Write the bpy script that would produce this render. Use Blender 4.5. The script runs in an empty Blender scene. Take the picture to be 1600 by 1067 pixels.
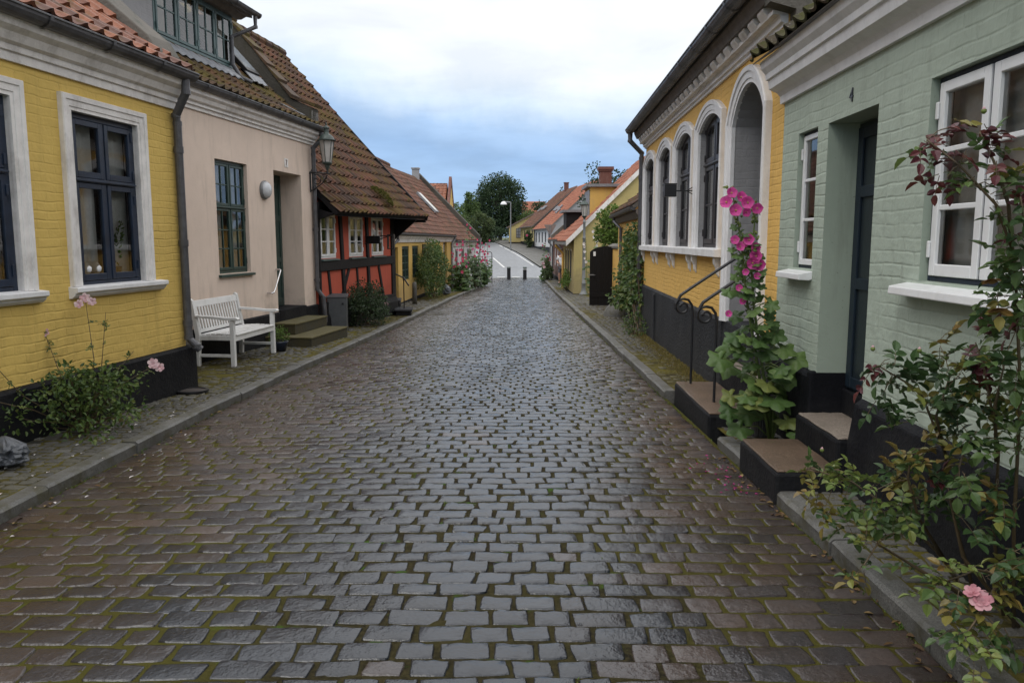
import bpy, math, random
from mathutils import Vector, Matrix
from math import sin, cos, pi, radians, sqrt, atan2, hypot
R = random.Random(7)
SC = bpy.context.scene
COL = SC.collection

# ---------------------------------------------------------------- camera
cam = bpy.data.cameras.new('camera'); camo = bpy.data.objects.new('camera', cam); COL.objects.link(camo)
camo.location = (0, 0, 1.6)
camo.rotation_euler = (radians(90-7.35), 0, 0)
cam.sensor_fit = 'HORIZONTAL'; cam.sensor_width = 23.5; cam.lens = 18.0
cam.clip_start = 0.05; cam.clip_end = 3000
SC.camera = camo

# ---------------------------------------------------------------- world
W = bpy.data.worlds.new('World'); SC.world = W; W.use_nodes = True
wt = W.node_tree; wt.nodes.clear()
def wn(t, **k):
    n = wt.nodes.new(t)
    for a, b in k.items(): setattr(n, a, b)
    return n
def wl(a, b): wt.links.new(a, b)
SUN_EL, SUN_AZ = 52, 215      # azimuth from +Y clockwise : behind and to the left
sky = wn('ShaderNodeTexSky', sky_type='NISHITA', sun_disc=False)
sky.sun_elevation = radians(SUN_EL); sky.sun_rotation = radians(SUN_AZ)
bg1 = wn('ShaderNodeBackground'); bg1.inputs['Strength'].default_value = 0.10
wl(sky.outputs[0], bg1.inputs[0])
tc = wn('ShaderNodeTexCoord'); sep = wn('ShaderNodeSeparateXYZ'); wl(tc.outputs['Generated'], sep.inputs[0])
# clouds projected on a layer overhead
def wmath(op, a, b=None, c=None):
    n = wn('ShaderNodeMath', operation=op)
    for i, v in enumerate((a, b, c)):
        if v is None: continue
        if isinstance(v, (int, float)): n.inputs[i].default_value = v
        else: wl(v, n.inputs[i])
    return n.outputs[0]
zz = wmath('ADD', wmath('MAXIMUM', sep.outputs[2], 0.0), 0.10)
comb = wn('ShaderNodeCombineXYZ')
wl(wmath('DIVIDE', sep.outputs[0], zz), comb.inputs[0]); wl(wmath('DIVIDE', sep.outputs[1], zz), comb.inputs[1])
n1 = wn('ShaderNodeTexNoise'); n1.inputs['Scale'].default_value = 1.7; n1.inputs['Detail'].default_value = 7; n1.inputs['Roughness'].default_value = 0.55; n1.inputs['Distortion'].default_value = 0.3
wl(comb.outputs[0], n1.inputs[0])
n2 = wn('ShaderNodeTexNoise'); n2.inputs['Scale'].default_value = 4.5; n2.inputs['Detail'].default_value = 9; n2.inputs['Roughness'].default_value = 0.6
wl(tc.outputs['Generated'], n2.inputs[0])
# elevation + noise -> ramp from the blue storm bank near the horizon to white cloud overhead
xtilt = wmath('MULTIPLY', sep.outputs[0], 0.10)
e = wmath('ADD', sep.outputs[2], wmath('MULTIPLY', wmath('SUBTRACT', n2.outputs[0], 0.5), 0.115))
e = wmath('ADD', e, xtilt)
ramp = wn('ShaderNodeValToRGB'); wl(e, ramp.inputs[0])
el = ramp.color_ramp.elements
el[0].position = 0.0; el[0].color = (0.33, 0.47, 0.67, 1)
el[1].position = 1.0; el[1].color = (1.3, 1.3, 1.3, 1)
for p, c in ((0.05, (0.28, 0.42, 0.63)), (0.10, (0.26, 0.40, 0.625)), (0.135, (0.33, 0.465, 0.67)), (0.165, (0.52, 0.62, 0.74)), (0.20, (0.69, 0.735, 0.79)), (0.26, (0.755, 0.775, 0.81)), (0.36, (0.84, 0.85, 0.87)), (0.6, (1.2, 1.2, 1.21))):
    q = el.new(p); q.color = (*c, 1)
r2 = wn('ShaderNodeMapRange'); wl(n1.outputs[0], r2.inputs[0])
r2.inputs[1].default_value = 0.36; r2.inputs[2].default_value = 0.62; r2.inputs[3].default_value = 0.92; r2.inputs[4].default_value = 1.07
mulc = wn('ShaderNodeVectorMath', operation='SCALE'); wl(ramp.outputs[0], mulc.inputs[0]); wl(r2.outputs[0], mulc.inputs['Scale'])
bg2 = wn('ShaderNodeBackground'); wl(mulc.outputs[0], bg2.inputs[0]); bg2.inputs['Strength'].default_value = 1.0
mixw = wn('ShaderNodeMixShader'); mixw.inputs[0].default_value = 0.93
wl(bg1.outputs[0], mixw.inputs[1]); wl(bg2.outputs[0], mixw.inputs[2])
outw = wn('ShaderNodeOutputWorld'); wl(mixw.outputs[0], outw.inputs[0])

# ---------------------------------------------------------------- sun (hidden behind cloud: soft)
sl = bpy.data.lights.new('sun', 'SUN'); sl.energy = 0.7; sl.angle = radians(30); sl.color = (1, 0.96, 0.9)
so = bpy.data.objects.new('sun', sl); COL.objects.link(so)
dv = Vector((sin(radians(SUN_AZ))*cos(radians(SUN_EL)), cos(radians(SUN_AZ))*cos(radians(SUN_EL)), sin(radians(SUN_EL))))
so.rotation_euler = dv.to_track_quat('Z', 'Y').to_euler(); so.location = (0, -5, 20)
SC.view_settings.view_transform = 'Standard'; SC.view_settings.look = 'None'
SC.view_settings.exposure = 0.5; SC.view_settings.gamma = 1

# ---------------------------------------------------------------- materials
def lerp(a, b, t): return a+(b-a)*t
class NT:
    def __init__(s, name):
        s.m = bpy.data.materials.new(name); s.m.use_nodes = True; s.t = s.m.node_tree; s.t.nodes.clear()
        s.out = s.n('ShaderNodeOutputMaterial'); s.p = s.n('ShaderNodeBsdfPrincipled'); s.l(s.p.outputs[0], s.out.inputs[0])
        s.co = s.n('ShaderNodeTexCoord').outputs['Object']
    def n(s, t, **k):
        n = s.t.nodes.new(t)
        for a, b in k.items(): setattr(n, a, b)
        return n
    def l(s, a, b): s.t.links.new(a, b)
    def noise(s, scale, detail=4, rough=0.55, co=None, dist=0, sc3=None):
        n = s.n('ShaderNodeTexNoise'); n.inputs['Scale'].default_value = scale; n.inputs['Detail'].default_value = detail
        n.inputs['Roughness'].default_value = rough; n.inputs['Distortion'].default_value = dist
        c = co or s.co
        if sc3:
            mp = s.n('ShaderNodeMapping'); mp.inputs['Scale'].default_value = sc3; s.l(c, mp.inputs[0]); c = mp.outputs[0]
        s.l(c, n.inputs['Vector']); return n.outputs[0]
    def ramp(s, v, *stops):
        n = s.n('ShaderNodeValToRGB'); s.l(v, n.inputs[0]); e = n.color_ramp.elements
        def c4(c): return (c, c, c, 1) if isinstance(c, (int, float)) else (*c, 1)
        e[0].position, e[0].color = stops[0][0], c4(stops[0][1]); e[1].position, e[1].color = stops[-1][0], c4(stops[-1][1])
        for p, c in stops[1:-1]:
            q = e.new(p); q.color = c4(c)
        return n.outputs[0]
    def mix(s, f, a, b, mode='MIX'):
        n = s.n('ShaderNodeMix', data_type='RGBA', blend_type=mode)
        for i, v in ((0, f), (6, a), (7, b)):
            if isinstance(v, (int, float)): n.inputs[i].default_value = v if i == 0 else (v, v, v, 1)
            elif isinstance(v, tuple): n.inputs[i].default_value = (*v, 1)
            else: s.l(v, n.inputs[i])
        return n.outputs[2]
    def math(s, op, a, b=0.0, clamp=False):
        n = s.n('ShaderNodeMath', operation=op, use_clamp=clamp)
        for i, v in ((0, a), (1, b)):
            if isinstance(v, (int, float)): n.inputs[i].default_value = v
            else: s.l(v, n.inputs[i])
        return n.outputs[0]
    def attr(s, name='tone'): return s.n('ShaderNodeAttribute', attribute_name=name).outputs['Fac']
    def xyz(s):
        n = s.n('ShaderNodeSeparateXYZ'); s.l(s.co, n.inputs[0]); return n.outputs
    def bump(s, h, dist=0.01, strength=1.0, prev=None):
        n = s.n('ShaderNodeBump'); n.inputs['Distance'].default_value = dist; n.inputs['Strength'].default_value = strength
        s.l(h, n.inputs['Height'])
        if prev: s.l(prev, n.inputs['Normal'])
        return n.outputs[0]
    def set(s, color=None, rough=None, normal=None, spec=None, metal=None, **k):
        for key, v in (('Base Color', color), ('Roughness', rough), ('Normal', normal), ('Specular IOR Level', spec), ('Metallic', metal)):
            if v is None: continue
            if isinstance(v, tuple): s.p.inputs[key].default_value = (*v, 1)
            elif isinstance(v, (int, float)): s.p.inputs[key].default_value = v
            else: s.l(v, s.p.inputs[key])
        return s.m
def sc(c, f): return tuple(min(1, x*f) for x in c)

def plain(name, c, rough=0.5, metal=0, var=0.15, scale=9, bump=0.0015, spec=0.5, dirt=None):
    s = NT(name); n = s.noise(scale, 6, 0.6)
    col = s.mix(s.ramp(n, (0.3, 0), (0.7, 1)), sc(c, 1-var), sc(c, 1+var))
    if dirt:
        d = s.ramp(s.noise(scale*0.5, 8, 0.7, sc3=(1, 1, 0.5)), (0.5, 0), (0.72, 1)); col = s.mix(s.math('MULTIPLY', d, dirt[1]), col, dirt[0])
    b = s.bump(s.noise(scale*6, 5, 0.6), bump)
    return s.set(col, rough, b, spec, metal)

def plaster(name, c, brick=0.0, var=0.07, stain=(0.25, 0.22, 0.18), stainamt=0.25, bw=0.25, bh=0.078, rough=0.8, grain=0.0025):
    """painted wall; brick>0 lets the masonry read through the paint"""
    s = NT(name); X = s.xyz()
    big = s.noise(0.9, 6, 0.6); mid = s.noise(6, 6, 0.65)
    col = s.mix(s.ramp(big, (0.3, 0), (0.7, 1)), sc(c, 1-var), sc(c, 1+var))
    col = s.mix(s.math('MULTIPLY', s.ramp(mid, (0.35, 0), (0.7, 1)), 0.35), col, sc(c, 0.86))
    streak = s.noise(5, 5, 0.7, sc3=(1, 1, 0.15))
    col = s.mix(s.math('MULTIPLY', s.ramp(streak, (0.52, 0), (0.75, 1)), stainamt), col, stain)
    spots = s.noise(38, 3, 0.6); col = s.mix(s.math('MULTIPLY', s.ramp(spots, (0.68, 0), (0.75, 1)), stainamt*1.3), col, sc(stain, 0.7))
    gr = s.math('ADD', s.math('MULTIPLY', s.noise(2.6, 7, 0.7), 1.6), s.math('MULTIPLY', X[2], -0.75)); col = s.mix(s.math('MULTIPLY', s.ramp(gr, (0.38, 0), (0.75, 1)), 0.38), col, sc(stain, 0.55))
    nrm = s.bump(s.noise(28, 6, 0.6), grain)
    if brick:
        cb = s.n('ShaderNodeCombineXYZ'); s.l(s.math('ADD', X[0], X[1]), cb.inputs[0])
        s.l(X[2], cb.inputs[1])
        wob = s.n('ShaderNodeTexNoise'); wob.inputs['Scale'].default_value = 3; s.l(s.co, wob.inputs['Vector'])
        sub = s.n('ShaderNodeVectorMath', operation='MULTIPLY_ADD'); s.l(wob.outputs['Color'], sub.inputs[0]); sub.inputs[1].default_value = (0.09, 0.05, 0); s.l(cb.outputs[0], sub.inputs[2])
        bt = s.n('ShaderNodeTexBrick'); s.l(sub.outputs[0], bt.inputs['Vector']); bt.offset = 0.5
        bt.inputs['Scale'].default_value = 1; bt.inputs['Brick Width'].default_value = bw; bt.inputs['Row Height'].default_value = bh
        bt.inputs['Mortar Size'].default_value = 0.012; bt.inputs['Mortar Smooth'].default_value = 1.0
        bt.inputs['Color1'].default_value = (1, 1, 1, 1); bt.inputs['Color2'].default_value = (0.7, 0.7, 0.7, 1); bt.inputs['Mortar'].default_value = (0, 0, 0, 1)
        fade = s.ramp(s.noise(1.3, 4, 0.6), (0.35, 0.12), (0.62, 1.0))
        h = s.math('MULTIPLY', bt.outputs['Color'], fade)
        nrm = s.bump(h, brick, 1, nrm)
        nrm = s.bump(s.noise(9, 3, 0.5), 0.010, 1, nrm)
        col = s.mix(s.math('MULTIPLY', s.math('MULTIPLY', bt.outputs['Fac'], fade), 0.14), col, sc(c, 0.75))
    return s.set(col, rough, nrm, 0.3)

def rooftile(name, cols, moss=0.3, mosscol=(0.10, 0.095, 0.02), lichen=0.1, rough=0.75):
    s = NT(name); t = s.attr()
    col = s.ramp(t, *[(i/(len(cols)-1), c) for i, c in enumerate(cols)])
    col = s.mix(s.math('MULTIPLY', s.ramp(s.noise(14, 6, 0.65), (0.35, 0), (0.68, 1)), 0.45), col, sc(cols[0], 0.45))
    m = s.ramp(s.math('ADD', s.noise(1.1, 6, 0.7), s.math('MULTIPLY', s.math('SUBTRACT', s.noise(12, 4, 0.6), 0.5), 0.5)), (0.62-moss*0.45, 0), (0.78-moss*0.45, 1))
    mc = s.mix(s.noise(7, 5, 0.7), sc(mosscol, 0.6), sc(mosscol, 1.5))
    col = s.mix(s.math('MULTIPLY', m, min(1, 0.45+moss)), col, mc)
    li = s.ramp(s.noise(30, 3, 0.6), (0.66, 0), (0.72, 1)); col = s.mix(s.math('MULTIPLY', li, lichen*3), col, (0.42, 0.40, 0.35))
    return s.set(col, s.mix(m, rough, 0.95), s.bump(s.noise(35, 5, 0.6), 0.006), 0.35)

def stone_wet(name, hue_cols, rough=(0.22, 0.5), bump=0.006, coat=0):
    s = NT(name); t = s.attr(); h = s.attr('hue')
    grey = s.ramp(t, (0, hue_cols[0]), (0.6, hue_cols[1]), (1, hue_cols[2]))
    red = s.ramp(t, (0, hue_cols[3]), (1, hue_cols[4]))
    col = s.mix(h, grey, red)
    g = s.noise(60, 4, 0.7); col = s.mix(0.5, col, s.ramp(g, (0.3, 0.55), (0.7, 1.45)), 'MULTIPLY')
    p = s.noise(7, 6, 0.65); wet = s.ramp(s.math('ADD', s.noise(1.3, 5, 0.6), s.math('MULTIPLY', p, 0.25)), (0.50, 0), (0.72, 1))
    col = s.mix(s.math('MULTIPLY', wet, 0.3), col, sc(hue_cols[2], 1.3))
    s.set(col, s.math('ADD', s.math('ADD', s.math('MULTIPLY', wet, rough[1]-rough[0]), s.math('MULTIPLY', h, 0.14)), s.math('ADD', s.math('MULTIPLY', t, 0.10), rough[0]-0.04), True))
    nrm = s.bump(s.noise(22, 5, 0.6), bump); nrm = s.bump(s.noise(48, 3, 0.5), bump*0.9, 1, nrm); nrm = s.bump(s.noise(130, 2, 0.5), bump*0.4, 1, nrm)
    if coat: s.p.inputs['Coat Weight'].default_value = coat; s.p.inputs['Coat Roughness'].default_value = 0.16; s.l(nrm, s.p.inputs['Coat Normal'])
    return s.set(normal=nrm, spec=0.55)

def granite(name, c=(0.2, 0.195, 0.185), moss=0.2, rough=0.7, mosscol=(0.09, 0.085, 0.03)):
    s = NT(name)
    g = s.noise(140, 3, 0.7); col = s.mix(1.0, c, s.ramp(g, (0.35, 0.5), (0.65, 1.6)), 'MULTIPLY')
    col = s.mix(s.ramp(s.noise(2.5, 6, 0.65), (0.35, 0), (0.7, 1)), col, sc(c, 0.6))
    m = s.ramp(s.noise(5, 7, 0.7), (0.62-moss*0.3, 0), (0.75-moss*0.3, 1)); col = s.mix(s.math('MULTIPLY', m, 0.75), col, mosscol)
    return s.set(col, rough, s.bump(s.noise(22, 7, 0.65), 0.01), 0.4)

def leafmat(name, cols, rough=0.42, trans=0.25):
    s = NT(name); t = s.attr()
    col = s.ramp(t, *[(i/(len(cols)-1), c) for i, c in enumerate(cols)])
    col = s.mix(0.35, col, s.ramp(s.noise(25, 3, 0.6), (0.3, 0.55), (0.7, 1.4)), 'MULTIPLY')
    s.set(col, rough, s.bump(s.noise(55, 3, 0.6), 0.003), 0.4)
    tr = s.n('ShaderNodeBsdfTranslucent'); s.l(col, tr.inputs[0]); mx = s.n('ShaderNodeMixShader'); mx.inputs[0].default_value = trans
    s.l(s.p.outputs[0], mx.inputs[1]); s.l(tr.outputs[0], mx.inputs[2]); s.l(mx.outputs[0], s.out.inputs[0])
    return s.m

def glassmat(name, tint=(0.9, 0.94, 0.95), refl=0.08):
    s = NT(name); s.t.nodes.remove(s.p)
    tr = s.n('ShaderNodeBsdfTransparent'); tr.inputs[0].default_value = (*tint, 1)
    gl = s.n('ShaderNodeBsdfGlossy'); gl.inputs['Roughness'].default_value = 0.03
    nz = s.bump(s.noise(1.5, 1, 0.5), 0.0015); s.l(nz, gl.inputs['Normal'])
    fr = s.n('ShaderNodeFresnel'); fr.inputs[0].default_value = 1.5
    mx = s.n('ShaderNodeMixShader'); s.l(s.math('ADD', s.math('MULTIPLY', fr.outputs[0], 1.1), refl, True), mx.inputs[0]); s.l(tr.outputs[0], mx.inputs[1]); s.l(gl.outputs[0], mx.inputs[2]); s.l(mx.outputs[0], s.out.inputs[0])
    return s.m

M = {}
M['yel1'] = plaster('yellow_paint', (0.66, 0.465, 0.13), 0.0045, stain=(0.20, 0.13, 0.04), stainamt=0.25)
M['pink'] = plaster('pink_plaster', (0.70, 0.575, 0.485), 0, stain=(0.28, 0.235, 0.19), stainamt=0.38)
M['red'] = plaster('red_plaster', (0.45, 0.09, 0.052), 0, grain=0.004, stain=(0.16, 0.04, 0.03), stainamt=0.35)
M['yel4'] = plaster('warm_yellow_plaster', (0.60, 0.39, 0.11), 0, grain=0.005)
M['white5'] = plaster('white_wash', (0.60, 0.60, 0.60), 0, grain=0.004)
M['green'] = plaster('sage_green_paint', (0.39, 0.455, 0.385), 0.0035, stain=(0.13, 0.14, 0.11), stainamt=0.35, grain=0.003)
M['green_flat'] = plaster('sage_green_plaster', (0.32, 0.38, 0.315), 0, stain=(0.13, 0.14, 0.11), stainamt=0.4)
M['yel2'] = plaster('ochre_paint', (0.74, 0.46, 0.13), 0.004, bh=0.062, stain=(0.22, 0.15, 0.08), stainamt=0.22)
M['yel7'] = plaster('pale_yellow_plaster', (0.44, 0.36, 0.155), 0.003, grain=0.004)
M['brick'] = plaster('red_brick', (0.15, 0.065, 0.05), 0.004, stain=(0.3, 0.26, 0.24), stainamt=0.4)
M['grey_plaster'] = plaster('grey_render', (0.30, 0.30, 0.31), 0.003, stain=(0.12, 0.12, 0.12), stainamt=0.3)
M['old_render'] = plaster('weathered_render', (0.125, 0.115, 0.10), 0, var=0.3, stain=(0.05, 0.065, 0.05), stainamt=0.9, grain=0.012)
M['dark_stone'] = plaster('mossy_dark_render', (0.07, 0.065, 0.055), 0, var=0.35, stain=(0.04, 0.04, 0.02), stainamt=0.9, grain=0.012)
M['plinth'] = plaster('tarred_plinth', (0.008, 0.0085, 0.011), 0, var=0.3, stain=(0.06, 0.06, 0.06), stainamt=0.10, grain=0.008, rough=0.6)
M['plinth2'] = plaster('grey_tarred_plinth', (0.035, 0.037, 0.042), 0, var=0.3, stain=(0.11, 0.11, 0.11), stainamt=0.35, grain=0.022, rough=0.7)
for k_ in ('plinth', 'plinth2'): M[k_].node_tree.nodes['Principled BSDF'].inputs['Specular IOR Level'].default_value = 0.1
M['trim'] = plain('white_trim', (0.75, 0.725, 0.705), 0.6, var=0.10, dirt=((0.22, 0.19, 0.16), 0.55), bump=0.003)
M['trim2'] = plain('bright_white_trim', (0.74, 0.74, 0.75), 0.55, var=0.06, dirt=((0.3, 0.28, 0.25), 0.3), bump=0.003)
M['trimw'] = plain('white_gloss_paint', (0.74, 0.75, 0.76), 0.35, var=0.04, dirt=((0.45, 0.43, 0.4), 0.25), bump=0.001)
M['navy'] = plain('navy_window_paint', (0.012, 0.022, 0.045), 0.4, var=0.3)
M['dgreen'] = plain('dark_green_window_paint', (0.02, 0.048, 0.042), 0.4, var=0.3, dirt=((0.10, 0.12, 0.11), 0.3))
M['teal'] = plain('blue_green_window_paint', (0.055, 0.10, 0.10), 0.45, var=0.2, dirt=((0.15, 0.18, 0.17), 0.3))
M['charcoal'] = plain('charcoal_window_paint', (0.028, 0.026, 0.030), 0.4, var=0.2)
M['timber'] = plain('black_tarred_timber', (0.009, 0.008, 0.009), 0.7, var=0.3, bump=0.006, spec=0.25)
M['black'] = plain('black_iron', (0.012, 0.012, 0.014), 0.4, var=0.3, bump=0.001)
M['zinc'] = plain('weathered_zinc', (0.10, 0.10, 0.108), 0.45, var=0.25, dirt=((0.035, 0.033, 0.033), 0.6), metal=0.3)
M['zinc_l'] = plain('grey_zinc', (0.20, 0.205, 0.215), 0.45, var=0.2, dirt=((0.1, 0.1, 0.1), 0.4), metal=0.3)
M['lead'] = plain('lead_flashing', (0.22, 0.23, 0.25), 0.5, var=0.25, bump=0.006)
M['chrome'] = plain('polished_steel', (0.6, 0.6, 0.62), 0.2, metal=1)
M['lampgrey'] = plain('grey_lamp_paint', (0.17, 0.18, 0.185), 0.45, var=0.15)
M['verdigris'] = plain('dull_green_copper', (0.05, 0.066, 0.06), 0.5, var=0.35, dirt=((0.10, 0.15, 0.13), 0.5), metal=0.2)
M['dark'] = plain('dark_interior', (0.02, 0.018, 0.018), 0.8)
M['curtain'] = plain('net_curtain', (0.62, 0.62, 0.60), 0.9, var=0.08, scale=30)
M['curtain2'] = plain('beige_curtain', (0.26, 0.235, 0.18), 0.9, var=0.05, scale=5)
M['glass'] = glassmat('window_glass')
M['lampglass'] = plain('frosted_glass', (0.42, 0.40, 0.38), 0.35, var=0.15)
M['bench'] = plain('white_bench_paint', (0.70, 0.70, 0.69), 0.5, var=0.06, dirt=((0.25, 0.24, 0.2), 0.35), bump=0.001)
M['stepstone'] = granite('worn_step_stone', (0.24, 0.20, 0.165), 0.0, 0.6)
M['brownstep'] = granite('wet_brown_step_stone', (0.13, 0.088, 0.06), 0.0, 0.45)
M['mossriser'] = granite('dark_mossy_riser', (0.045, 0.043, 0.03), 0.7, 0.85, (0.055, 0.045, 0.018))
M['mossstep'] = granite('mossy_step', (0.12, 0.11, 0.07), 0.9, 0.85, (0.10, 0.085, 0.03))
M['granite'] = granite('kerb_granite', (0.125, 0.123, 0.115), 0.45, 0.6, (0.065, 0.06, 0.03))
M['t_orange'] = rooftile('orange_pantiles', [(0.10, 0.042, 0.028), (0.20, 0.07, 0.038), (0.30, 0.105, 0.05), (0.16, 0.06, 0.035)], 0.10, lichen=0.1, rough=0.5)
M['t_moss'] = rooftile('mossy_brown_pantiles', [(0.05, 0.032, 0.022), (0.085, 0.05, 0.028), (0.14, 0.065, 0.03), (0.065, 0.045, 0.027)], 0.42, (0.095, 0.075, 0.016), lichen=0.08)
M['t_red'] = rooftile('rust_brown_pantiles', [(0.045, 0.025, 0.017), (0.08, 0.037, 0.022), (0.13, 0.05, 0.026), (0.062, 0.031, 0.021)], 0.30, (0.085, 0.065, 0.015), lichen=0.05)
M['t_rust'] = rooftile('dull_red_pantiles', [(0.075, 0.04, 0.03), (0.15, 0.06, 0.04), (0.21, 0.085, 0.05), (0.095, 0.05, 0.04)], 0.34, (0.075, 0.055, 0.032), lichen=0.03)
M['t_bright'] = rooftile('light_orange_pantiles', [(0.22, 0.075, 0.045), (0.33, 0.12, 0.07), (0.38, 0.155, 0.09), (0.25, 0.09, 0.055)], 0.0, lichen=0.03)
M['t_dark'] = rooftile('mossy_dark_tiles', [(0.035, 0.03, 0.025), (0.06, 0.045, 0.03), (0.085, 0.05, 0.035)], 0.5, (0.05, 0.05, 0.015))
M['soffit'] = plain('grey_boarding', (0.16, 0.145, 0.135), 0.7, var=0.25, dirt=((0.07, 0.06, 0.05), 0.5))
M['door_dark'] = plain('dark_door', (0.014, 0.022, 0.028), 0.4)
M['gate'] = plain('black_gate_boards', (0.006, 0.0055, 0.006), 0.6, bump=0.004, spec=0.25)
M['asphalt'] = granite('wet_asphalt', (0.19, 0.20, 0.215), 0.0, 0.4)
M['mark'] = plain('road_paint', (0.62, 0.62, 0.6), 0.5, var=0.15)
M['stem'] = plain('green_stem', (0.10, 0.14, 0.04), 0.5, var=0.3)
M['cane'] = plain('brown_cane', (0.085, 0.06, 0.03), 0.6, var=0.4)
M['bark'] = plain('bark', (0.09, 0.075, 0.06), 0.8, var=0.4, bump=0.02)
M['plastic'] = plain('grey_plastic_sack', (0.075, 0.082, 0.095), 0.3, var=0.3)
M['bingrey'] = plain('grey_cabinet_paint', (0.075, 0.08, 0.085), 0.5, var=0.15)
M['potblue'] = plain('dark_blue_glaze', (0.015, 0.022, 0.04), 0.25)
M['brown'] = plain('brown_board', (0.09, 0.045, 0.035), 0.6)
M['skin'] = plain('skin', (0.42, 0.24, 0.17), 0.5, var=0.05)
M['shirt'] = plain('white_cotton', (0.72, 0.74, 0.78), 0.85, var=0.05)
M['shorts'] = plain('grey_cotton', (0.10, 0.10, 0.115), 0.85, var=0.1)
M['hair'] = plain('brown_hair', (0.06, 0.035, 0.02), 0.7, var=0.3)
# ---------------------------------------------------------------- mesh builder
class MB:
    def __init__(s): s.v = []; s.f = []; s.mi = []; s.a = {'tone': [], 'hue': []}; s.tone = 0.5; s.hue = 0.0; s.m = 0
    def face(s, *ix):
        s.f.append(ix); s.mi.append(s.m); s.a['tone'].append(s.tone); s.a['hue'].append(s.hue)
    def vs(s, pts):
        b = len(s.v); s.v.extend([tuple(p) for p in pts]); return b
    def poly(s, pts):
        b = s.vs(pts); s.face(*range(b, b+len(pts)))
    def box(s, x0, x1, y0, y1, z0, z1):
        if x0 > x1: x0, x1 = x1, x0
        if y0 > y1: y0, y1 = y1, y0
        if z0 > z1: z0, z1 = z1, z0
        b = s.vs([(x0,y0,z0),(x1,y0,z0),(x1,y1,z0),(x0,y1,z0),(x0,y0,z1),(x1,y0,z1),(x1,y1,z1),(x0,y1,z1)])
        for q in ((0,3,2,1),(4,5,6,7),(0,1,5,4),(1,2,6,5),(2,3,7,6),(3,0,4,7)): s.face(*[b+i for i in q])
        return s
    def hexa(s, p):   # 8 points, bottom 4 ccw then top 4
        b = s.vs(p)
        for q in ((0,3,2,1),(4,5,6,7),(0,1,5,4),(1,2,6,5),(2,3,7,6),(3,0,4,7)): s.face(*[b+i for i in q])
    def extr(s, prof, x0, x1, axis='x'):   # closed profile in (y,z) swept along x
        n = len(prof)
        A = [(x0, p[0], p[1]) for p in prof]; B = [(x1, p[0], p[1]) for p in prof]
        b = s.vs(A+B)
        for i in range(n):
            j = (i+1) % n; s.face(b+i, b+j, b+n+j, b+n+i)
        s.face(*[b+i for i in reversed(range(n))]); s.face(*[b+n+i for i in range(n)])
        return s
    def prism(s, pts, d):   # planar polygon pts (3D) extruded by vector d
        n = len(pts); d = Vector(d); b = s.vs(list(pts)+[Vector(p)+d for p in pts])
        for i in range(n):
            j = (i+1) % n; s.face(b+i, b+j, b+n+j, b+n+i)
        s.face(*[b+i for i in reversed(range(n))]); s.face(*[b+n+i for i in range(n)])
        return s
    def tube(s, path, r, n=8, caps=True):
        P = [Vector(p) for p in path]; k = len(P); rs = r if isinstance(r, (list, tuple)) else [r]*k
        rings = []; up = None
        for i, p in enumerate(P):
            t = (P[min(i+1, k-1)]-P[max(i-1, 0)])
            t = t.normalized() if t.length > 1e-9 else Vector((0, 0, 1))
            if up is None: up = Vector((0, 0, 1)) if abs(t.z) < 0.9 else Vector((1, 0, 0))
            u = (up-t*up.dot(t))
            if u.length < 1e-6: u = t.orthogonal()
            u.normalize(); up = u; w = t.cross(u)
            rings.append(s.vs([p+(u*cos(2*pi*a/n)+w*sin(2*pi*a/n))*rs[i] for a in range(n)]))
        for i in range(k-1):
            for a in range(n):
                c = (a+1) % n; s.face(rings[i]+a, rings[i]+c, rings[i+1]+c, rings[i+1]+a)
        if caps:
            s.face(*[rings[0]+a for a in reversed(range(n))]); s.face(*[rings[-1]+a for a in range(n)])
        return s
    def lathe(s, prof, c=(0, 0, 0), n=16, caps=True):   # prof (r,z)
        rings = [s.vs([(c[0]+r*cos(2*pi*a/n), c[1]+r*sin(2*pi*a/n), c[2]+z) for a in range(n)]) for r, z in prof]
        for i in range(len(prof)-1):
            for a in range(n):
                d = (a+1) % n; s.face(rings[i]+a, rings[i]+d, rings[i+1]+d, rings[i+1]+a)
        if caps:
            s.face(*[rings[0]+a for a in reversed(range(n))]); s.face(*[rings[-1]+a for a in range(n)])
        return s
    def sweep(s, path, prof):   # path in (x,z) of a wall plane, prof (o,y): o outward (left of travel), y depth; open path
        P = [Vector((p[0], p[1])) for p in path]; k = len(P); rings = []
        for i in range(k):
            a = (P[i]-P[i-1]).normalized() if i else (P[1]-P[0]).normalized()
            b = (P[i+1]-P[i]).normalized() if i < k-1 else a
            na = Vector((-a.y, a.x)); nb = Vector((-b.y, b.x)); m = (na+nb).normalized(); m = m/max(0.3, m.dot(na))
            rings.append(s.vs([(P[i].x+m.x*o, y, P[i].y+m.y*o) for o, y in prof]))
        n = len(prof)
        for i in range(k-1):
            for a in range(n):
                c = (a+1) % n; s.face(rings[i]+a, rings[i]+c, rings[i+1]+c, rings[i+1]+a)
        s.face(*[rings[0]+a for a in reversed(range(n))]); s.face(*[rings[-1]+a for a in range(n)])
        return s
    def build(s, name, mats, parent=None, smooth=False, bevel=0, loc=None, seg=2):
        me = bpy.data.meshes.new(name); me.from_pydata(s.v, [], s.f)
        for m in (mats if isinstance(mats, (list, tuple)) else [mats]): me.materials.append(M[m] if isinstance(m, str) else m)
        me.polygons.foreach_set('material_index', s.mi)
        if smooth: me.polygons.foreach_set('use_smooth', [True]*len(s.f))
        for k, vals in s.a.items():
            if min(vals, default=0) != max(vals, default=0) or k == 'tone':
                at = me.attributes.new(k, 'FLOAT', 'FACE'); at.data.foreach_set('value', vals)
        me.update()
        o = bpy.data.objects.new(name, me); COL.objects.link(o)
        if parent: o.parent = parent
        if loc: o.location = loc
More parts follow.
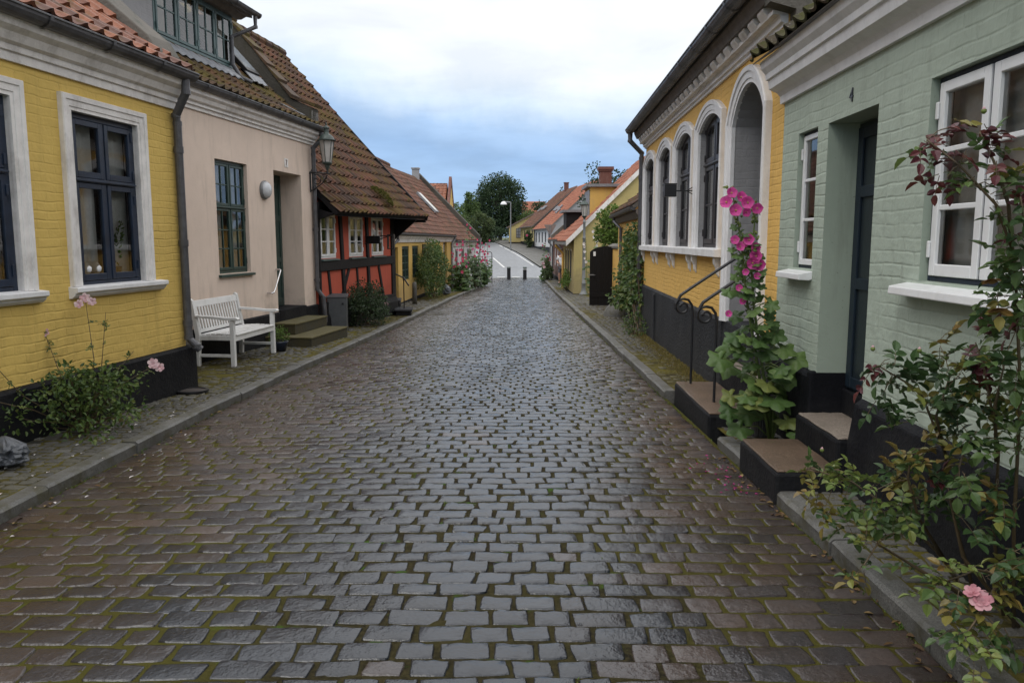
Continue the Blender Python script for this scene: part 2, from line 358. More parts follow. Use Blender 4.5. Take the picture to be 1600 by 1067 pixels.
        if bevel:
            b = o.modifiers.new('bevel', 'BEVEL'); b.width = bevel; b.segments = seg; b.limit_method = 'ANGLE'; b.angle_limit = radians(40)
        return o

def tag(o, label, cat, group=None, kind=None):
    if label: o['label'] = label
    if cat: o['category'] = cat
    if group: o['group'] = group
    if kind: o['kind'] = kind
    return o
def struct(o, label=None):
    o['kind'] = 'structure'; o['label'] = label or o.name.replace('_', ' '); o['category'] = o.name.split('.')[0].replace('_', ' '); return o
def empty(name, loc, rz, label, cat, group=None):
    o = bpy.data.objects.new(name, None); COL.objects.link(o); o.location = loc; o.rotation_euler = (0, 0, rz); o.empty_display_size = 0.2
    return tag(o, label, cat, group)
def copytree(o, loc, rz, label, group=None, scale=None):
    c = o.copy(); COL.objects.link(c); c.location = loc; c.rotation_euler = (0, 0, rz); c['label'] = label
    if scale: c.scale = scale
    for ch in o.children:
        d = ch.copy(); COL.objects.link(d); d.parent = c
        for g in ch.children:
            e = g.copy(); COL.objects.link(e); e.parent = d
    return c

# ---------------------------------------------------------------- the lie of the land
def gz(Y):
    if Y < 54: return -0.019*Y
    pts = [(54, -1.026), (57, -1.0), (62, -0.55), (80, 0.28), (92, 0.72), (105, 1.1), (122, 1.5), (160, 1.7), (260, 2.5), (3000, 3)]
    for a, b in zip(pts, pts[1:]):
        if Y <= b[0]: return lerp(a[1], b[1], (Y-a[0])/(b[0]-a[0]))
    return 3
def interp(pts, Y):
    if Y <= pts[0][0]: return pts[0][1]
    for a, b in zip(pts, pts[1:]):
        if Y <= b[0]: return lerp(a[1], b[1], (Y-a[0])/(b[0]-a[0]))
    return pts[-1][1]
KL = [(-4, -3.09), (7, -3.03), (10, -2.93), (14.4, -2.69), (20.7, -2.42), (29.4, -2.08), (37, -1.62), (44, -1.42), (54, -1.38)]
KR = [(-4, 1.64), (5, 1.70), (12, 1.72), (20, 1.76), (35, 1.83), (45, 1.98), (54, 2.1)]
kl = lambda Y: interp(KL, Y)
kr = lambda Y: interp(KR, Y)

# ---------------------------------------------------------------- roof tiles
def tiles(mb, A, B, Cc, D, tw=0.215, cl=0.31, bell=0.0, nx=6, lift=0.034, amp=0.024, back=True, mats=(0, 1), wig=0.006, thick=0.09):
    """pantiles over the quad A,B (eave, left to right) C,D (ridge, right to left)"""
    A, B, Cc, D = [Vector(p) for p in (A, B, Cc, D)]
    w = ((B-A).length+(Cc-D).length)/2; h = ((D-A).length+(Cc-B).length)/2
    nt = max(1, round(w/tw)); nc = max(1, round(h/cl))
    nrm = (B-A).cross(D-A).normalized()
    if nrm.z < 0: nrm = -nrm
    def pt(u, v):
        p = (A.lerp(B, u)).lerp(D.lerp(Cc, u), v)
        vv = min(max(v, 0), 1); p = p-Vector((0, 0, bell*9.48*vv*(1-vv)**3)); return p
    m0 = mb.m; mb.m = mats[0]
    K = nt*nx
    def roll(f): return (0.5-0.5*cos(2*pi*min(1, max(0, (f-0.42)/0.58))))
    prof = [roll((i % nx)/nx)-0.18*sin(pi*min(1, ((i % nx)/nx)/0.45)) for i in range(K+1)]
    for c in range(nc):
        v0 = c/nc; v1 = (c+1)/nc; ext = 0.10/nc
        off = [R.uniform(-wig, wig) for _ in range(nt+1)]
        r0 = []; r1 = []; r2 = []
        for i in range(K+1):
            u = i/K; o = off[min(i//nx, nt-1)]
            p0 = pt(u, v0-(0.25/nc if prof[i] > 0.3 and c else 0)*0)+nrm*(lift*0.62+prof[i]*amp*1.75+o); p1 = pt(u, v1+ext)+nrm*(prof[i]*amp*0.9+o*0.4+0.002)
            pd = pt(u, v0)+nrm*(lift*0.62+prof[i]*amp*1.75+o-0.022-0.02*max(0, prof[i]))
            r0.append(p0); r1.append(p1); r2.append(pd)
        a = mb.vs(r0); b = mb.vs(r1); d = mb.vs(r2)
        for i in range(K):
            if i % nx == 0: mb.tone = R.random()
            mb.face(a+i, a+i+1, b+i+1, b+i); mb.face(d+i, d+i+1, a+i+1, a+i)
    if back:
        mb.m = mats[1]; mb.tone = 0.3; n = 10
        for side in (0, 1):
            pass
        top = []; bot = []
        for j in range(n+1):
            v = j/n
            top.append([pt(0, v)-nrm*0.004, pt(1, v)-nrm*0.004]); bot.append([pt(0, v)-nrm*thick, pt(1, v)-nrm*thick])
        for j in range(n):
            mb.poly([bot[j][1], bot[j][0], bot[j+1][0], bot[j+1][1]])
            mb.poly([top[j][0], top[j][1], top[j+1][1], top[j+1][0]])
            mb.poly([top[j][0], top[j+1][0], bot[j+1][0], bot[j][0]]); mb.poly([top[j][1], bot[j][1], bot[j+1][1], top[j+1][1]])
        mb.poly([bot[0][0], bot[0][1], top[0][1], top[0][0]])
    mb.m = m0; mb.tone = 0.5
    return pt, nrm
def ridge_tiles(mb, A, B, r=0.11, L=0.38):
    A, B = Vector(A), Vector(B); n = max(1, round((B-A).length/L))
    for i in range(n):
        p = A.lerp(B, i/n); q = A.lerp(B, (i+1.12)/n); mb.tone = R.random()
        mb.tube([p+Vector((0, 0, -0.02)), q+Vector((0, 0, -0.02))], [r, r*0.85], 8)
    mb.tone = 0.5

def gutter(parent, x0, x1, y, z, r=0.075, mat='zinc', slope=0):
    mb = MB(); n = 9
    for k, (ra, flip) in enumerate(((r, 0), (r-0.008, 1))):
        pr = [(y-ra*cos(pi*i/(n-1)), z-ra*sin(pi*i/(n-1))) for i in range(n)]
        a = mb.vs([(x0, p[0], p[1]) for p in pr]); b = mb.vs([(x1, p[0], p[1]+slope) for p in pr])
        for i in range(n-1): mb.face(a+i, a+i+1, b+i+1, b+i)
    mb.tube([(x0, y-r, z), (x1, y-r, z+slope)], 0.011, 6)
    for xe in (x0, x1):
        mb.poly([(xe, y-r*cos(pi*i/(n-1)), z-r*sin(pi*i/(n-1))) for i in range(n)])
    x = min(x0, x1)+0.4
    while x < max(x0, x1):
        pr = [(y-(r+0.012)*cos(pi*i/(n-1)), z-(r+0.012)*sin(pi*i/(n-1))) for i in range(n)]
        a = mb.vs([(x-0.02, p[0], p[1]) for p in pr]); b = mb.vs([(x+0.02, p[0], p[1]) for p in pr])
        for i in range(n-1): mb.face(a+i, a+i+1, b+i+1, b+i)
        x += 0.8
    return mb.build('gutter', mat, parent, smooth=False)
def downpipe(parent, path, r=0.038, mat='zinc', name='downpipe'):
    mb = MB(); P = [Vector(p) for p in path]
    mb.tube(P, r, 12)
    for a, b in zip(P, P[1:]):
        L = (b-a).length
        if L > 1.0 and abs((b-a).normalized().z) > 0.9:
            for t in (0.12, 0.55, 0.93):
                c = a.lerp(b, t); mb.tube([c+Vector((0, 0, 0.035)), c-Vector((0, 0, 0.035))], r+0.007, 12)
                mb.box(c.x-0.012, c.x+0.012, c.y, c.y+0.09, c.z-0.008, c.z+0.008)
    for p in P[1:-1]:
        mb.tube([p+Vector((0, 0, 0.022)), p-Vector((0, 0, 0.022))], r+0.004, 12)
    return mb.build(name, mat, parent, smooth=False)

# ---------------------------------------------------------------- walls and windows (house frame: x along the wall, y inward, z up)
def arch_pts(a, b, zs, rise, n=14):
    if rise <= 0: return [(a, zs), (b, zs)]
    w = (b-a)/2; rad = (w*w+rise*rise)/(2*rise); cx = (a+b)/2; cz = zs+rise-rad; th = math.asin(min(1, w/rad))
    if rise > w: th = pi-th
    return [(cx-rad*sin(th-2*th*i/n)*1.0, cz+rad*cos(th-2*th*i/n)) for i in range(n+1)]
def front_wall(mb, x0, x1, zb, zt, holes, depth=0.22, mrev=None):
    """holes: (a,b,z0,zspring,rise,depth?)"""
    holes = sorted(holes); x = x0
    for h in holes:
        a, b, z0, zs, rise = h[:5]; dp = h[5] if len(h) > 5 else depth
        if a > x: mb.poly([(x, 0, zb), (a, 0, zb), (a, 0, zt), (x, 0, zt)])
        mb.poly([(a, 0, zb), (b, 0, zb), (b, 0, z0), (a, 0, z0)])
        ap = arch_pts(a, b, zs, rise)
        for p, q in zip(ap, ap[1:]): mb.poly([(p[0], 0, p[1]), (q[0], 0, q[1]), (q[0], 0, zt), (p[0], 0, zt)])
        m = mb.m
        if mrev is not None: mb.m = mrev
        loop = [(a, z0), (b, z0)]+[(p[0], p[1]) for p in reversed(ap)]
        for i in range(len(loop)):
            p, q = loop[i], loop[(i+1) % len(loop)]
            mb.poly([(p[0], 0, p[1]), (p[0], dp, p[1]), (q[0], dp, q[1]), (q[0], 0, q[1])])
        mb.m = m; x = b
    if x < x1: mb.poly([(x, 0, zb), (x1, 0, zb), (x1, 0, zt), (x, 0, zt)])
def shell(mb, x0, x1, zb, zt, D, zr, yr=None):
    """gables and back"""
    yr = D/2 if yr is None else yr
    for x in (x0, x1): mb.poly([(x, 0, zb), (x, D, zb), (x, D, zt), (x, yr, zr), (x, 0, zt)])
    mb.poly([(x0, D, zb), (x1, D, zb), (x1, D, zt), (x0, D, zt)])

def window(parent, a, b, z0, z1, y=0.12, cols=2, splits=(), bars=(), fr=0.05, sa=0.045, mat='navy', curtain='curtain', curt_w=0.36, cmode='side', sashmat=None, arch=0, hinge=None, name='window', gy=0.02, label=None, barw=0.024):
    """frame + sashes; splits: z of transoms; bars: list of (nvert, nhoriz) per row from the bottom"""
    mb = MB(); d0, d1 = y, y+0.07
    mb.box(a, a+fr, d0, d1, z0, z1); mb.box(b-fr, b, d0, d1, z0, z1); mb.box(a+fr, b-fr, d0, d1, z0, z0+fr); mb.box(a+fr, b-fr, d0, d1, z1-fr, z1)
    zs = [z0+fr]+[z for z in splits]+[z1-fr]
    cw = (b-a-2*fr)/cols; mw = fr*0.62
    for i in range(1, cols): mb.box(a+fr+cw*i-mw/2, a+fr+cw*i+mw/2, d0-0.004, d1, z0+fr, z1-fr)
    for z in splits: mb.box(a+fr, b-fr, d0-0.022, d1-0.01, z-mw*0.6, z+mw*0.6); mb.box(a+fr*0.7, b-fr*0.7, d0-0.035, d0-0.0225, z-mw*0.35, z+mw*0.2)
    sm = MB() if sashmat else mb; pn = MB(); e = 0.004
    for r in range(len(zs)-1):
        zl = zs[r]+(mw*0.6 if r else 0)+e; zh = zs[r+1]-(mw*0.6 if r < len(zs)-2 else 0)-e
        nb = bars[r] if r < len(bars) else (0, 0)
        for c in range(cols):
            xa = a+fr+cw*c+(mw/2 if c else 0)+e; xb = a+fr+cw*(c+1)-(mw/2 if c < cols-1 else 0)-e
            s0, s1 = d0-0.012, d0+0.035
            sm.box(xa, xa+sa, s0, s1, zl, zh); sm.box(xb-sa, xb, s0, s1, zl, zh)
            sm.box(xa+sa, xb-sa, s0, s1, zl, zl+sa*1.15); sm.box(xa+sa, xb-sa, s0, s1, zh-sa, zh)
            ga, gb, gl, gh = xa+sa, xb-sa, zl+sa*1.15, zh-sa
            for i in range(nb[0]):
                x = lerp(ga, gb, (i+1)/(nb[0]+1)); sm.box(x-barw/2, x+barw/2, s0+0.006, s1-0.01, gl, gh)
            for i in range(nb[1]):
                z = lerp(gl, gh, (i+1)/(nb[1]+1)); sm.box(ga, gb, s0+0.008, s1-0.012, z-barw/2, z+barw/2)
            pn.poly([(ga-0.004, s0+gy, gl-0.004), (gb+0.004, s0+gy, gl-0.004), (gb+0.004, s0+gy, gh+0.004), (ga-0.004, s0+gy, gh+0.004)])
            if hinge:
                hx = xa if c == 0 else xb
                for hz in (zl+(zh-zl)*0.14, zl+(zh-zl)*0.86):
                    sm.box(hx-0.014, hx+0.014, s0-0.012, s0-0.001, hz-0.045, hz+0.045)
    if arch:
        ap = arch_pts(a+fr*0.3, b-fr*0.3, z1-arch, arch*0.95); mb.sweep([(p[0], p[1]) for p in ap], [(0.02, d0-0.006), (-fr*1.2, d0-0.006), (-fr*1.2, d0+0.03), (0.02, d0+0.03)])
    w = mb.build(name, mat, parent, bevel=0.004, seg=1)
    if label: w['label'] = label
    if sashmat: sm.build('sash', sashmat, w, bevel=0.004, seg=1)
    pn.build('pane', 'glass', w)
    if curtain:
        cm = MB(); yc = y+0.10
        def drape(xa, xb, zl, zh):
            n = max(6, int((xb-xa)/0.03)); p = []
            for i in range(n+1):
                x = lerp(xa, xb, i/n); yy = yc+0.02*sin(i*1.9)+0.01*sin(i*0.7)
                p.append((x, yy))
            u = cm.vs([(x, yy, zl) for x, yy in p]); v = cm.vs([(x, yy, zh) for x, yy in p])
            for i in range(n): cm.face(u+i, u+i+1, v+i+1, v+i)
        def flush():
            nonlocal cm
            if cm.v: cm.build('curtain', curtain, w, smooth=True)
            cm = MB()
        if cmode == 'full': drape(a, b, z0, z1)
        elif cmode == 'side':
            ww = (b-a)*curt_w; drape(a+0.02, a+0.02+ww*0.6, z0-0.1, z1); flush(); drape(b-0.02-ww, b-0.02, z0-0.1, z1)
        elif cmode == 'cols':
            for c in range(cols):
                xa = a+(b-a)*c/cols; drape(xa+(b-a)/cols*0.45, xa+(b-a)/cols*0.85, z0-0.1, z1); flush()
        flush()
    return w
def architrave(parent, a, b, z0, zs, rise=0, w=0.13, t=0.05, mat='trim', name='window_surround', foot=True):
    ap = arch_pts(a, b, zs, rise, 18); path = [(a, z0)]+[(p[0], p[1]) for p in ap]+[(b, z0)]
    if rise <= 0: path = [(a, z0), (a, zs), (b, zs), (b, z0)]
    mb = MB()
    prof = [(0, 0.01), (0, -t*0.55), (w*0.22, -t*0.55), (w*0.25, -t*0.72), (w*0.62, -t*0.80), (w*0.66, -t*1.0), (w*0.95, -t*1.05), (w, -t*0.85), (w, 0.01)]
    mb.sweep(path, prof)
    return mb.build(name, mat, parent, smooth=False)
def sill(parent, a, b, z, h=0.09, out=0.10, mat='trim', y1=0.12):
    mb = MB(); prof = [(y1, z+0.012), (-out, z-0.004), (-out, z-h*0.45), (-out*0.72, z-h*0.55), (-out*0.62, z-h*0.75), (-out*0.3, z-h), (0.01, z-h), (0.01, z-h*0.3), (y1, z-h*0.3)]
    mb.extr(prof, a, b); return mb.build('window_sill', mat, parent, bevel=0.004, seg=1)
def cornice(parent, x0, x1, prof, mat='trim', name='cornice'):
    mb = MB(); mb.extr(prof, x0, x1); return mb.build(name, mat, parent)
class House:
    def __init__(s, P, tan, side, name, label, cat='house', group=None):
        L = hypot(tan, 1); dx, dy = tan/L, 1/L; s.side = side
        if side == 'L': ang = atan2(dy, dx)
        else: ang = atan2(-dy, -dx)
        s.o = empty(name, (P[0], P[1], 0), ang, label, cat, group)
        s.mat = Matrix.Translation((P[0], P[1], 0)) @ Matrix.Rotation(ang, 4, 'Z')
    def w(s, x, y, z=0): return s.mat @ Vector((x, y, z))
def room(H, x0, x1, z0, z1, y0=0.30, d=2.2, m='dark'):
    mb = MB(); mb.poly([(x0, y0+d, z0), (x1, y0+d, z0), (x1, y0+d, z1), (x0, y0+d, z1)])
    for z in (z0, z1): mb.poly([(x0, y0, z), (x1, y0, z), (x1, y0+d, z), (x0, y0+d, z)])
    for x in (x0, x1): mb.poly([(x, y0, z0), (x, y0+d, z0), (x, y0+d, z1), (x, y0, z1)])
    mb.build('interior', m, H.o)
# ================================================================ SETTING: road, pavements, ground
def noise2(x, y): return 0.5*sin(x*1.7+1.3*sin(y*0.9))+0.5*sin(y*1.3+2*sin(x*0.6+1))
# non-uniform grids: push the second ring close to the edge
def stone(mb, cx, cy, lx, ly, zb, h, nx, ny, rot=0, tilt=(0, 0), rough=0.003):
    ca, sa = cos(rot), sin(rot); ph = R.uniform(0, 50); b = len(mb.v)
    j = [(R.uniform(-.06, .06)*lx, R.uniform(-.08, .08)*ly) for _ in range(4)]
    dom = h*R.uniform(0.12, 0.32)
    def tk(i, n, e):
        if i == 0: return -1
        if i == n: return 1
        if n >= 5:
            e2 = e-(1-e)*0.8
            if i == 1: return -e
            if i == n-1: return e
            return -e2+2*e2*(i-2)/(n-4)
        return -e+2*e*(i-1)/(n-2)
    eu = 1-0.013/lx; ev = 1-0.014/ly; U = [tk(i, nx, eu) for i in range(nx+1)]; V = [tk(i, ny, ev) for i in range(ny+1)]
    for iy, v in enumerate(V):
        for ix, u in enumerate(U):
            edge = ix in (0, nx) or iy in (0, ny)
            k = 1-0.10*(u*u*v*v)**3
            wq = ((1-u)*(1-v)/4, (1+u)*(1-v)/4, (1+u)*(1+v)/4, (1-u)*(1+v)/4)
            x = u*lx/2*k+sum(q*a[0] for q, a in zip(wq, j))+(R.uniform(-.0025, .0025) if nx > 5 else 0); y = v*ly/2*k+sum(q*a[1] for q, a in zip(wq, j))+(R.uniform(-.0025, .0025) if nx > 5 else 0)
            if edge: z = zb-0.012
            else: z = zb+h-dom*max(abs(u), abs(v))**5+R.uniform(-rough, rough)*.6+tilt[0]*u+tilt[1]*v+rough*(sin(x*85+ph)+sin(y*105+ph*2)+sin((x-y)*57+ph*3)+.8*sin(x*190+y*60+ph)+.8*sin(y*210-x*70+ph*4))*0.55
            mb.v.append((cx+x*ca-y*sa, cy+x*sa+y*ca, z))
    for iy in range(ny):
        for ix in range(nx):
            a = b+iy*(nx+1)+ix; mb.face(a, a+1, a+nx+2, a+nx+1)

def crown(X, Y):   # gentle camber and old unevenness of the carriageway
    m = (kl(Y)+kr(Y))/2; w = (kr(Y)-kl(Y))/2; u = (X-m)/w
    return 0.028*(1-u*u)+0.005*noise2(X*1.3, Y*0.8)
road = MB(); y = 0.9; prev = []
while y < 54.2:
    rp = R.uniform(0.126, 0.152)
    if y > 30: rp *= 1.12
    xl, xr = kl(y)+0.01, kr(y)-0.01; x = xl; skew = 0.012*sin(y*0.35); cur = []
    while x < xr-0.05:
        L = R.choice([R.uniform(0.12, 0.18), R.uniform(0.16, 0.22), R.uniform(0.2, 0.27)])
        for _ in range(8):
            if all(abs(x+L-pj) > 0.045 for pj in prev): break
            L = R.uniform(0.145, 0.25)
        if xr-x-L < 0.1: L = xr-x
        cur.append(x+L)
        if y < 9: nx, ny = 9, 7
        elif y < 20: nx, ny = 6, 6
        else: nx, ny = 5, 5
        cx = x+L/2; g = R.uniform(0.006, 0.013)*(1 if y < 14 else 1.9)
        # old re-laid areas: browner stone along both edges, bluish grey in the middle
        m = (xl+xr)/2; ed = abs(cx-m-0.2)/2.4+0.12*noise2(cx*1.5+3, y*0.5)+R.uniform(-0.16, 0.16)
        if cx < m: ed += 0.12
        road.hue = min(1, max(0, (ed-0.47)*3.0)); road.tone = min(1, max(0, R.gauss(0.45, 0.22)))
        if R.random() < 0.02: road.hue = 0.6; road.tone = R.uniform(0.6, 1)
        yy = y+skew*x+0.01*sin(x*2.1+y)+R.uniform(-.004, .004)
        stone(road, cx, yy, L-g, rp-R.uniform(0.009, 0.016)*(1 if y < 14 else 1.4), gz(yy)+crown(cx, yy)+R.uniform(-.0025, .003), 0.019, nx, ny, R.uniform(-.05, .05), (R.uniform(-.002, .002), R.uniform(-.0022, .0018)), 0.0016 if y < 18 else 0.0015)
        x += L
    y += rp; prev = cur
M['cob'] = stone_wet('wet_cobblestone', [(0.004, 0.005, 0.008), (0.009, 0.011, 0.016), (0.027, 0.032, 0.041), (0.030, 0.021, 0.017), (0.078, 0.052, 0.040)], (0.05, 0.19), 0.0032, 0)
struct(road.build('cobbled_road', 'cob', smooth=True), 'wet grey and reddish cobblestone carriageway')
bed = MB(); n = 14
for i in range(0, 112):
    Y0, Y1 = 0.5+i*0.5-1, 1+i*0.5-1
    if Y1 > 54.6: break
    for k in range(n):
        pts = []
        for (a, Y) in ((k, Y0), (k+1, Y0), (k+1, Y1), (k, Y1)):
            X = lerp(kl(Y)-0.02, kr(Y)+0.02, a/n); pts.append((X, Y, gz(Y)+crown(X, Y)+0.0115))
        bed.poly(pts)
s = NT('mossy_joint_earth')
c0 = s.mix(s.ramp(s.noise(2.2, 6, 0.65), (0.4, 0), (0.62, 1)), (0.018, 0.015, 0.010), (0.048, 0.043, 0.014))
c0 = s.mix(s.ramp(s.noise(40, 4, 0.6), (0.4, 0), (0.7, 1)), c0, (0.06, 0.05, 0.022)); c0 = s.mix(s.ramp(s.noise(5.5, 5, 0.6), (0.60, 0), (0.68, 1)), c0, (0.05, 0.10, 0.015))
mx_ = s.math('ADD', s.math('MULTIPLY', s.math('ABSOLUTE', s.math('ADD', s.xyz()[0], 0.2)), 0.42), s.math('MULTIPLY', s.noise(0.7, 5, 0.6), 1.0)); c0 = s.mix(s.math('MULTIPLY', s.ramp(mx_, (0.75, 0), (1.0, 1)), 0.75), c0, (0.088, 0.082, 0.016))
M['joint'] = s.set(c0, 0.95, s.bump(s.noise(60, 5, 0.7), 0.02), 0.1)
struct(bed.build('road_bed', 'joint'), 'mossy earth joints between the cobblestones')

# kerbs: long granite stones, chamfered, with open joints
def kerb(kf, side, Y0, Y1, name, gaps=()):
    mb = MB(); Y = Y0
    while Y < Y1:
        L = R.uniform(0.75, 1.35); e = min(Y+L, Y1)
        if not any(a < (Y+e)/2 < b for a, b in gaps):
            x0, x1 = kf(Y), kf(e); dz = R.uniform(-.006, .006); dx = R.uniform(-.008, .008); w = 0.125*side; c = 0.016*side; g = 0.006
            pr = lambda X, Yv: [(X+dx, Yv, gz(Yv)-0.05), (X+dx-c*0.3, Yv, gz(Yv)+0.085+dz), (X+dx+c, Yv, gz(Yv)+0.102+dz), (X+dx+w-c*0.5, Yv, gz(Yv)+0.104+dz), (X+dx+w, Yv, gz(Yv)+0.09+dz), (X+dx+w, Yv, gz(Yv)-0.05)]
            n = 5; rings = []
            for i in range(n+1):
                t = i/n; Yv = lerp(Y+g, e-g, t); X = lerp(x0, x1, t)
                P = [(p[0]+R.uniform(-.004, .004), p[1], p[2]+R.uniform(-.0035, .0035)) for p in pr(X, Yv)]; rings.append(mb.vs(P))
            for i in range(n):
                for k in range(6): mb.face(rings[i]+k, rings[i]+(k+1) % 6, rings[i+1]+(k+1) % 6, rings[i+1]+k)
            mb.face(*[rings[0]+k for k in range(6)]); mb.face(*[rings[n]+k for k in reversed(range(6))])
        Y = e
    return struct(mb.build(name, 'granite'), 'long grey granite kerb stones')
kerb(kl, -1, -1, 54, 'kerb'); kerb(kr, 1, -1, 54, 'kerb', gaps=((4.84, 5.66), (6.7, 8.5)))

# pavements of small rough setts
M['sett'] = stone_wet('dull_grey_setts', [(0.035, 0.034, 0.029), (0.07, 0.067, 0.058), (0.12, 0.116, 0.104), (0.055, 0.05, 0.014), (0.125, 0.105, 0.028)], (0.5, 0.85), 0.010)
s = NT('moss_between_setts')
c0 = s.mix(s.ramp(s.noise(2.0, 6, 0.65), (0.38, 0), (0.6, 1)), (0.035, 0.030, 0.020), (0.12, 0.105, 0.018)); c0 = s.mix(s.ramp(s.noise(30, 4, 0.6), (0.45, 0), (0.7, 1)), c0, (0.13, 0.11, 0.045))
M['pmoss'] = s.set(c0, 0.95, s.bump(s.noise(50, 5, 0.7), 0.02), 0.1)
WL = [(-4, -4.9), (6, -3.98), (8.9, -3.62), (8.95, -4.72), (15.3, -4.0), (20.5, -3.2), (20.6, -3.75), (37, -2.9), (45, -2.3), (54, -2.3)]   # inner edges: the house walls
WR = [(-4, 2.1), (6.8, 2.25), (15.8, 2.65), (24, 3.0), (31, 2.45), (41, 2.9), (54, 3.3)]
def pavement(kf, wf, side, Y1, name, mossamt):
    mb = MB(); y = 0.8
    while y < Y1:
        rp = R.uniform(0.085, 0.11)*(1 if y < 20 else 1.4); a = kf(y)+0.13*side; b = interp(wf, y)+0.05*side; x = 0; W_ = abs(b-a)
        if y > 2.2 or True:
            while x < W_:
                L = R.uniform(0.09, 0.15)*(1 if y < 20 else 1.4); X = a+side*(x+L/2); g = R.uniform(0.012, 0.022)
                q = noise2(X*1.1+7, y*0.55); sink = 0.010 if q > mossamt+R.uniform(-.5, .5) else 0
                mb.tone = min(1, max(0, R.gauss(0.5, 0.22))); mb.hue = min(1, max(0, q*0.9+R.uniform(-.3, .3)+(.45 if side < 0 and y < 9.5 else 0)))
                nn = (6, 6) if y < 9 else (3, 3)
                stone(mb, X, y, L-g, rp-g, gz(y)+0.085-sink+R.uniform(-.004, .004), 0.014, nn[0], nn[1], R.uniform(-.12, .12), (R.uniform(-.003, .003), R.uniform(-.003, .003)), 0.003)
                x += L
        y += rp
    struct(mb.build(name, 'sett', smooth=True), 'rough grey setts grown over with moss')
    bd = MB()
    for i in range(int(Y1)+1):
        for k in range(3):
            P = []
            for (t, Y) in ((k, i), (k+1, i), (k+1, i+1), (k, i+1)):
                X = lerp(kf(Y)+0.10*side, interp(wf, Y)+0.5*side, t/3); P.append((X, Y, gz(Y)+0.0925))
            bd.poly(P)
    struct(bd.build('pavement_bed', 'pmoss'), 'moss and earth between the pavement setts')
pavement(kl, WL, -1, 54, 'pavement', 0.1); pavement(kr, WR, 1, 54, 'pavement', 0.6)

# ground sheet to the horizon, in steps following the lie of the land
M['grass'] = plain('grass_verge', (0.075, 0.085, 0.03), 0.9, var=0.35, scale=1.5, bump=0.05)
g = MB(); Ys = [-60, -20, 0, 10, 20, 30, 40, 50, 54, 57, 62, 70, 80, 92, 105, 122, 160, 260, 800, 2500]; Xs = [-1500, -300, -60, -12, 0, 12, 60, 300, 1500]
ids = {}
for i, Y in enumerate(Ys):
    for j, X in enumerate(Xs): ids[i, j] = len(g.v); g.v.append((X, Y, gz(Y)-0.07-(0.1 if Y < 57 else 0)))
for i in range(len(Ys)-1):
    for j in range(len(Xs)-1): g.face(ids[i, j], ids[i, j+1], ids[i+1, j+1], ids[i+1, j])
struct(g.build('ground', 'grass'))
# asphalt road beyond the bollards: side street across, then climbing away to the left
def strip(name, mat, cl_pts, dz, sub=1):
    """cl_pts: (Y, xl, xr)"""
    mb = MB()
    P = []
    for a, b in zip(cl_pts, cl_pts[1:]):
        for k in range(6): P.append((lerp(a[0], b[0], k/6), lerp(a[1], b[1], k/6), lerp(a[2], b[2], k/6)))
    P.append(cl_pts[-1])
    for a, b in zip(P, P[1:]):
        mb.poly([(a[1], a[0], gz(a[0])+dz), (a[2], a[0], gz(a[0])+dz), (b[2], b[0], gz(b[0])+dz), (b[1], b[0], gz(b[0])+dz)])
    return struct(mb.build(name, mat))
RC = [(62, -3.6, 2.2), (75, -5.0, 1.1), (92, -7.3, -0.6), (107, -8.6, -2.0), (124, -10.2, -3.6), (150, -15, -8.5)]
strip('asphalt_road', 'asphalt', [(54.1, -30, 30), (62, -30, 30)], 0.012)
strip('asphalt_road', 'asphalt', [(61.9, -3.6, 2.2)]+RC[1:], 0.016)
strip('pavement', 'sett', [(62.2, 2.42, 9), (75, 1.3, 7.5), (92, -0.4, 3.2), (107, -1.8, 1.5), (124, -3.4, 0)], 0.10)
strip('kerb', 'granite', [(62.2, 2.2, 2.42), (75, 1.1, 1.3), (92, -0.6, -0.4), (107, -2.0, -1.8), (124, -3.6, -3.4)], 0.105)
def line(pts, w=0.12):
    mb = MB()
    for a, b in zip(pts, pts[1:]):
        for k in range(5):
            p = (lerp(a[0], b[0], k/5), lerp(a[1], b[1], k/5)); q = (lerp(a[0], b[0], (k+1)/5), lerp(a[1], b[1], (k+1)/5))
            mb.poly([(p[0]-w, p[1], gz(p[1])+0.021), (p[0]+w, p[1], gz(p[1])+0.021), (q[0]+w, q[1], gz(q[1])+0.021), (q[0]-w, q[1], gz(q[1])+0.021)])
    return struct(mb.build('road_marking', 'mark'))
line([(1.75, 64), (0.75, 75), (-0.9, 91.5)], 0.045); line([(-1.15, 95), (-1.6, 100)], 0.08); line([(-0.6, 62), (-1.75, 73)], 0.07); line([(-2.6, 80), (-4.0, 91)], 0.07)
for xa in (-2.2, -1.05, 0.0, 1.8):
    mb = MB(); mb.poly([(xa, 55.6, gz(55.6)+0.018), (xa+0.55, 55.6, gz(55.6)+0.018), (xa+0.55, 56.1, gz(56.1)+0.018), (xa, 56.1, gz(56.1)+0.018)]); struct(mb.build('road_marking', 'mark'))
# ================================================================ HOUSES, left side
GAP = 0.003
CORN = lambda zb, zt, out: [(0, zb), (-0.03, zb+0.003), (-0.045, lerp(zb, zt, 0.22)), (-0.075, lerp(zb, zt, 0.26)), (-0.085, lerp(zb, zt, 0.33)), (-out*0.62, lerp(zb, zt, 0.55)), (-out*0.66, lerp(zb, zt, 0.63)), (-out*0.95, lerp(zb, zt, 0.80)), (-out, lerp(zb, zt, 0.84)), (-out, zt), (0, zt)]
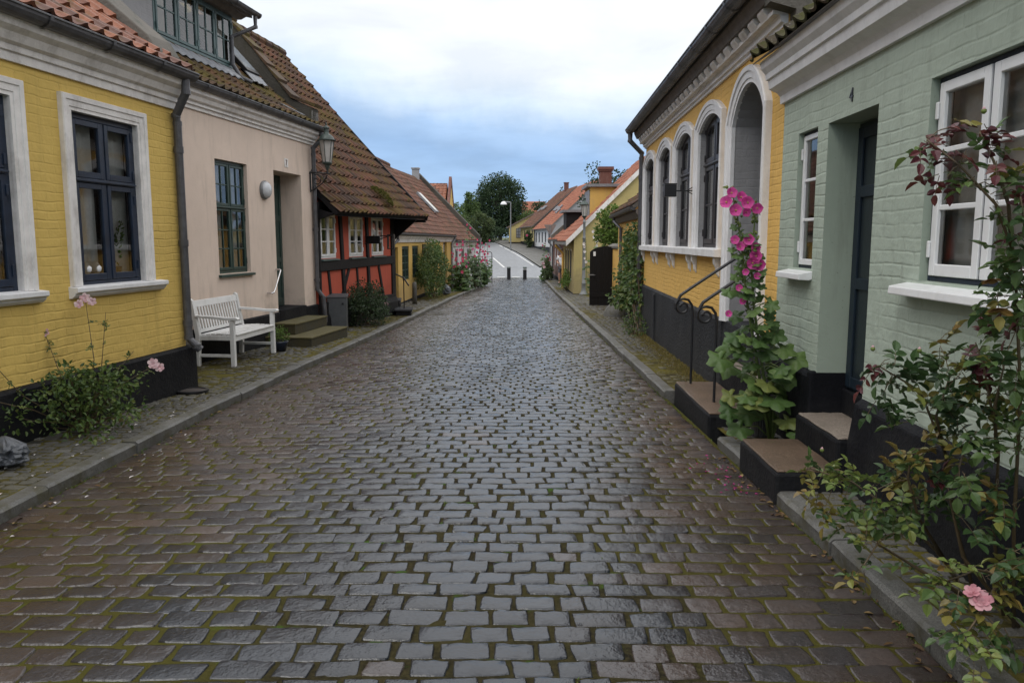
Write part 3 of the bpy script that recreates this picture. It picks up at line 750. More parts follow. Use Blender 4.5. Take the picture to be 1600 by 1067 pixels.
# ---- yellow brick house (nearest left)
H1 = House((-3.67, 8.75), 0.13, 'L', 'yellow_house', 'yellow painted brick house with orange pantile roof and navy windows, nearest on the left', 'house', 'low houses along the cobbled street')
mb = MB(); mb.m = 0
wins1 = [(-1.69, -0.72), (-3.37, -2.40), (-5.05, -4.08)]
front_wall(mb, -9, 0.0, -0.6, 3.2, [(a, b, 1.17, 2.73, 0) for a, b in wins1], 0.14, 1)
shell(mb, -9, 0.0, -0.6, 3.2, 7, 7.0)
mb.build('wall', ['yel1', 'trim'], H1.o)
mb = MB(); mb.extr([(0, -0.7), (-0.07, -0.7), (-0.07, 0.40), (-0.05, 0.425), (0, 0.43)], -9, 0.10); mb.box(0.004, 0.10, 0, 0.5, -0.7, 0.425); mb.build('plinth', 'plinth', H1.o, bevel=0.012)
cornice(H1.o, -9, 0.0, [(0, 3.0), (-0.025, 3.0), (-0.03, 3.07), (-0.05, 3.075), (-0.055, 3.12), (-0.09, 3.14), (-0.12, 3.20), (-0.17, 3.235), (-0.19, 3.29), (-0.19, 3.32), (0, 3.32)])
for i, (a, b) in enumerate(wins1):
    w = window(H1.o, a, b, 1.18, 2.73, 0.03, 2, (2.14,), ((0, 0), (0, 0)), 0.05, 0.05, 'navy', 'curtain', 0.55, 'cols', hinge=True)
    architrave(H1.o, a, b, 1.19, 2.73, 0, 0.135, 0.05); sill(H1.o, a-0.16, b+0.30 if i == 0 else b+0.2, 1.185, 0.10, 0.09, 'trim2', 0.07)
gutter(H1.o, -9, 0.06, -0.20, 3.37, 0.085)
downpipe(H1.o, [(-0.08, -0.20, 3.30), (-0.08, -0.20, 3.16), (-0.05, -0.055, 2.93), (-0.03, -0.055, 2.85), (-0.03, -0.055, 0.52), (-0.0, -0.13, 0.42), (0.02, -0.16, 0.38)], 0.044)
mb = MB(); tiles(mb, (-9, -0.23, 3.40), (0.0, -0.23, 3.40), (0.0, 3.5, 6.8), (-9, 3.5, 6.8), 0.21, 0.31, 0.16, 8); ridge_tiles(mb, (-9, 3.5, 6.85), (0.1, 3.5, 6.85)); mb.build('roof', ['t_orange', 'soffit'], H1.o, smooth=False)
def parapet(H, x0, x1, path, mat='old_render', th=0.3):
    mb = MB(); top = [(p[0], p[1]) for p in path]; low = [(p[0], max(p[1]-th, path[0][1]-0.45)) for p in reversed(path)]
    pts = top+low; mb.extr(pts, x0, x1); o = mb.build('gable_parapet', mat, H.o, bevel=0.015); return o
parapet(H1, -0.22, 0.24, [(0.02, 3.58), (0.12, 3.74), (0.5, 4.06), (1.2, 4.70), (2.0, 5.50), (3.5, 7.1)], th=0.6)
mb = MB(); mb.box(0.03, 0.30, 0.10, 3.6, -0.5, 3.12); mb.build('gable_flank', 'old_render', H1.o)
# things on the sill behind the glass
mb = MB(); mb.lathe([(0.03, 0), (0.055, 0.03), (0.06, 0.06), (0.035, 0.1), (0.02, 0.11)], (-1.50, 0.085, 1.285), 12); o = mb.build('white_jar', 'trimw', None, True); o.matrix_world = H1.mat; tag(o, 'small white jar in the yellow house window, left of its pair', 'jar', 'jars in the window')
mb = MB(); mb.lathe([(0.03, 0), (0.055, 0.03), (0.06, 0.06), (0.035, 0.1), (0.02, 0.11)], (-1.36, 0.085, 1.285), 12); o = mb.build('white_jar', 'trimw', None, True); o.matrix_world = H1.mat; tag(o, 'small white jar in the yellow house window, right of its pair', 'jar', 'jars in the window')

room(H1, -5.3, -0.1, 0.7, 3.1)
# ---- pink house
H2 = House((-4.45, 10.7), 0.143, 'L', 'pink_house', 'pale pink plastered house with long dormer, green windows and mossy pantile roof', 'house', 'low houses along the cobbled street')
mb = MB(); front_wall(mb, -1.6, 4.56, -0.7, 3.5, [(-1.0, -0.03, 1.10, 2.78, 0), (0.93, 1.92, 1.10, 2.78, 0), (2.87, 4.02, 0.39, 2.78, 0, 0.45)], 0.12)
shell(mb, -1.6, 4.56, -0.7, 3.5, 7, 7.0); mb.build('wall', 'pink', H2.o)
mb = MB()
for a, b in ((-1.6, 2.87), (4.02, 4.60)): mb.extr([(0, -0.8), (-0.035, -0.8), (-0.035, 0.35), (-0.02, 0.37), (0, 0.37)], a, b)
mb.box(2.87, 4.02, -0.035, 0.5, -0.8, 0.396); mb.build('plinth', 'plinth', H2.o, bevel=0.008)
cornice(H2.o, -1.6, 4.62, [(0, 3.38), (-0.025, 3.38), (-0.03, 3.43), (-0.06, 3.435), (-0.06, 3.47), (-0.10, 3.49), (-0.12, 3.54), (-0.16, 3.57), (-0.17, 3.63), (0, 3.63)])
for a, b in ((-1.0, -0.03), (0.93, 1.92)):
    window(H2.o, a, b, 1.10, 2.78, 0.06, 2, (2.09,), ((1, 2), (1, 1)), 0.045, 0.036, 'dgreen', 'curtain', 0.5, 'cols', hinge=True, barw=0.02)
    mb = MB(); mb.extr([(0.1, 1.10), (-0.05, 1.085), (-0.05, 1.05), (0.0, 1.05), (0.1, 1.06)], a-0.03, b+0.06); mb.build('window_sill', 'dgreen', H2.o, bevel=0.003)
mb = MB(); mb.box(2.88, 4.01, 0.40, 0.45, 0.398, 2.77); d = mb.build('door', 'dgreen', H2.o)
mb = MB(); mb.box(2.93, 2.99, 0.385, 0.3995, 0.45, 2.7); mb.box(3.9, 3.96, 0.385, 0.3995, 0.45, 2.7)
for z in (0.45, 1.2, 1.95, 2.62): mb.box(2.995, 3.895, 0.386, 0.3995, z, z+0.09)
mb.build('door_panel', 'dgreen', d, bevel=0.003)
gutter(H2.o, -1.6, 4.72, -0.19, 3.70, 0.075)
downpipe(H2.o, [(4.60, -0.19, 3.62), (4.60, -0.19, 3.50), (4.50, -0.06, 3.32), (4.50, -0.06, 3.2), (4.50, -0.06, 0.66), (4.55, -0.16, 0.50), (4.55, -0.18, 0.02)], 0.042)
mb = MB(); pt2, nr2 = tiles(mb, (-1.6, -0.22, 3.73), (4.42, -0.22, 3.73), (4.42, 3.5, 7.4), (-1.6, 3.5, 7.4), 0.21, 0.30, 0.26, 8); mb.build('roof', ['t_moss', 'soffit'], H2.o)
parapet(H2, 4.40, 4.72, [(-0.10, 4.05), (0.3, 4.22), (1.0, 5.12), (2.0, 6.27), (3.5, 7.9), (5, 6.2)], mat='dark_stone', th=1.2)
mb = MB(); mb.extr([(-0.1, 3.66), (-0.1, 4.0), (0.2, 4.0), (0.2, 3.66)], 4.405, 4.715); mb.build('kneeler_stone', 'trim', H2.o, bevel=0.01)
mb = MB(); ch = [(-0.16, 4.06), (0.3, 4.23), (1.0, 5.13), (2.0, 6.28), (3.5, 7.91)]
for k, (p, q) in enumerate(zip(ch, ch[1:])):
    n_ = max(1, int(hypot(q[0]-p[0], q[1]-p[1])/0.36))
    for i in range(n_):
        a = (lerp(p[0], q[0], i/n_), lerp(p[1], q[1], i/n_)); b = (lerp(p[0], q[0], (i+1)/n_), lerp(p[1], q[1], (i+1)/n_)); mb.tone = R.random()
        l_ = R.uniform(0.01, 0.04); mb.hexa([(4.37, a[0], a[1]), (4.75, a[0], a[1]), (4.75, b[0], b[1]), (4.37, b[0], b[1]), (4.37, a[0]-.03, a[1]+0.03+l_), (4.75, a[0]-.03, a[1]+0.03+l_), (4.75, b[0], b[1]+0.02), (4.37, b[0], b[1]+0.02)])
mb.build('coping_tiles', 't_moss', H2.o)
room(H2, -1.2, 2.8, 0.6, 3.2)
# dormer
dm = MB(); dy = 0.78; dz0, dz1 = 4.50, 5.36
dm.poly([(-0.9, dy, 4.2), (0.84, dy, 4.2), (0.84, dy, dz1), (-0.9, dy, dz1)])
for x in (-0.9, 3.16): dm.poly([(x, dy, 4.2), (x, dy, dz1), (x, 3.4, dz1+0.3), (x, 3.4, 4.2)])
dm.poly([(0.84, dy, 4.2), (3.16, dy, 4.2), (3.16, dy, dz0), (0.84, dy, dz0)])
dorm = dm.build('dormer_wall', 'grey_plaster', H2.o)
dwn = window(H2.o, 0.84, 3.16, dz0, dz1, dy-0.01, 4, (), ((1, 1),), 0.045, 0.04, 'teal', 'curtain2', 0.3, 'side', name='dormer_window', hinge=True)
dr = MB(); dr.extr([(dy-0.28, dz1+0.02), (dy-0.28, dz1+0.10), (3.6, dz1+0.85), (3.6, dz1+0.77)], -1.0, 3.36); dro = dr.build('dormer_roof', 'soffit', H2.o)
mb = MB(); tiles(mb, (-1.0, dy-0.30, dz1+0.11), (3.38, dy-0.30, dz1+0.11), (3.38, 3.6, dz1+0.87), (-1.0, 3.6, dz1+0.87), 0.21, 0.3, 0, 6, back=False); mb.build('dormer_tiles', 't_moss', dro)
cornice(dro, -0.98, 3.34, [(dy, dz1), (dy-0.09, dz1), (dy-0.2, dz1+0.05), (dy-0.24, dz1+0.08), (dy, dz1+0.1)], 'soffit')
gt = gutter(H2.o, -1.0, 3.42, dy-0.36, dz1+0.09, 0.06); gt.name = 'dormer_gutter'
downpipe(H2.o, [(3.30, dy-0.36, dz1+0.03), (3.30, dy-0.36, dz1-0.14), (3.02, dy-0.06, dz1-0.36), (3.02, dy-0.06, dz1-0.8), (3.0, dy-0.2, dz1-1.02), (3.1, dy-0.36, dz1-1.10)], 0.035, name='dormer_downpipe')
mb = MB()
for i in range(24):
    x = 0.7+i*0.105; mb.hexa([(x, dy-0.26, 4.27+0.03*(i % 2)), (x+0.1, dy-0.26, 4.27+0.03*((i+1) % 2)), (x+0.1, dy-0.01, 4.47), (x, dy-0.01, 4.47), (x, dy-0.26, 4.29+0.03*(i % 2)), (x+0.1, dy-0.26, 4.29+0.03*((i+1) % 2)), (x+0.1, dy-0.012, 4.495), (x, dy-0.012, 4.495)])
mb.build('lead_flashing', 'lead', H2.o)
mb = MB(); a_ = radians(43)
def onroof(x, s, h): # point on pink roof, s distance up slope
    v = s/5.23; p = pt2((x+1.6)/6.02, v); return p+nr2*h
mb.hexa([onroof(3.55, 1.45, .05), onroof(4.05, 1.45, .05), onroof(4.05, 2.25, .05), onroof(3.55, 2.25, .05), onroof(3.55, 1.45, .13), onroof(4.05, 1.45, .13), onroof(4.05, 2.25, .13), onroof(3.55, 2.25, .13)])
sk = mb.build('roof_window', 'black', H2.o, bevel=0.01)
mb = MB(); mb.poly([onroof(3.60, 1.53, .134), onroof(4.0, 1.53, .134), onroof(4.0, 2.18, .134), onroof(3.60, 2.18, .134)]); mb.build('pane', plain('sky_glass', (0.3, 0.33, 0.36), 0.08), sk)
mb = MB()
for i in range(6):
    x = 3.5+i*0.1; mb.hexa([onroof(x, 1.2, .06+.02*(i % 2)), onroof(x+.1, 1.2, .06+.02*((i+1) % 2)), onroof(x+.1, 1.44, .08), onroof(x, 1.44, .08), onroof(x, 1.2, .075+.02*(i % 2)), onroof(x+.1, 1.2, .075+.02*((i+1) % 2)), onroof(x+.1, 1.44, .095), onroof(x, 1.44, .095)])
mb.build('lead_flashing', 'lead', H2.o)
mb = MB(); mb.hexa([onroof(3.75, .12, .07), onroof(3.9, .12, .07), onroof(3.62, .52, .07), onroof(3.5, .52, .07), onroof(3.75, .12, .085), onroof(3.9, .12, .085), onroof(3.62, .52, .085), onroof(3.5, .52, .085)]); mb.build('lead_flashing', 'lead', H2.o)
def text(parent, body, size, loc, rx, mat, name, depth=0.003, rz=0):
    c = bpy.data.curves.new(name, 'FONT'); c.body = body; c.size = size; c.extrude = depth; c.align_x = 'CENTER'; c.align_y = 'CENTER'
    t_ = bpy.data.objects.new(name, c); COL.objects.link(t_)
    dg = bpy.context.evaluated_depsgraph_get(); me = bpy.data.meshes.new_from_object(t_.evaluated_get(dg)); bpy.data.objects.remove(t_)
    me.materials.clear(); me.materials.append(M[mat]); o = bpy.data.objects.new(name, me); COL.objects.link(o); o.parent = parent; o.location = loc; o.rotation_euler = (rx, 0, rz); return o
mb = MB(); mb.box(3.32, 3.47, -0.008, -0.001, 2.87, 3.02); pq = mb.build('number_plate', 'trim', H2.o); text(pq, '7', 0.13, (3.395, -0.010, 2.945), pi/2, 'brown', 'house_number')

# ---- red timber framed house
H3 = House((-3.04, 20.26), 0.143, 'L', 'timber_framed_house', 'red timber framed house with black beams and big mossy overhanging roof', 'house', 'low houses along the cobbled street')
win3 = [(-4.93, -4.08), (-3.30, -2.38), (-1.77, -0.87)]
mb = MB(); front_wall(mb, -5.06, 0.0, -0.8, 2.35, [(a, b, 1.24, 2.14, 0) for a, b in win3], 0.08); shell(mb, -5.06, 0.0, -0.8, 2.35, 7.4, 6.2); mb.build('wall', 'red', H3.o)
tb = MB()
def beam(x0, z0, x1, z1, w, t=0.035):
    d = Vector((x1-x0, 0, z1-z0)).normalized(); n_ = Vector((-d.z, 0, d.x))*w/2; o_ = R.uniform(0, 0.006)
    p = [Vector((x0, 0.01, z0))-n_, Vector((x1, 0.01, z1))-n_, Vector((x1, 0.01, z1))+n_, Vector((x0, 0.01, z0))+n_]
    tb.prism(p, (0, -t-o_, 0))
beam(-5.06, 1.09, 0.0, 1.11, 0.20, 0.05); beam(-5.06, 2.25, 0.05, 2.25, 0.16, 0.06)
for x0, x1, w in ((-3.86, -3.62, 0.16), (-2.16, -2.02, 0.16), (-0.14, -0.1, 0.26), (-5.02, -5.02, 0.10)): beam(x0, 2.3, x1, -0.25, w, 0.045)
for x0, z0, x1, z1, w in ((-4.55, 1.0, -4.42, 0.3, .10), (-3.35, 1.0, -4.0, 0.2, .11), (-2.85, 1.0, -2.75, 0.2, .10), (-1.30, 1.0, -0.92, 0.15, .13)): beam(x0, z0, x1, z1, w, 0.03)
beam(-5.06, 0.28, 0.0, 0.12, 0.22, 0.055)
tb.build('timber_frame', 'timber', H3.o, bevel=0.012)
mb = MB(); mb.extr([(0, -0.8), (-0.12, -0.8), (-0.09, 0.05), (-0.05, 0.16), (0, 0.18)], -5.06, 0.05); mb.build('plinth', 'plinth', H3.o, bevel=0.02)
for a, b in win3:
    window(H3.o, a, b, 1.24, 2.14, 0.0, 2, (), ((0, 2),), 0.035, 0.042, 'trimw', 'curtain2', 0.9, 'full', hinge=True, barw=0.022)
    mb = MB(); mb.extr([(0.05, 1.235), (-0.075, 1.22), (-0.075, 1.195), (0.05, 1.195)], a-0.03, b+0.03); mb.build('window_sill', 'teal', H3.o)
mb = MB()
# eave comes forward along its length; local frame: (x, y, z)
eA = (-5.06, -0.45, 2.13); eB = (0.72, -0.72, 2.20); rB = (0.72, 3.15, 6.45); rA = (-5.06, 3.15, 6.45)
tiles(mb, eA, eB, rB, rA, 0.24, 0.30, 0.10, 8, wig=0.012, lift=0.055, amp=0.036); ridge_tiles(mb, (-5.06, 3.15, 6.5), (0.75, 3.15, 6.5), 0.13)
tiles(mb, (0.72, 7.2, 2.2), (-5.06, 7.2, 2.2), (-5.06, 3.15, 6.45), (0.72, 3.15, 6.45), 0.3, 0.35, 0, 4)
mb.build('roof', ['t_red', 'timber'], H3.o)
mb = MB()
for (z, y0_) in ((2.02, -0.62),):
    mb.prism([(0.02, 0.02, 2.30), (0.02, -0.62, 2.12), (0.02, -0.02, 1.62)], (0.09, 0, 0)); mb.box(0.0, 0.6, 0.0, 0.12, 2.14, 2.28)
mb.prism([(-5.05, -0.02, 2.2), (-5.05, -0.36, 2.10), (-5.05, -0.04, 2.0)], (0.09, 0, 0))
mb.box(0.66, 0.72, -0.68, 0.3, 2.06, 2.14)
mb.poly([(-5.05, 0.0, 2.2), (0.68, 0.0, 2.2), (0.68, -0.66, 2.12), (-5.05, -0.42, 2.06)])
mb.build('eaves_bracket', 'timber', H3.o)
mb = MB()
# rake board seen dark against the sky
mb.hexa([(0.70, -0.70, 2.10), (0.77, -0.70, 2.10), (0.77, 3.15, 6.36), (0.70, 3.15, 6.36), (0.70, -0.74, 2.24), (0.77, -0.74, 2.24), (0.77, 3.15, 6.50), (0.70, 3.15, 6.50)]); mb.build('barge_board', 'timber', H3.o)

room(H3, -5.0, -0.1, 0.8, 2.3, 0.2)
# ---- low yellow house
H4 = House((-3.48, 24.3), 0.047, 'L', 'low_yellow_house', 'low warm yellow house with dull red roof behind the red timber framed house', 'house', 'low houses along the cobbled street')
w4 = [(0.5, 1.72), (2.36, 3.62), (5.73, 7.1), (7.93, 9.2)]
holes = [(a, b, 0.33, 1.41, 0) for a, b in w4[:2]]+[(a, b, 0.9, 1.38, 0) for a, b in w4[2:]]+[(-1.2, -0.15, -0.2, 1.39, 0, 0.12), (10.2, 11.4, -0.5, 1.5, 0, 0.12)]
mb = MB(); front_wall(mb, -3.6, 13.2, -1.3, 1.85, holes, 0.09); shell(mb, -3.6, 13.2, -1.3, 1.85, 7, 5.0); mb.build('wall', 'yel4', H4.o)
mb = MB(); mb.extr([(0, -1.4), (-0.03, -1.4), (-0.03, -0.34), (0, -0.33)], -0.1, 6); mb.extr([(0, -1.4), (-0.03, -1.4), (-0.03, -0.45), (0, -0.44)], 6.003, 10.2); mb.build('plinth', 'plinth', H4.o)
for i, (a, b) in enumerate(w4): window(H4.o, a, b, 0.33 if i < 2 else 0.9, 1.41 if i < 2 else 1.38, 0.03, 2, (), ((1, 3),) if i < 2 else ((0, 1),), 0.05, 0.04, 'dgreen', 'curtain', 0.5, 'cols')
mb = MB(); mb.box(-1.19, -0.16, 0.08, 0.12, -0.2, 1.38); d = mb.build('door', 'door_dark', H4.o)
mb = MB(); mb.box(10.21, 11.39, 0.08, 0.12, -0.5, 1.49); mb.build('door', 'door_dark', H4.o)
mb = MB(); mb.box(10.3, 11.3, 0.06, 0.0795, 1.05, 1.4); mb.build('fanlight', 'glass', H4.o)
cornice(H4.o, -3.6, 13.2, [(0, 1.53), (-0.05, 1.53), (-0.08, 1.62), (-0.14, 1.70), (-0.14, 1.76), (0, 1.76)], 'trim')
gutter(H4.o, -1.7, 13.25, -0.19, 1.80, 0.06)
downpipe(H4.o, [(-1.1, -0.19, 1.74), (-1.1, -0.19, 1.60), (-1.5, -0.06, 1.40), (-1.5, -0.06, -0.2)], 0.04); downpipe(H4.o, [(12.95, -0.19, 1.74), (12.95, -0.19, 1.62), (12.75, -0.06, 1.42), (12.75, -0.06, -0.62)], 0.045, 'zinc_l')
mb = MB(); tiles(mb, (-3.6, -0.22, 1.83), (13.2, -0.22, 1.83), (13.2, 2.95, 5.08), (-3.6, 2.95, 5.08), 0.22, 0.30, 0.10, 5); ridge_tiles(mb, (-3.6, 2.95, 5.12), (13.2, 2.95, 5.12)); mb.build('roof', ['t_rust', 'soffit'], H4.o)
def slope_box(H, name, mat, x0, x1, s0, s1, A, Bz, h0, h1, parent=None):
    """box lying on a roof; A=(y,z) eave, Bz=(y,z) ridge"""
    L = hypot(Bz[0]-A[0], Bz[1]-A[1]); d = ((Bz[0]-A[0])/L, (Bz[1]-A[1])/L); n_ = (-d[1], d[0])
    P = lambda x, s_, h: (x, A[0]+d[0]*s_+n_[0]*h, A[1]+d[1]*s_+n_[1]*h)
    mb = MB(); mb.hexa([P(x0, s0, h0), P(x1, s0, h0), P(x1, s1, h0), P(x0, s1, h0), P(x0, s0, h1), P(x1, s0, h1), P(x1, s1, h1), P(x0, s1, h1)]); return mb.build(name, mat, parent or H.o)
room(H4, 0, 10, -0.3, 1.7, 0.2)
# ---- white house
H5 = House((-2.80, 37.4), 0.09, 'L', 'white_house', 'small whitewashed house at the end of the left row, half hidden by hollyhocks', 'house', 'low houses along the cobbled street')
w5 = [(0.7, 1.5), (2.6, 3.5), (4.6, 5.4)]
mb = MB(); front_wall(mb, 0.0, 7.7, -1.4, 1.6, [(a, b, 0.1, 1.15, 0) for a, b in w5], 0.08); shell(mb, 0, 7.7, -1.4, 1.6, 7, 5.0); mb.build('wall', 'white5', H5.o)
mb = MB(); mb.extr([(0, -1.5), (-0.03, -1.5), (-0.03, -0.5), (0, -0.49)], 0, 7.7); mb.build('plinth', 'plinth2', H5.o)
for a, b in w5: window(H5.o, a, b, 0.1, 1.15, 0.03, 2, (), ((0, 2),), 0.05, 0.04, 'zinc_l', 'curtain', 0.5, 'cols')
cornice(H5.o, 0, 7.7, [(0, 1.3), (-0.05, 1.3), (-0.1, 1.42), (-0.12, 1.52), (0, 1.52)], 'trim')
gutter(H5.o, 0.05, 7.8, -0.17, 1.56, 0.06, 'zinc_l')
mb = MB(); tiles(mb, (-0.1, -0.2, 1.60), (7.75, -0.2, 1.60), (7.75, 3.2, 5.08), (-0.1, 3.2, 5.08), 0.24, 0.32, 0.05, 5); mb.build('roof', ['t_rust', 'soffit'], H5.o)
mb = MB(); mb.hexa([(7.6, -0.25, 1.50), (8.15, -0.25, 1.50), (8.15, 3.2, 5.0), (7.6, 3.2, 5.0), (7.6, -0.25, 1.88), (8.15, -0.25, 1.88), (8.15, 3.2, 5.38), (7.6, 3.2, 5.38)]); mb.build('gable_parapet', 'dark_stone', H5.o)
o = slope_box(H5, 'roof_window', 'lead', 0.6, 1.35, 1.7, 3.0, (-0.2, 1.66), (3.2, 5.14), 0.05, 0.14); slope_box(H5, 'pane', 'curtain', 0.66, 1.29, 1.8, 2.93, (-0.2, 1.66), (3.2, 5.14), 0.141, 0.146, o)
mb = MB(); mb.box(6.6, 6.95, 3.0, 3.35, 4.7, 5.5); mb.box(6.56, 6.99, 2.96, 3.39, 5.503, 5.58); mb.build('chimney', 'grey_plaster', H5.o)
# ---- gabled yellow house beyond, ridge at right angles to the street
H6 = House((-5.0, 62), 0.0, 'L', 'gabled_house', 'tall yellow gabled house with orange roof rising behind the left row', 'house')
mb = MB()
mb.poly([(0, 0, -2), (7, 0, -2), (7, 0, 3.4), (3.5, 0, 6.3), (0, 0, 3.4)]); mb.poly([(0, 0, -2), (0, 9, -2), (0, 9, 3.4), (0, 0, 3.4)]); mb.poly([(7, 0, -2), (7, 9, -2), (7, 9, 3.4), (7, 0, 3.4)]); mb.poly([(0, 9, -2), (7, 9, -2), (7, 9, 3.4), (3.5, 9, 6.3), (0, 9, 3.4)])
mb.build('wall', 'yel4', H6.o)
mb = MB(); tiles(mb, (-0.2, 9, 3.25), (-0.2, 0.3, 3.25), (3.5, 0.3, 6.2), (3.5, 9, 6.2), 0.3, 0.36, 0, 5); tiles(mb, (7.2, 0.3, 3.25), (7.2, 9, 3.25), (3.5, 9, 6.2), (3.5, 0.3, 6.2), 0.3, 0.36, 0, 4); mb.build('roof', ['t_orange', 'soffit'], H6.o)
mb = MB(); mb.prism([(-0.1, -0.05, 3.2), (3.5, -0.05, 6.2), (7.1, -0.05, 3.2), (7.1, -0.05, 3.6), (3.7, -0.05, 6.75), (3.3, -0.05, 6.75), (-0.1, -0.05, 3.6)], (0, 0.2, 0)); mb.build('gable_parapet', 'brick', H6.o)

# ================================================================ HOUSES, right side (local x runs back towards the camera)
G1 = House((2.303, 6.85), 0.0286, 'R', 'green_house', 'sage green painted brick house with white casements, nearest on the right', 'house', 'low houses along the cobbled street')
mb = MB(); ox = 0.1  # x' measured from (2.30,6.75) plus 0.1
hs = [(0.43, 0.86, 1.38, 2.44, 0), (1.07, 1.90, 0.20, 2.43, 0, 0.28), (2.54, 3.56, 1.38, 2.45, 0)]
front_wall(mb, 0.0, 9, -0.6, 2.9, hs, 0.09, 1); shell(mb, 0, 9, -0.6, 2.9, 7, 6.4); mb.build('wall', ['green', 'green_flat'], G1.o)
mb = MB(); mb.extr([(0, -0.7), (-0.05, -0.7), (-0.05, 0.58), (-0.03, 0.62), (0, 0.625)], 0.0, 1.07)
mb.extr([(0, -0.7), (-0.10, -0.7), (-0.085, 0.3), (-0.05, 0.56), (0, 0.60)], 1.90, 9); mb.box(1.0735, 1.8965, 0.19, 0.4, -0.7, 0.506); mb.box(1.01, 1.0729, -0.0495, 0.27, 0.3, 0.628)
mb.build('plinth', 'plinth', G1.o, bevel=0.015)
cornice(G1.o, 0.0, 9, [(0, 2.74), (-0.03, 2.74), (-0.035, 2.80), (-0.06, 2.83), (-0.13, 2.86), (-0.14, 2.93), (-0.16, 2.935), (-0.165, 2.98), (-0.20, 3.02), (-0.215, 3.075), (-0.20, 3.09), (0, 3.09)], 'trim2')
fw = window(G1.o, 0.43, 0.86, 1.38, 2.44, 0.045, 1, (), ((0, 2),), 0.022, 0.04, 'navy', 'curtain2', 0.5, 'side', sashmat='trimw', hinge=True)
window(G1.o, 2.54, 3.56, 1.38, 2.45, 0.045, 2, (), ((0, 2),), 0.026, 0.055, 'navy', 'curtain', 0.62, 'side', sashmat='trimw', hinge=True, barw=0.028)
for a, b in ((0.31, 0.88), (2.40, 3.7)):
    mb = MB(); mb.extr([(0.05, 1.375), (-0.10, 1.345), (-0.105, 1.30), (-0.02, 1.295), (0.05, 1.32)], a, b); mb.build('window_sill', 'trimw', G1.o, bevel=0.006)
mb = MB(); mb.box(1.08, 1.895, 0.22, 0.26, 0.51, 2.42); d = mb.build('door', 'door_dark', G1.o)
mb = MB(); mb.box(1.11, 1.19, 0.20, 0.2195, 0.53, 2.39); mb.box(1.79, 1.87, 0.20, 0.2195, 0.53, 2.39)
for z in (0.53, 1.25, 1.9, 2.31): mb.box(1.191, 1.789, 0.202, 0.2195, z, z+0.08)
mb.build('door_panel', plain('blue_green_door', (0.006, 0.016, 0.028), 0.55), d, bevel=0.004)
mb = MB(); tiles(mb, (-0.06, -0.26, 3.085), (9, -0.26, 3.085), (9, 3.5, 6.4), (-0.06, 3.5, 6.4), 0.21, 0.30, 0.12, 8, wig=0.02, lift=0.05, amp=0.034, thick=0.012); mb.build('roof', ['t_dark', 'soffit'], G1.o)
text(G1.o, '4', 0.13, (1.47, -0.004, 2.55), pi/2, 'black', 'house_number', 0.004)
room(G1, 0.2, 1.0, 1.1, 2.7, 0.2, 1.0); room(G1, 2.0, 6, 1.1, 2.7, 0.2, 0.9, 'trim')
# ---- ochre house with arched windows
G2 = House((2.63, 15.71), 0.037, 'R', 'ochre_house', 'ochre yellow house with tall arched windows and high arched doorway', 'house', 'low houses along the cobbled street')
w2 = [(0.14, 1.38), (1.92, 3.16), (3.65, 4.89), (5.37, 6.61)]
mb = MB(); front_wall(mb, 0.0, 8.9, -1.0, 3.6, [(a, b, 1.50, 2.95, 0.15, 0.07) for a, b in w2]+[(7.2, 8.38, 0.72, 2.78, 0.34, 0.55)], 0.15, 1)
shell(mb, 0, 8.9, -1.0, 3.6, 7, 6.4); mb.build('wall', ['yel2', 'grey_plaster'], G2.o)
mb = MB()
for a, b in ((0.0, 7.03), (8.55, 8.9)): mb.extr([(0, -1), (-0.05, -1), (-0.045, 0.70), (-0.02, 0.73), (0, 0.735)], a, b)
mb.box(7.031, 8.549, -0.03, 0.6, -1, 0.728); mb.build('plinth', 'plinth2', G2.o, bevel=0.012)
for a, b in w2:
    window(G2.o, a, b, 1.50, 3.10, 0.065, 2, (2.54,), ((0, 1), (0, 0)), 0.055, 0.05, 'charcoal', 'curtain', 0.55, 'cols', arch=0.15, hinge=True, barw=0.025)
    architrave(G2.o, a, b, 1.50, 2.95, 0.15, 0.155, 0.06, 'trim2')
    for xx in (a-0.05, b+0.05):
        mb = MB(); mb.prism([(xx-0.035, 0, 1.405), (xx-0.035, -0.075, 1.405), (xx-0.035, -0.07, 1.33), (xx-0.035, -0.04, 1.28), (xx-0.035, -0.035, 1.22), (xx-0.035, 0, 1.17)], (0.07, 0, 0)); mb.build('sill_bracket', 'trim2', G2.o, bevel=0.008)
mb = MB(); mb.extr([(0.14, 1.515), (-0.11, 1.495), (-0.11, 1.41), (0.0, 1.405), (0.0, 1.45), (0.14, 1.48)], -0.03, 6.83); mb.build('window_sill', 'trim2', G2.o, bevel=0.004)
architrave(G2.o, 7.2, 8.38, 0.72, 2.78, 0.34, 0.16, 0.07, 'trim2', 'door_surround')
mb = MB(); mb.box(7.1, 8.45, 0.52, 0.56, 0.72, 3.14); mb.build('door', 'charcoal', G2.o)
cornice(G2.o, -0.02, 8.9, [(0, 3.37), (-0.03, 3.37), (-0.035, 3.40), (-0.06, 3.405), (-0.065, 3.44), (-0.075, 3.46), (0, 3.46)], 'trim2')
mb = MB(); mb.box(-0.02, 8.9, -0.13, 0, 3.461, 3.50)
x = 0.1
while x < 8.8:
    mb.prism([(x, 0, 3.46), (x, -0.12, 3.46), (x, -0.17, 3.53), (x, -0.17, 3.56), (x, 0, 3.56)], (0.19, 0, 0)); x += 0.325
mb.build('corbel_frieze', 'trim', G2.o, bevel=0.006)
mb = MB(); mb.extr([(0, 3.561), (-0.19, 3.561), (-0.24, 3.66), (-0.24, 3.72), (0, 3.72)], -0.04, 8.9); mb.build('eaves_board', 'soffit', G2.o)
gutter(G2.o, -0.1, 9.0, -0.32, 3.74, 0.085)
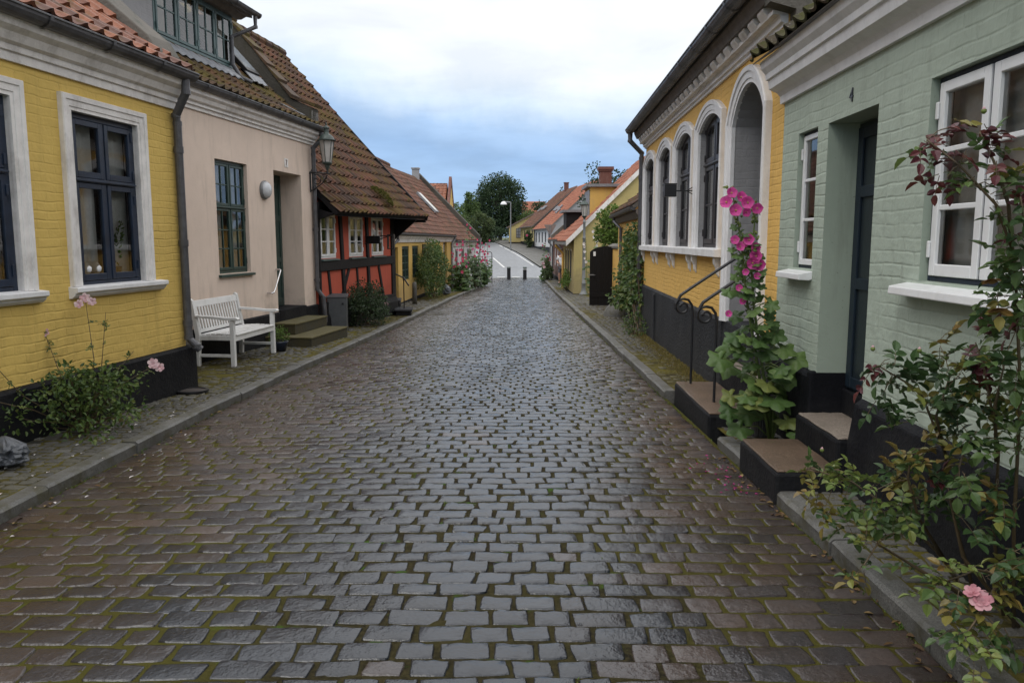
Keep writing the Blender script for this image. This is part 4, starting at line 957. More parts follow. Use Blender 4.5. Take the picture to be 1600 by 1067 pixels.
downpipe(G2.o, [(0.02, -0.32, 3.66), (0.02, -0.32, 3.52), (-0.08, -0.08, 3.30), (-0.08, -0.08, 3.2), (-0.08, -0.08, 0.05)], 0.048)
mb = MB(); tiles(mb, (-0.1, -0.27, 3.74), (8.9, -0.27, 3.74), (8.9, 3.5, 6.6), (-0.1, 3.5, 6.6), 0.21, 0.3, 0.1, 5); mb.build('roof', ['t_rust', 'soffit'], G2.o)
mb = MB(); mb.prism([(8.905, 0.012, 3.2), (8.905, 0.012, 3.46), (8.905, -0.20, 3.52), (8.905, -0.22, 3.90), (8.905, 3.5, 6.95), (8.905, 7, 3.8), (8.905, 7, 3.2)], (0.16, 0, 0)); mb.build('gable_parapet', 'old_render', G2.o)
mb = MB(); mb.tube([(0.0+2.05, -0.075, 0.66), (2.05, -0.075, -0.2)], 0.018, 8); mb.tube([(2.05, -0.075, 0.64), (1.99, -0.09, 0.69)], 0.018, 8); mb.build('vent_pipe', 'plinth2', G2.o)
room(G2, 0.05, 6.9, 1.0, 3.4)
# ---- small ochre outbuilding
G3 = House((2.98, 22.2), 0.055, 'R', 'outbuilding', 'small ochre outbuilding with low tiled roof beside the downpipe of the ochre house', 'house')
mb = MB(); front_wall(mb, 0.0, 6.2, -1.0, 2.2, [], 0.1); shell(mb, 0, 6.2, -1.0, 2.2, 4, 3.6); mb.build('wall', 'yel2', G3.o)
cornice(G3.o, -0.02, 6.2, [(0, 2.05), (-0.06, 2.05), (-0.14, 2.16), (-0.14, 2.22), (0, 2.22)], 'soffit')
gutter(G3.o, -0.15, 6.2, -0.2, 2.26, 0.06)
downpipe(G3.o, [(1.0, -0.2, 2.2), (1.0, -0.2, 2.1), (1.6, -0.06, 1.9), (1.6, -0.06, 0)], 0.04)
mb = MB(); tiles(mb, (-0.15, -0.22, 2.30), (6.2, -0.22, 2.30), (6.2, 2.0, 3.9), (-0.15, 2.0, 3.9), 0.22, 0.3, 0, 6); mb.build('roof', ['t_red', 'soffit'], G3.o)
mb = MB(); mb.extr([(0, -1.0), (-0.02, -1.0), (-0.02, 0.05), (0, 0.06)], 0.0, 6.2); mb.build('plinth', 'plinth2', G3.o)
# yard wall between outbuilding and gabled house
G3b = House((3.02, 24.6), 0.0, 'R', 'yard_wall', 'low ochre yard wall behind the climbing plant and black gate', 'wall')
mb = MB(); mb.box(0.0, 2.3, 0, 0.25, -1.2, 1.35); mb.build('wall', 'yel2', G3b.o)
mb = MB(); mb.extr([(-0.04, 1.353), (-0.04, 1.42), (0.12, 1.50), (0.29, 1.42), (0.29, 1.353)], -0.03, 2.33); mb.build('coping', 'old_render', G3b.o, bevel=0.01)
# ---- yellow house showing its gable to us
G4 = House((2.40, 30.6), 0.0, 'L', 'gable_end_house', 'pale yellow house turning its tall gable to the street, with flat topped dormer', 'house', 'low houses along the cobbled street')
# this root uses y inward = -X, so build in world-like axes instead: x' = Y, y' = -(X-2.40)
G4.o.rotation_euler = (0, 0, 0); G4.mat = Matrix.Translation((2.40, 30.6, 0))
mb = MB(); e4 = 1.74; D4 = 6.6
mb.poly([(0, 0, -1.4), (D4, 0, -1.4), (D4, 0, e4), (D4/2, 0, e4+D4/2), (0, 0, e4)])
mb.poly([(0, 6.2, -1.4), (D4, 6.2, -1.4), (D4, 6.2, e4), (D4/2, 6.2, e4+D4/2), (0, 6.2, e4)]); mb.poly([(D4, 0, -1.4), (D4, 6.2, -1.4), (D4, 6.2, e4), (D4, 0, e4)])
w44 = [(1.2, 2.1), (2.6, 3.5), (4.0, 4.9)]; y0 = 0
for a, b in w44:
    mb.poly([(0, y0, -1.4), (0, a, -1.4), (0, a, e4), (0, y0, e4)]); mb.poly([(0, a, -1.4), (0, b, -1.4), (0, b, -0.05), (0, a, -0.05)]); mb.poly([(0, a, 1.25), (0, b, 1.25), (0, b, e4), (0, a, e4)]); y0 = b
mb.poly([(0, y0, -1.4), (0, 6.2, -1.4), (0, 6.2, e4), (0, y0, e4)]); mb.build('wall', 'yel7', G4.o)
for a, b in w44:
    mb = MB(); mb.box(0.02, 0.06, a, b, -0.05, 1.25)
    wo = mb.build('window', 'trimw', G4.o); mb = MB(); mb.poly([(0.015, a+.08, 0.05), (0.015, b-.08, 0.05), (0.015, b-.08, 1.17), (0.015, a+.08, 1.17)]); mb.build('pane', 'dark', wo)
mb = MB(); mb.box(-0.03, D4, -0.03, 6.2, -1.5, -0.47); mb.build('plinth', 'plinth', G4.o)
mb = MB(); tiles(mb, (-0.28, 6.3, e4-0.18), (-0.28, -0.03, e4-0.18), (D4/2, -0.03, e4+D4/2+0.1), (D4/2, 6.3, e4+D4/2+0.1), 0.22, 0.3, 0, 6); tiles(mb, (D4+.28, -0.03, e4-0.18), (D4+.28, 6.3, e4-0.18), (D4/2, 6.3, e4+D4/2+.1), (D4/2, -0.03, e4+D4/2+.1), 0.3, 0.34, 0, 4); mb.build('roof', ['t_bright', 'soffit'], G4.o)
mb = MB(); mb.hexa([(-0.32, -0.10, e4-0.38), (-0.32, -0.04, e4-0.38), (D4/2, -0.04, e4+D4/2-0.12), (D4/2, -0.10, e4+D4/2-0.12), (-0.32, -0.10, e4-0.16), (-0.32, -0.04, e4-0.16), (D4/2, -0.04, e4+D4/2+0.10), (D4/2, -0.10, e4+D4/2+0.10)]); mb.build('barge_board', 'lampgrey' if False else 'trim', G4.o)
mb = MB(); mb.box(-0.42, -0.30, -0.05, 6.3, e4-0.32, e4-0.22); mb.build('gutter', 'zinc_l', G4.o)
downpipe(G4.o, [(-0.36, 5.9, e4-0.3), (-0.36, 5.9, e4-0.42), (-0.05, 5.9, e4-0.75), (-0.05, 5.9, -0.6)], 0.05, 'yel2')
mb = MB(); mb.box(0.75, 2.6, 1.5, 3.6, 2.3, 3.72); dwo = mb.build('dormer', 'yel4', G4.o); mb = MB(); mb.box(0.6, 2.75, 1.35, 3.75, 3.725, 3.84); mb.build('dormer_roof', 'zinc_l', dwo)
mb = MB(); mb.box(0.715, 0.747, 1.6, 3.5, 2.55, 3.62); mb.build('dormer_window', 'lead', dwo)
mb = MB(); mb.box(1.42, 1.92, 4.0, 4.5, 2.6, 4.55); mb.box(1.38, 1.96, 3.96, 4.54, 4.553, 4.62); mb.box(1.34, 2.0, 3.92, 4.58, 4.623, 4.75); mb.build('chimney', 'brick', G4.o)
# ---- brick house
G5 = House((2.72, 52.6), -0.012, 'R', 'brick_house', 'low dark red brick house with mossy roof and black dormer', 'house', 'low houses along the cobbled street')
mb = MB(); front_wall(mb, 0, 12.5, -1.6, 1.55, [(8.2, 9.3, -0.78, 1.15, 0), (1.8, 2.6, 0, 1.1, 0), (4.2, 5.0, 0, 1.1, 0)], 0.12); shell(mb, 0, 12.5, -1.6, 1.55, 6.4, 4.6); mb.build('wall', 'brick', G5.o)
mb = MB(); mb.box(8.21, 9.29, 0.08, 0.12, -0.78, 1.14); d = mb.build('door', 'door_dark', G5.o); mb = MB(); mb.box(8.3, 9.2, 0.06, 0.0795, -0.2, 1.05); mb.build('door_panel', plain('pale_blue_door', (0.20, 0.26, 0.30), 0.4), d)
for a, b in ((1.8, 2.6), (4.2, 5.0)): window(G5.o, a, b, 0, 1.1, 0.03, 2, (), ((0, 1),), 0.05, 0.04, 'trimw', None)
mb = MB(); mb.extr([(0, -1.7), (-0.04, -1.7), (-0.04, -0.6), (0, -0.59)], 0, 8.0); mb.build('plinth', 'plinth', G5.o)
gutter(G5.o, -0.2, 12.5, -0.3, 1.6, 0.06, 'zinc'); downpipe(G5.o, [(0.2, -0.3, 1.54), (0.2, -0.3, 1.45), (0.5, -0.05, 1.2), (0.5, -0.05, -0.8)], 0.04); downpipe(G5.o, [(7.2, -0.3, 1.54), (7.2, -0.3, 1.45), (7.7, -0.05, 1.2), (7.7, -0.05, -0.8)], 0.04, 'zinc_l')
mb = MB(); tiles(mb, (-0.3, -0.32, 1.64), (12.5, -0.32, 1.64), (12.5, 3.2, 4.7), (-0.3, 3.2, 4.7), 0.24, 0.32, 0.05, 4); mb.build('roof', ['t_bright', 'soffit'], G5.o)
mb = MB(); mb.hexa([(3.0, -0.32, 1.62), (3.6, -0.32, 1.62), (3.6, 3.2, 4.7), (3.0, 3.2, 4.7), (3.0, -0.32, 1.9), (3.6, -0.32, 1.9), (3.6, 3.2, 4.98), (3.0, 3.2, 4.98)]); mb.build('gable_parapet', 'old_render', G5.o)
mb = MB(); mb.box(4.5, 6.6, 0.35, 1.8, 2.0, 3.2); dwo = mb.build('dormer', 'timber', G5.o); mb = MB(); mb.box(4.3, 6.8, 0.12, 2.0, 3.203, 3.34); mb.build('dormer_roof', 'zinc_l', dwo)
# ---- houses across the junction
def farhouse(P, tan, name, label, wall, roofm, L, zb, zt, ridge, D, nw, ws, basec='plinth', grey=None):
    H = House(P, tan, 'R', name, label, 'house', 'houses across the junction')
    wl_ = [(L*(i+0.5)/nw-ws/2, L*(i+0.5)/nw+ws/2) for i in range(nw)]
    mb = MB(); front_wall(mb, 0, L, zb-2.5, zt, [(a, b, zb+0.9, zt-0.45, 0) for a, b in wl_], 0.1)
    m_ = 0
    mb.poly([(0, 0, zb-2.5), (0, D, zb-2.5), (0, D, zt), (0, D/2, ridge), (0, 0, zt)]); mb.m = 1 if grey else 0; mb.poly([(L, 0, zb-2.5), (L, D, zb-2.5), (L, D, zt), (L, D/2, ridge), (L, 0, zt)]); mb.build('wall', [wall, grey or wall], H.o)
    mb = MB(); mb.extr([(0, zb-2.5), (-0.05, zb-2.5), (-0.05, zb+0.45), (0, zb+0.46)], 0, L); mb.build('plinth', basec, H.o)
    for a, b in wl_: window(H.o, a, b, zb+0.9, zt-0.45, 0.03, 2, (), ((0, 2),), 0.07, 0.05, 'charcoal' if wall != 'white5' else 'navy', 'curtain', 0.5, 'cols')
    mb = MB(); tiles(mb, (-0.2, -0.25, zt-0.1), (L+0.1, -0.25, zt-0.1), (L+0.1, D/2, ridge+0.1), (-0.2, D/2, ridge+0.1), 0.3, 0.36, 0, 4); mb.build('roof', [roofm, 'soffit'], H.o)
    gutter(H.o, -0.2, L+0.1, -0.32, zt-0.12, 0.08, 'zinc_l')
    return H
F6 = farhouse((2.62, 91), -0.105, 'far_white_house', 'whitewashed house with light orange roof and grey gable across the junction', 'white5', 't_bright', 12, 0.45, 2.9, 7.6, 10, 5, 0.9, 'plinth2', 'grey_plaster')
F7 = farhouse((1.15, 103.5), -0.112, 'far_yellow_house', 'yellow house with dark orange roof between white house and small gabled house', 'yel7', 't_rust', 12.3, 1.0, 3.3, 7.7, 10, 5, 0.9, 'plinth', 'old_render')
for H, rows in ((F6, ((2.0, 4.6), (3.4, 4.5), (5.0, 4.6), (6.2, 4.0))), (F7, ((3, 4.4), (5, 4.6), (6.2, 4.6)))):
    zt = 2.8 if H is F6 else 3.35; rz_ = 7.7 if H is F6 else 7.8; D_ = 5
    for xx, s0 in rows: slope_box(H, 'roof_window', 'lead', xx, xx+0.6, s0-0.9-0.8, s0-0.2-0.8, (-0.25, zt), (D_, rz_), 0.09, 0.2)
mb = MB(); mb.box(6.0, 6.5, 4.6, 5.1, 7.3, 8.5); mb.box(5.95, 6.55, 4.55, 5.15, 8.503, 8.62); mb.build('chimney', 'brick', F7.o)
F8 = empty('far_gabled_house', (-0.4, 105, 0), 0, 'small yellow house with its lopsided gable facing down the road', 'house', 'houses across the junction')
mb = MB(); mb.poly([(0, 0, -1), (5, 0, -1), (5, 0, 5.9), (0, 0, 3.35)]); mb.poly([(0, 0, -1), (0, 7, -1), (0, 7, 3.35), (0, 0, 3.35)]); mb.poly([(5, 0, -1), (5, 7, -1), (5, 7, 5.9), (5, 0, 5.9)]); mb.poly([(0, 7, -1), (5, 7, -1), (5, 7, 5.9), (0, 7, 3.35)]); mb.build('wall', 'yel7', F8)
mb = MB(); mb.box(-0.05, 5, -0.05, 7, -1, 1.35); mb.build('plinth', 'plinth', F8)
mb = MB(); tiles(mb, (-0.3, 7.1, 3.25), (-0.3, -0.15, 3.25), (5.1, -0.15, 6.05), (5.1, 7.1, 6.05), 0.3, 0.36, 0, 4); mb.build('roof', ['t_rust', 'soffit'], F8)
mb = MB(); mb.box(0.95, 1.6, -0.03, 0.02, 1.9, 3.15); wo = mb.build('window', 'charcoal', F8); mb = MB()
for i in range(2):
    for k in range(3): mb.poly([(1.0+i*.3, -0.035, 1.96+k*.4), (1.26+i*.3, -0.035, 1.96+k*.4), (1.26+i*.3, -0.035, 2.3+k*.4), (1.0+i*.3, -0.035, 2.3+k*.4)])
mb.build('pane', 'zinc_l', wo)
F9 = empty('distant_house', (3.0, 150, 0), 0, 'distant house with plain orange roof among the trees', 'house')
mb = MB(); mb.box(-1, 4.0, 0, 8, 1, 6.0); mb.build('wall', 'brick', F9); mb = MB(); tiles(mb, (-1.2, -0.3, 5.6), (4.0, -0.3, 5.6), (3.4, 4, 9.0), (-1.2, 4, 9.0), 0.35, 0.4, 0, 4); mb.build('roof', ['t_bright', 'soffit'], F9)
mb = MB(); mb.box(3.8, 4.8, 3.5, 4.5, 6, 8.4); mb.build('chimney', 'grey_plaster', F9)
# ================================================================ STREET THINGS
pv = lambda Y: gz(Y)+0.10
# ---- white slatted bench
b0 = empty('park_bench', (-3.75, 10.5, pv(10.6)-0.005), atan2(1, 0.10), 'white slatted wooden bench against the pink house', 'bench')
L, Dp = 1.40, 0.56
def part(o, name, mat, fn, bevel=0.004, smooth=False, label=None):
    mb = MB(); fn(mb); p = mb.build(name, mat, o, smooth=smooth, bevel=bevel)
    if label: p['label'] = label
    return p
for x in (0, L-0.06):
    part(b0, 'leg', 'bench', lambda m: m.hexa([(x, 0, 0), (x+.06, 0, 0), (x+.06, .06, 0), (x, .06, 0), (x, 0, .63), (x+.06, 0, .63), (x+.06, .06, .63), (x, .06, .63)]), 0.006)
    def back(m):
        prof = [(Dp-.05, 0), (Dp+.01, 0), (Dp-.01, .42), (Dp+.07, .90), (Dp+.045, .925), (Dp+.01, .90), (Dp-.075, .42)]
        m.extr(prof, x, x+.06)
    part(b0, 'leg', 'bench', back, 0.006)
    part(b0, 'armrest', 'bench', lambda m: m.extr([(-.06, .632), (-.07, .655), (-.04, .675), (.12, .672), (.3, .69), (Dp-.02, .70), (Dp-.02, .67), (.3, .655), (.12, .636)], x-.012, x+.072), 0.006)
    part(b0, 'stretcher', 'bench', lambda m: m.box(x+.015, x+.045, .062, Dp-.055, .13, .17), 0.004)
def seat(m):
    for i in range(7):
        y0_ = -0.01+i*0.075; m.box(0.062, L-.062, y0_, y0_+.06, .43-0.004*abs(i-3), .452-0.004*abs(i-3))
part(b0, 'seat', 'bench', seat)
part(b0, 'seat_rail', 'bench', lambda m: (m.box(.061, L-.061, .005, .035, .345, .425), m.box(.061, L-.061, Dp-.05, Dp-.02, .345, .425), m.box(0.015, .045, .0605, Dp-.06, .36, .425), m.box(L-.045, L-.015, .0605, Dp-.06, .36, .425)))
def bk(m):
    m.hexa([(.061, Dp+.005, .80), (L-.061, Dp+.005, .80), (L-.061, Dp+.03, .80), (.061, Dp+.03, .80), (.061, Dp+.022, .89), (L-.061, Dp+.022, .89), (L-.061, Dp+.047, .89), (.061, Dp+.047, .89)])
    m.box(.061, L-.061, Dp-.055, Dp-.03, .455, .50)
    n = 16
    for i in range(n):
        x = .085+i*(L-.17-.04)/(n-1); m.hexa([(x, Dp-.05, .50), (x+.04, Dp-.05, .50), (x+.04, Dp-.036, .50), (x, Dp-.036, .50), (x, Dp+.008, .799), (x+.04, Dp+.008, .799), (x+.04, Dp+.022, .799), (x, Dp+.022, .799)])
part(b0, 'backrest', 'bench', bk)

# ---- wall lantern on scrolled bracket
l0 = empty('wall_lantern', tuple(H2.w(4.42, 0, 2.62)), H2.o.rotation_euler.z, 'green patinated lantern on a scrolled iron bracket at the corner of the pink house', 'lantern')
def lantern(parent, x, y, z, s=1.0, mat='verdigris'):
    """six sided tapering street lantern, z = bottom of the glass"""
    def ring(m, prof, n=6): m.lathe([(r*s, zz*s) for r, zz in prof], (x, y, z), n)
    hd = part(parent, 'lantern_roof', mat, lambda m: m.lathe([(0.175*s, .40*s), (.178*s, .415*s), (.15*s, .425*s), (.13*s, .46*s), (.10*s, .50*s), (.055*s, .525*s), (.045*s, .55*s), (.042*s, .62*s), (.062*s, .625*s), (.062*s, .64*s), (.03*s, .67*s), (.012*s, .69*s), (.02*s, .71*s), (.002*s, .735*s)], (x, y, z), 20), 0)
    part(parent, 'glass', 'lampglass', lambda m: ring(m, [(.078, .0), (.135, .40)]), 0)
    def fr(m):
        for i in range(6):
            a = 2*pi*i/6; m.tube([(x+.08*s*cos(a), y+.08*s*sin(a), z), (x+.139*s*cos(a), y+.139*s*sin(a), z+.40*s)], .008*s, 5)
        m.lathe([(.09*s, -.02*s), (.098*s, .0), (.085*s, .012*s)], (x, y, z), 6); m.lathe([(.02*s, -.13*s), (.035*s, -.1*s), (.05*s, -.05*s), (.09*s, -.021*s)], (x, y, z), 10)
    part(parent, 'lantern_frame', mat, fr, 0)
lantern(l0, 0.0, -0.36, 0.42)
def sc_(cx, cz, r0, r1, a0, a1, n=22): return [(0, cx+lerp(r0, r1, i/n)*cos(lerp(a0, a1, i/n)), cz+lerp(r0, r1, i/n)*sin(lerp(a0, a1, i/n))) for i in range(n+1)]
def brk(m):
    m.tube([(0, 0, .23), (0, -.1, .245), (0, -.2, .235), (0, -.36, .22), (0, -.42, .215)], .012, 6); m.tube([(0, -.36, .22), (0, -.36, .30)], .02, 8)
    m.tube([(0, -0.02, -.12), (0, -0.02, .26)], .014, 6)
    m.tube(sc_(-.14, .10, .11, .015, 1.2, 9.5), .009, 5); m.tube(sc_(-.30, .15, .06, .012, 0.5, 8), .008, 5); m.tube(sc_(-.08, -.04, .05, .01, 2, 9), .008, 5)
    m.tube([(0, -.02, -.1), (0, -.12, -.05), (0, -.26, .05), (0, -.36, .2)], .011, 6)
part(l0, 'bracket', 'black', brk, 0)
# ---- round wall lamp
w0 = empty('wall_lamp', tuple(H2.w(2.48, 0, 2.42)), H2.o.rotation_euler.z, 'round white bulkhead lamp on the pink house wall beside the door', 'lamp')
def disc(m, r, prof): # prof (radius, -y)
    n = 24; rings = [m.vs([(a*cos(2*pi*i/n), -d, a*sin(2*pi*i/n)) for i in range(n)]) for a, d in prof]
    for k in range(len(prof)-1):
        for i in range(n): j = (i+1) % n; m.face(rings[k]+i, rings[k]+j, rings[k+1]+j, rings[k+1]+i)
    m.face(*[rings[-1]+i for i in range(n)])
part(w0, 'lamp_base', 'zinc_l', lambda m: disc(m, 1, [(.15, 0), (.155, .03), (.14, .05)]), 0, True); part(w0, 'lamp_shade', plain('opal_glass', (.55, .57, .6), .25), lambda m: disc(m, 1, [(.135, .045), (.13, .075), (.10, .10), (.05, .115), (.005, .12)]), 0, True)
# ---- steel grab rail
g0 = empty('grab_rail', tuple(H2.w(2.6, 0, 0.9)), H2.o.rotation_euler.z, 'thin polished steel grab rail beside the pink house door', 'handrail')
part(g0, 'rail', 'chrome', lambda m: m.tube([(.22, 0, .2), (.22, -.08, .205), (.20, -.10, .19), (-.04, -.10, -.12), (-.10, -.10, -.17), (-.14, -.08, -.18), (-.14, 0, -.18)], .014, 8), 0)
# ---- mossy steps of the pink house
def step(name, label, cat, H, x0, x1, y0, y1, z0, z1, top, side, group=None, nose=0.012):
    o = empty(name, tuple(H.w((x0+x1)/2, y0, 0)), H.o.rotation_euler.z, label, cat, group); hx = (x1-x0)/2; d = y1-y0
    part(o, 'riser', side, lambda m: m.box(-hx, hx, 0, d, z0, z1-.03), 0.01); part(o, 'tread', top, lambda m: m.box(-hx-nose, hx+nose, -nose, d, z1-.029, z1), 0.008); return o
step('stone_step', 'lower mossy stone step at the pink house door, the wider one', 'step', H2, 2.25, 3.95, -.84, -.037, -.4, .015, 'mossstep', 'mossriser', 'stone doorsteps')
step('stone_step', 'upper mossy stone step right under the pink house door', 'step', H2, 2.55, 4.0, -.43, -.037, .016, .205, 'mossstep', 'mossriser', 'stone doorsteps')
# ---- grey cabinet
c0_ = empty('utility_cabinet', (-3.5, 15.62, pv(15.6)), 0.1, 'small grey metal cabinet standing right of the mossy steps', 'cabinet')
part(c0_, 'body', 'bingrey', lambda m: m.box(-.19, .19, 0, .26, 0, .66), .012); part(c0_, 'lid', 'bingrey', lambda m: m.hexa([(-.205, -.015, .661), (.205, -.015, .661), (.205, .275, .661), (-.205, .275, .661), (-.205, -.015, .68), (.205, -.015, .68), (.205, .275, .73), (-.205, .275, .73)]), .006)
part(c0_, 'lock', 'black', lambda m: m.box(.10, .14, -.008, -.001, .52, .56), .003)
# ---- projecting bracket in front of the timber framed house
s0 = empty('iron_bracket', tuple(H3.w(-2.25, 0, 1.62)), H3.o.rotation_euler.z, 'black iron bracket with small box lantern on the red timber framed wall', 'bracket')
part(s0, 'arm', 'black', lambda m: (m.tube([(0, 0, .06), (0, -.62, .08)], .012, 6), m.tube([(0, -.56, .08), (0, -.56, -.16)], .01, 6), m.tube([(0, 0, -.10), (0, -.55, .06)], .01, 6)), 0)
part(s0, 'box', 'timber', lambda m: m.box(-.03, .03, -.36, -.04, -.10, .07), .006); part(s0, 'frame', 'black', lambda m: (m.box(-.05, .05, -.56, -.5405, -.2, .09), m.box(-.05, .05, -.70, -.68, -.2, .09), m.box(-.05, .05, -.70, -.54, -.22, -.2005), m.box(-.05, .05, -.70, -.54, .0905, .11)), .002)
# ---- steps and handrail of the low yellow house
o = empty('stone_step', (-2.72, 19.55, pv(19.6)), 0.1, 'dark block step with overhanging slab in front of the low yellow house', 'step', 'stone doorsteps')
part(o, 'riser', 'plinth', lambda m: m.box(-.19, .19, .03, .8, -.05, .10), .01); part(o, 'tread', 'plinth2', lambda m: m.box(-.23, .22, 0, .85, .101, .15), .01)
o = empty('stone_step', (-3.2, 20.5, pv(20.4)), 0.1, 'worn dark upper step beside the corner of the timber framed house', 'step', 'stone doorsteps')
part(o, 'riser', 'plinth', lambda m: m.box(-.26, .26, 0, .9, -.05, .27), .03); part(o, 'tread', 'plinth2', lambda m: m.box(-.27, .27, -.02, .9, .271, .33), .02)
o = empty('handrail', (-2.72, 19.95, pv(19.9)+.13), 0, 'straight black handrail on a thin post by the low yellow house door', 'handrail')
part(o, 'post', 'black', lambda m: m.tube([(-.03, 0, 0), (-.03, 0, .80)], .014, 8), 0); part(o, 'rail', 'black', lambda m: m.tube([(.12, -.2, .62), (-.03, 0, .80), (-.62, .9, .98)], .02, 8), 0)
o = empty('stone_bollard', (-3.02, 24.3, pv(24.3)), 0, 'low grey post standing before the low yellow house', 'post')
part(o, 'shaft', 'granite', lambda m: m.lathe([(.075, -.05), (.07, .6), (.06, .66), (.03, .68)], (0, 0, 0), 14), 0, True)
o = empty('wall_board', tuple(H4.w(4.75, 0, 1.27)), H4.o.rotation_euler.z, 'small brown board on the low yellow house beside its windows', 'board')
part(o, 'panel', 'brown', lambda m: m.box(-.32, .32, -.04, -.002, -.16, .16), .01); part(o, 'ledge', 'brown', lambda m: m.box(-.34, .34, -.055, -.003, .161, .185), .004)
# crumpled sacks
def sack(name, loc, r, h, label, seed=1):
    q = random.Random(seed); mb = MB(); n, k = 40, 24; ids = []
    cr_ = [(Vector((q.uniform(-1, 1), q.uniform(-1, 1), q.uniform(-1, 1))).normalized(), q.uniform(-.2, .9), q.uniform(.03, .10)) for _ in range(46)]
    for i in range(k+1):
        t = i/k; pts = []
        for j in range(n):
            a = 2*pi*j/n; prof = min(1, (t/.18))**.6*(1 if t < .6 else max(.10, 1-((t-.6)/.4)**1.3*.9)); d = Vector((cos(a), sin(a), (t-.45)*1.6)).normalized(); k_ = 1
            for c, o_, am in cr_: k_ -= am*max(0, 1-abs(d.dot(c)-o_)*9)
            pts.append((r*prof*k_*cos(a)*1.05, r*prof*k_*sin(a)*.9, h*t))
        ids.append(mb.vs(pts))
    for i in range(k):
        for j in range(n): l = (j+1) % n; mb.face(ids[i]+j, ids[i]+l, ids[i+1]+l, ids[i+1]+j)
    mb.face(*[ids[0]+j for j in range(n)]); mb.face(*[ids[k]+j for j in range(n)])
    o = mb.build(name, 'plastic', None, False, loc=loc); tag(o, label, 'sack', 'grey plastic sacks'); return o
sack('plastic_sack', (-3.62, 5.45, pv(5.4)), .165, .22, 'grey plastic sack cut off by the left edge of the photo')
sack('plastic_sack', (-2.52, 29.8, pv(29.8)), .2, .42, 'blue grey plastic sack beside the shrub of the low yellow house', 4)
o = empty('drain_cover', (-3.52, 8.5, pv(8.5)+.012), 0, 'round iron cover in the left pavement at the yellow house corner', 'drain cover')
part(o, 'rim', 'black', lambda m: m.lathe([(.17, 0), (.17, .02), (.14, .022), (.14, .008)], (0, 0, 0), 24), 0); part(o, 'lid', plain('rusty_iron', (.05, .04, .035), .7, bump=.004), lambda m: m.lathe([(.138, 0), (.138, .012), (.005, .014)], (0, 0, 0), 24), 0)
# ---- right hand steps
def worn(m, x0, x1, y0, y1, z0, z1, j=.005, n=7):
    """box with slightly uneven, knocked edges"""
    g = {}
    def P(i, k, t):
        if (i, k, t) not in g:
            x, y, z = lerp(x0, x1, i/n), lerp(y0, y1, k/n), (z0, z1)[t]
            g[i, k, t] = m.vs([(x+R.uniform(-j, j), y+R.uniform(-j, j), z+(R.uniform(-j, j*.4) if t and (i in (0, n) or k in (0, n)) else 0))])
        return g[i, k, t]
    for i in range(n):
        for k in range(n): m.face(P(i, k, 1), P(i+1, k, 1), P(i+1, k+1, 1), P(i, k+1, 1))
        m.face(P(i, 0, 0), P(i+1, 0, 0), P(i+1, 0, 1), P(i, 0, 1)); m.face(P(i, n, 0), P(i, n, 1), P(i+1, n, 1), P(i+1, n, 0))
        m.face(P(0, i, 0), P(0, i, 1), P(0, i+1, 1), P(0, i+1, 0)); m.face(P(n, i, 0), P(n, i+1, 0), P(n, i+1, 1), P(n, i, 1))
def wstep(label, x0, x1, y0, y1, z0, z1, top='stepstone', group='stone doorsteps'):
    o = empty('stone_step', ((x0+x1)/2, (y0+y1)/2, 0), -.02, label, 'step', group); a, b = (x1-x0)/2, (y1-y0)/2
    def body(m):
        worn(m, -a, a, -b, b, z0, z1-.012)
    part(o, 'riser', 'plinth', body, .022)
    part(o, 'tread', top, lambda m: worn(m, -a+.014, a-.014, -b+.016, b-.014, z1-.0115, z1, .0035), .006); return o
wstep('big black sided step with brown tread in the road edge by the green house', 1.685, 2.12, 4.84, 5.68, -.25, .145, 'brownstep')
wstep('upper black sided step with pale tread under the green house door', 2.121, 2.475, 4.97, 5.765, -.25, .325)
wstep('long black sided step with brown tread below the arched doorway', 1.74, 2.2, 6.75, 8.35, -.3, .09, 'brownstep')
wstep('upper step against the arched doorway, mostly behind the hollyhock', 2.201, 2.55, 6.9, 8.2, -.3, .36)
# ---- scrolled handrails
def rail(label, yy, z0):
    o = empty('iron_handrail', (1.90, yy, z0), 0, label, 'handrail', 'scrolled handrails')
    part(o, 'post', 'black', lambda m: m.tube([(0, 0, -.02), (0, 0, .78), (-.012, 0, .85), (-.05, 0, .90), (-.10, 0, .91)], .013, 8), 0)
    pts = [(-.10, 0, .91)]
    for i in range(1, 27):
        t = i/26; a = pi/2+t*2*pi*1.18; r = lerp(.085, .03, t); pts.append((-.105+r*cos(a)*1.0, 0, .825+r*sin(a)))
    part(o, 'scroll', 'black', lambda m: (m.tube(pts, .012, 8), m.lathe([(.002, -.02), (.02, 0), (.002, .02)], tuple(pts[-1]), 10)), 0)
    part(o, 'rail', 'black', lambda m: m.tube([(-.185, 0, .80), (-.18, 0, .86), (-.13, 0, .95), (-.03, 0, 1.02), (.25, 0, 1.21), (.62, 0, 1.46)], .016, 8), 0)
    return o
rail('far scrolled black iron handrail of the arched doorway steps', 8.22, .08); rail('near scrolled black iron handrail of the arched doorway steps', 7.25, .08)
o = empty('fluted_post', (2.07, 6.42, pv(6.4)), 0, 'short dark fluted post behind the big step, under the hollyhock leaves', 'post')
def flut(m):
    n = 40; prof = []; b = []
    for z in (0, .32): b.append(m.vs([((.06+.006*(i % 2))*cos(2*pi*i/n), (.06+.006*(i % 2))*sin(2*pi*i/n), z) for i in range(n)]))
    for i in range(n): j = (i+1) % n; m.face(b[0]+i, b[0]+j, b[1]+j, b[1]+i)
    m.face(*[b[1]+i for i in range(n)])
part(o, 'shaft', 'zinc', flut, 0); part(o, 'cap', 'zinc', lambda m: m.lathe([(.07, .321), (.07, .345), (.04, .36)], (0, 0, 0), 16), 0)
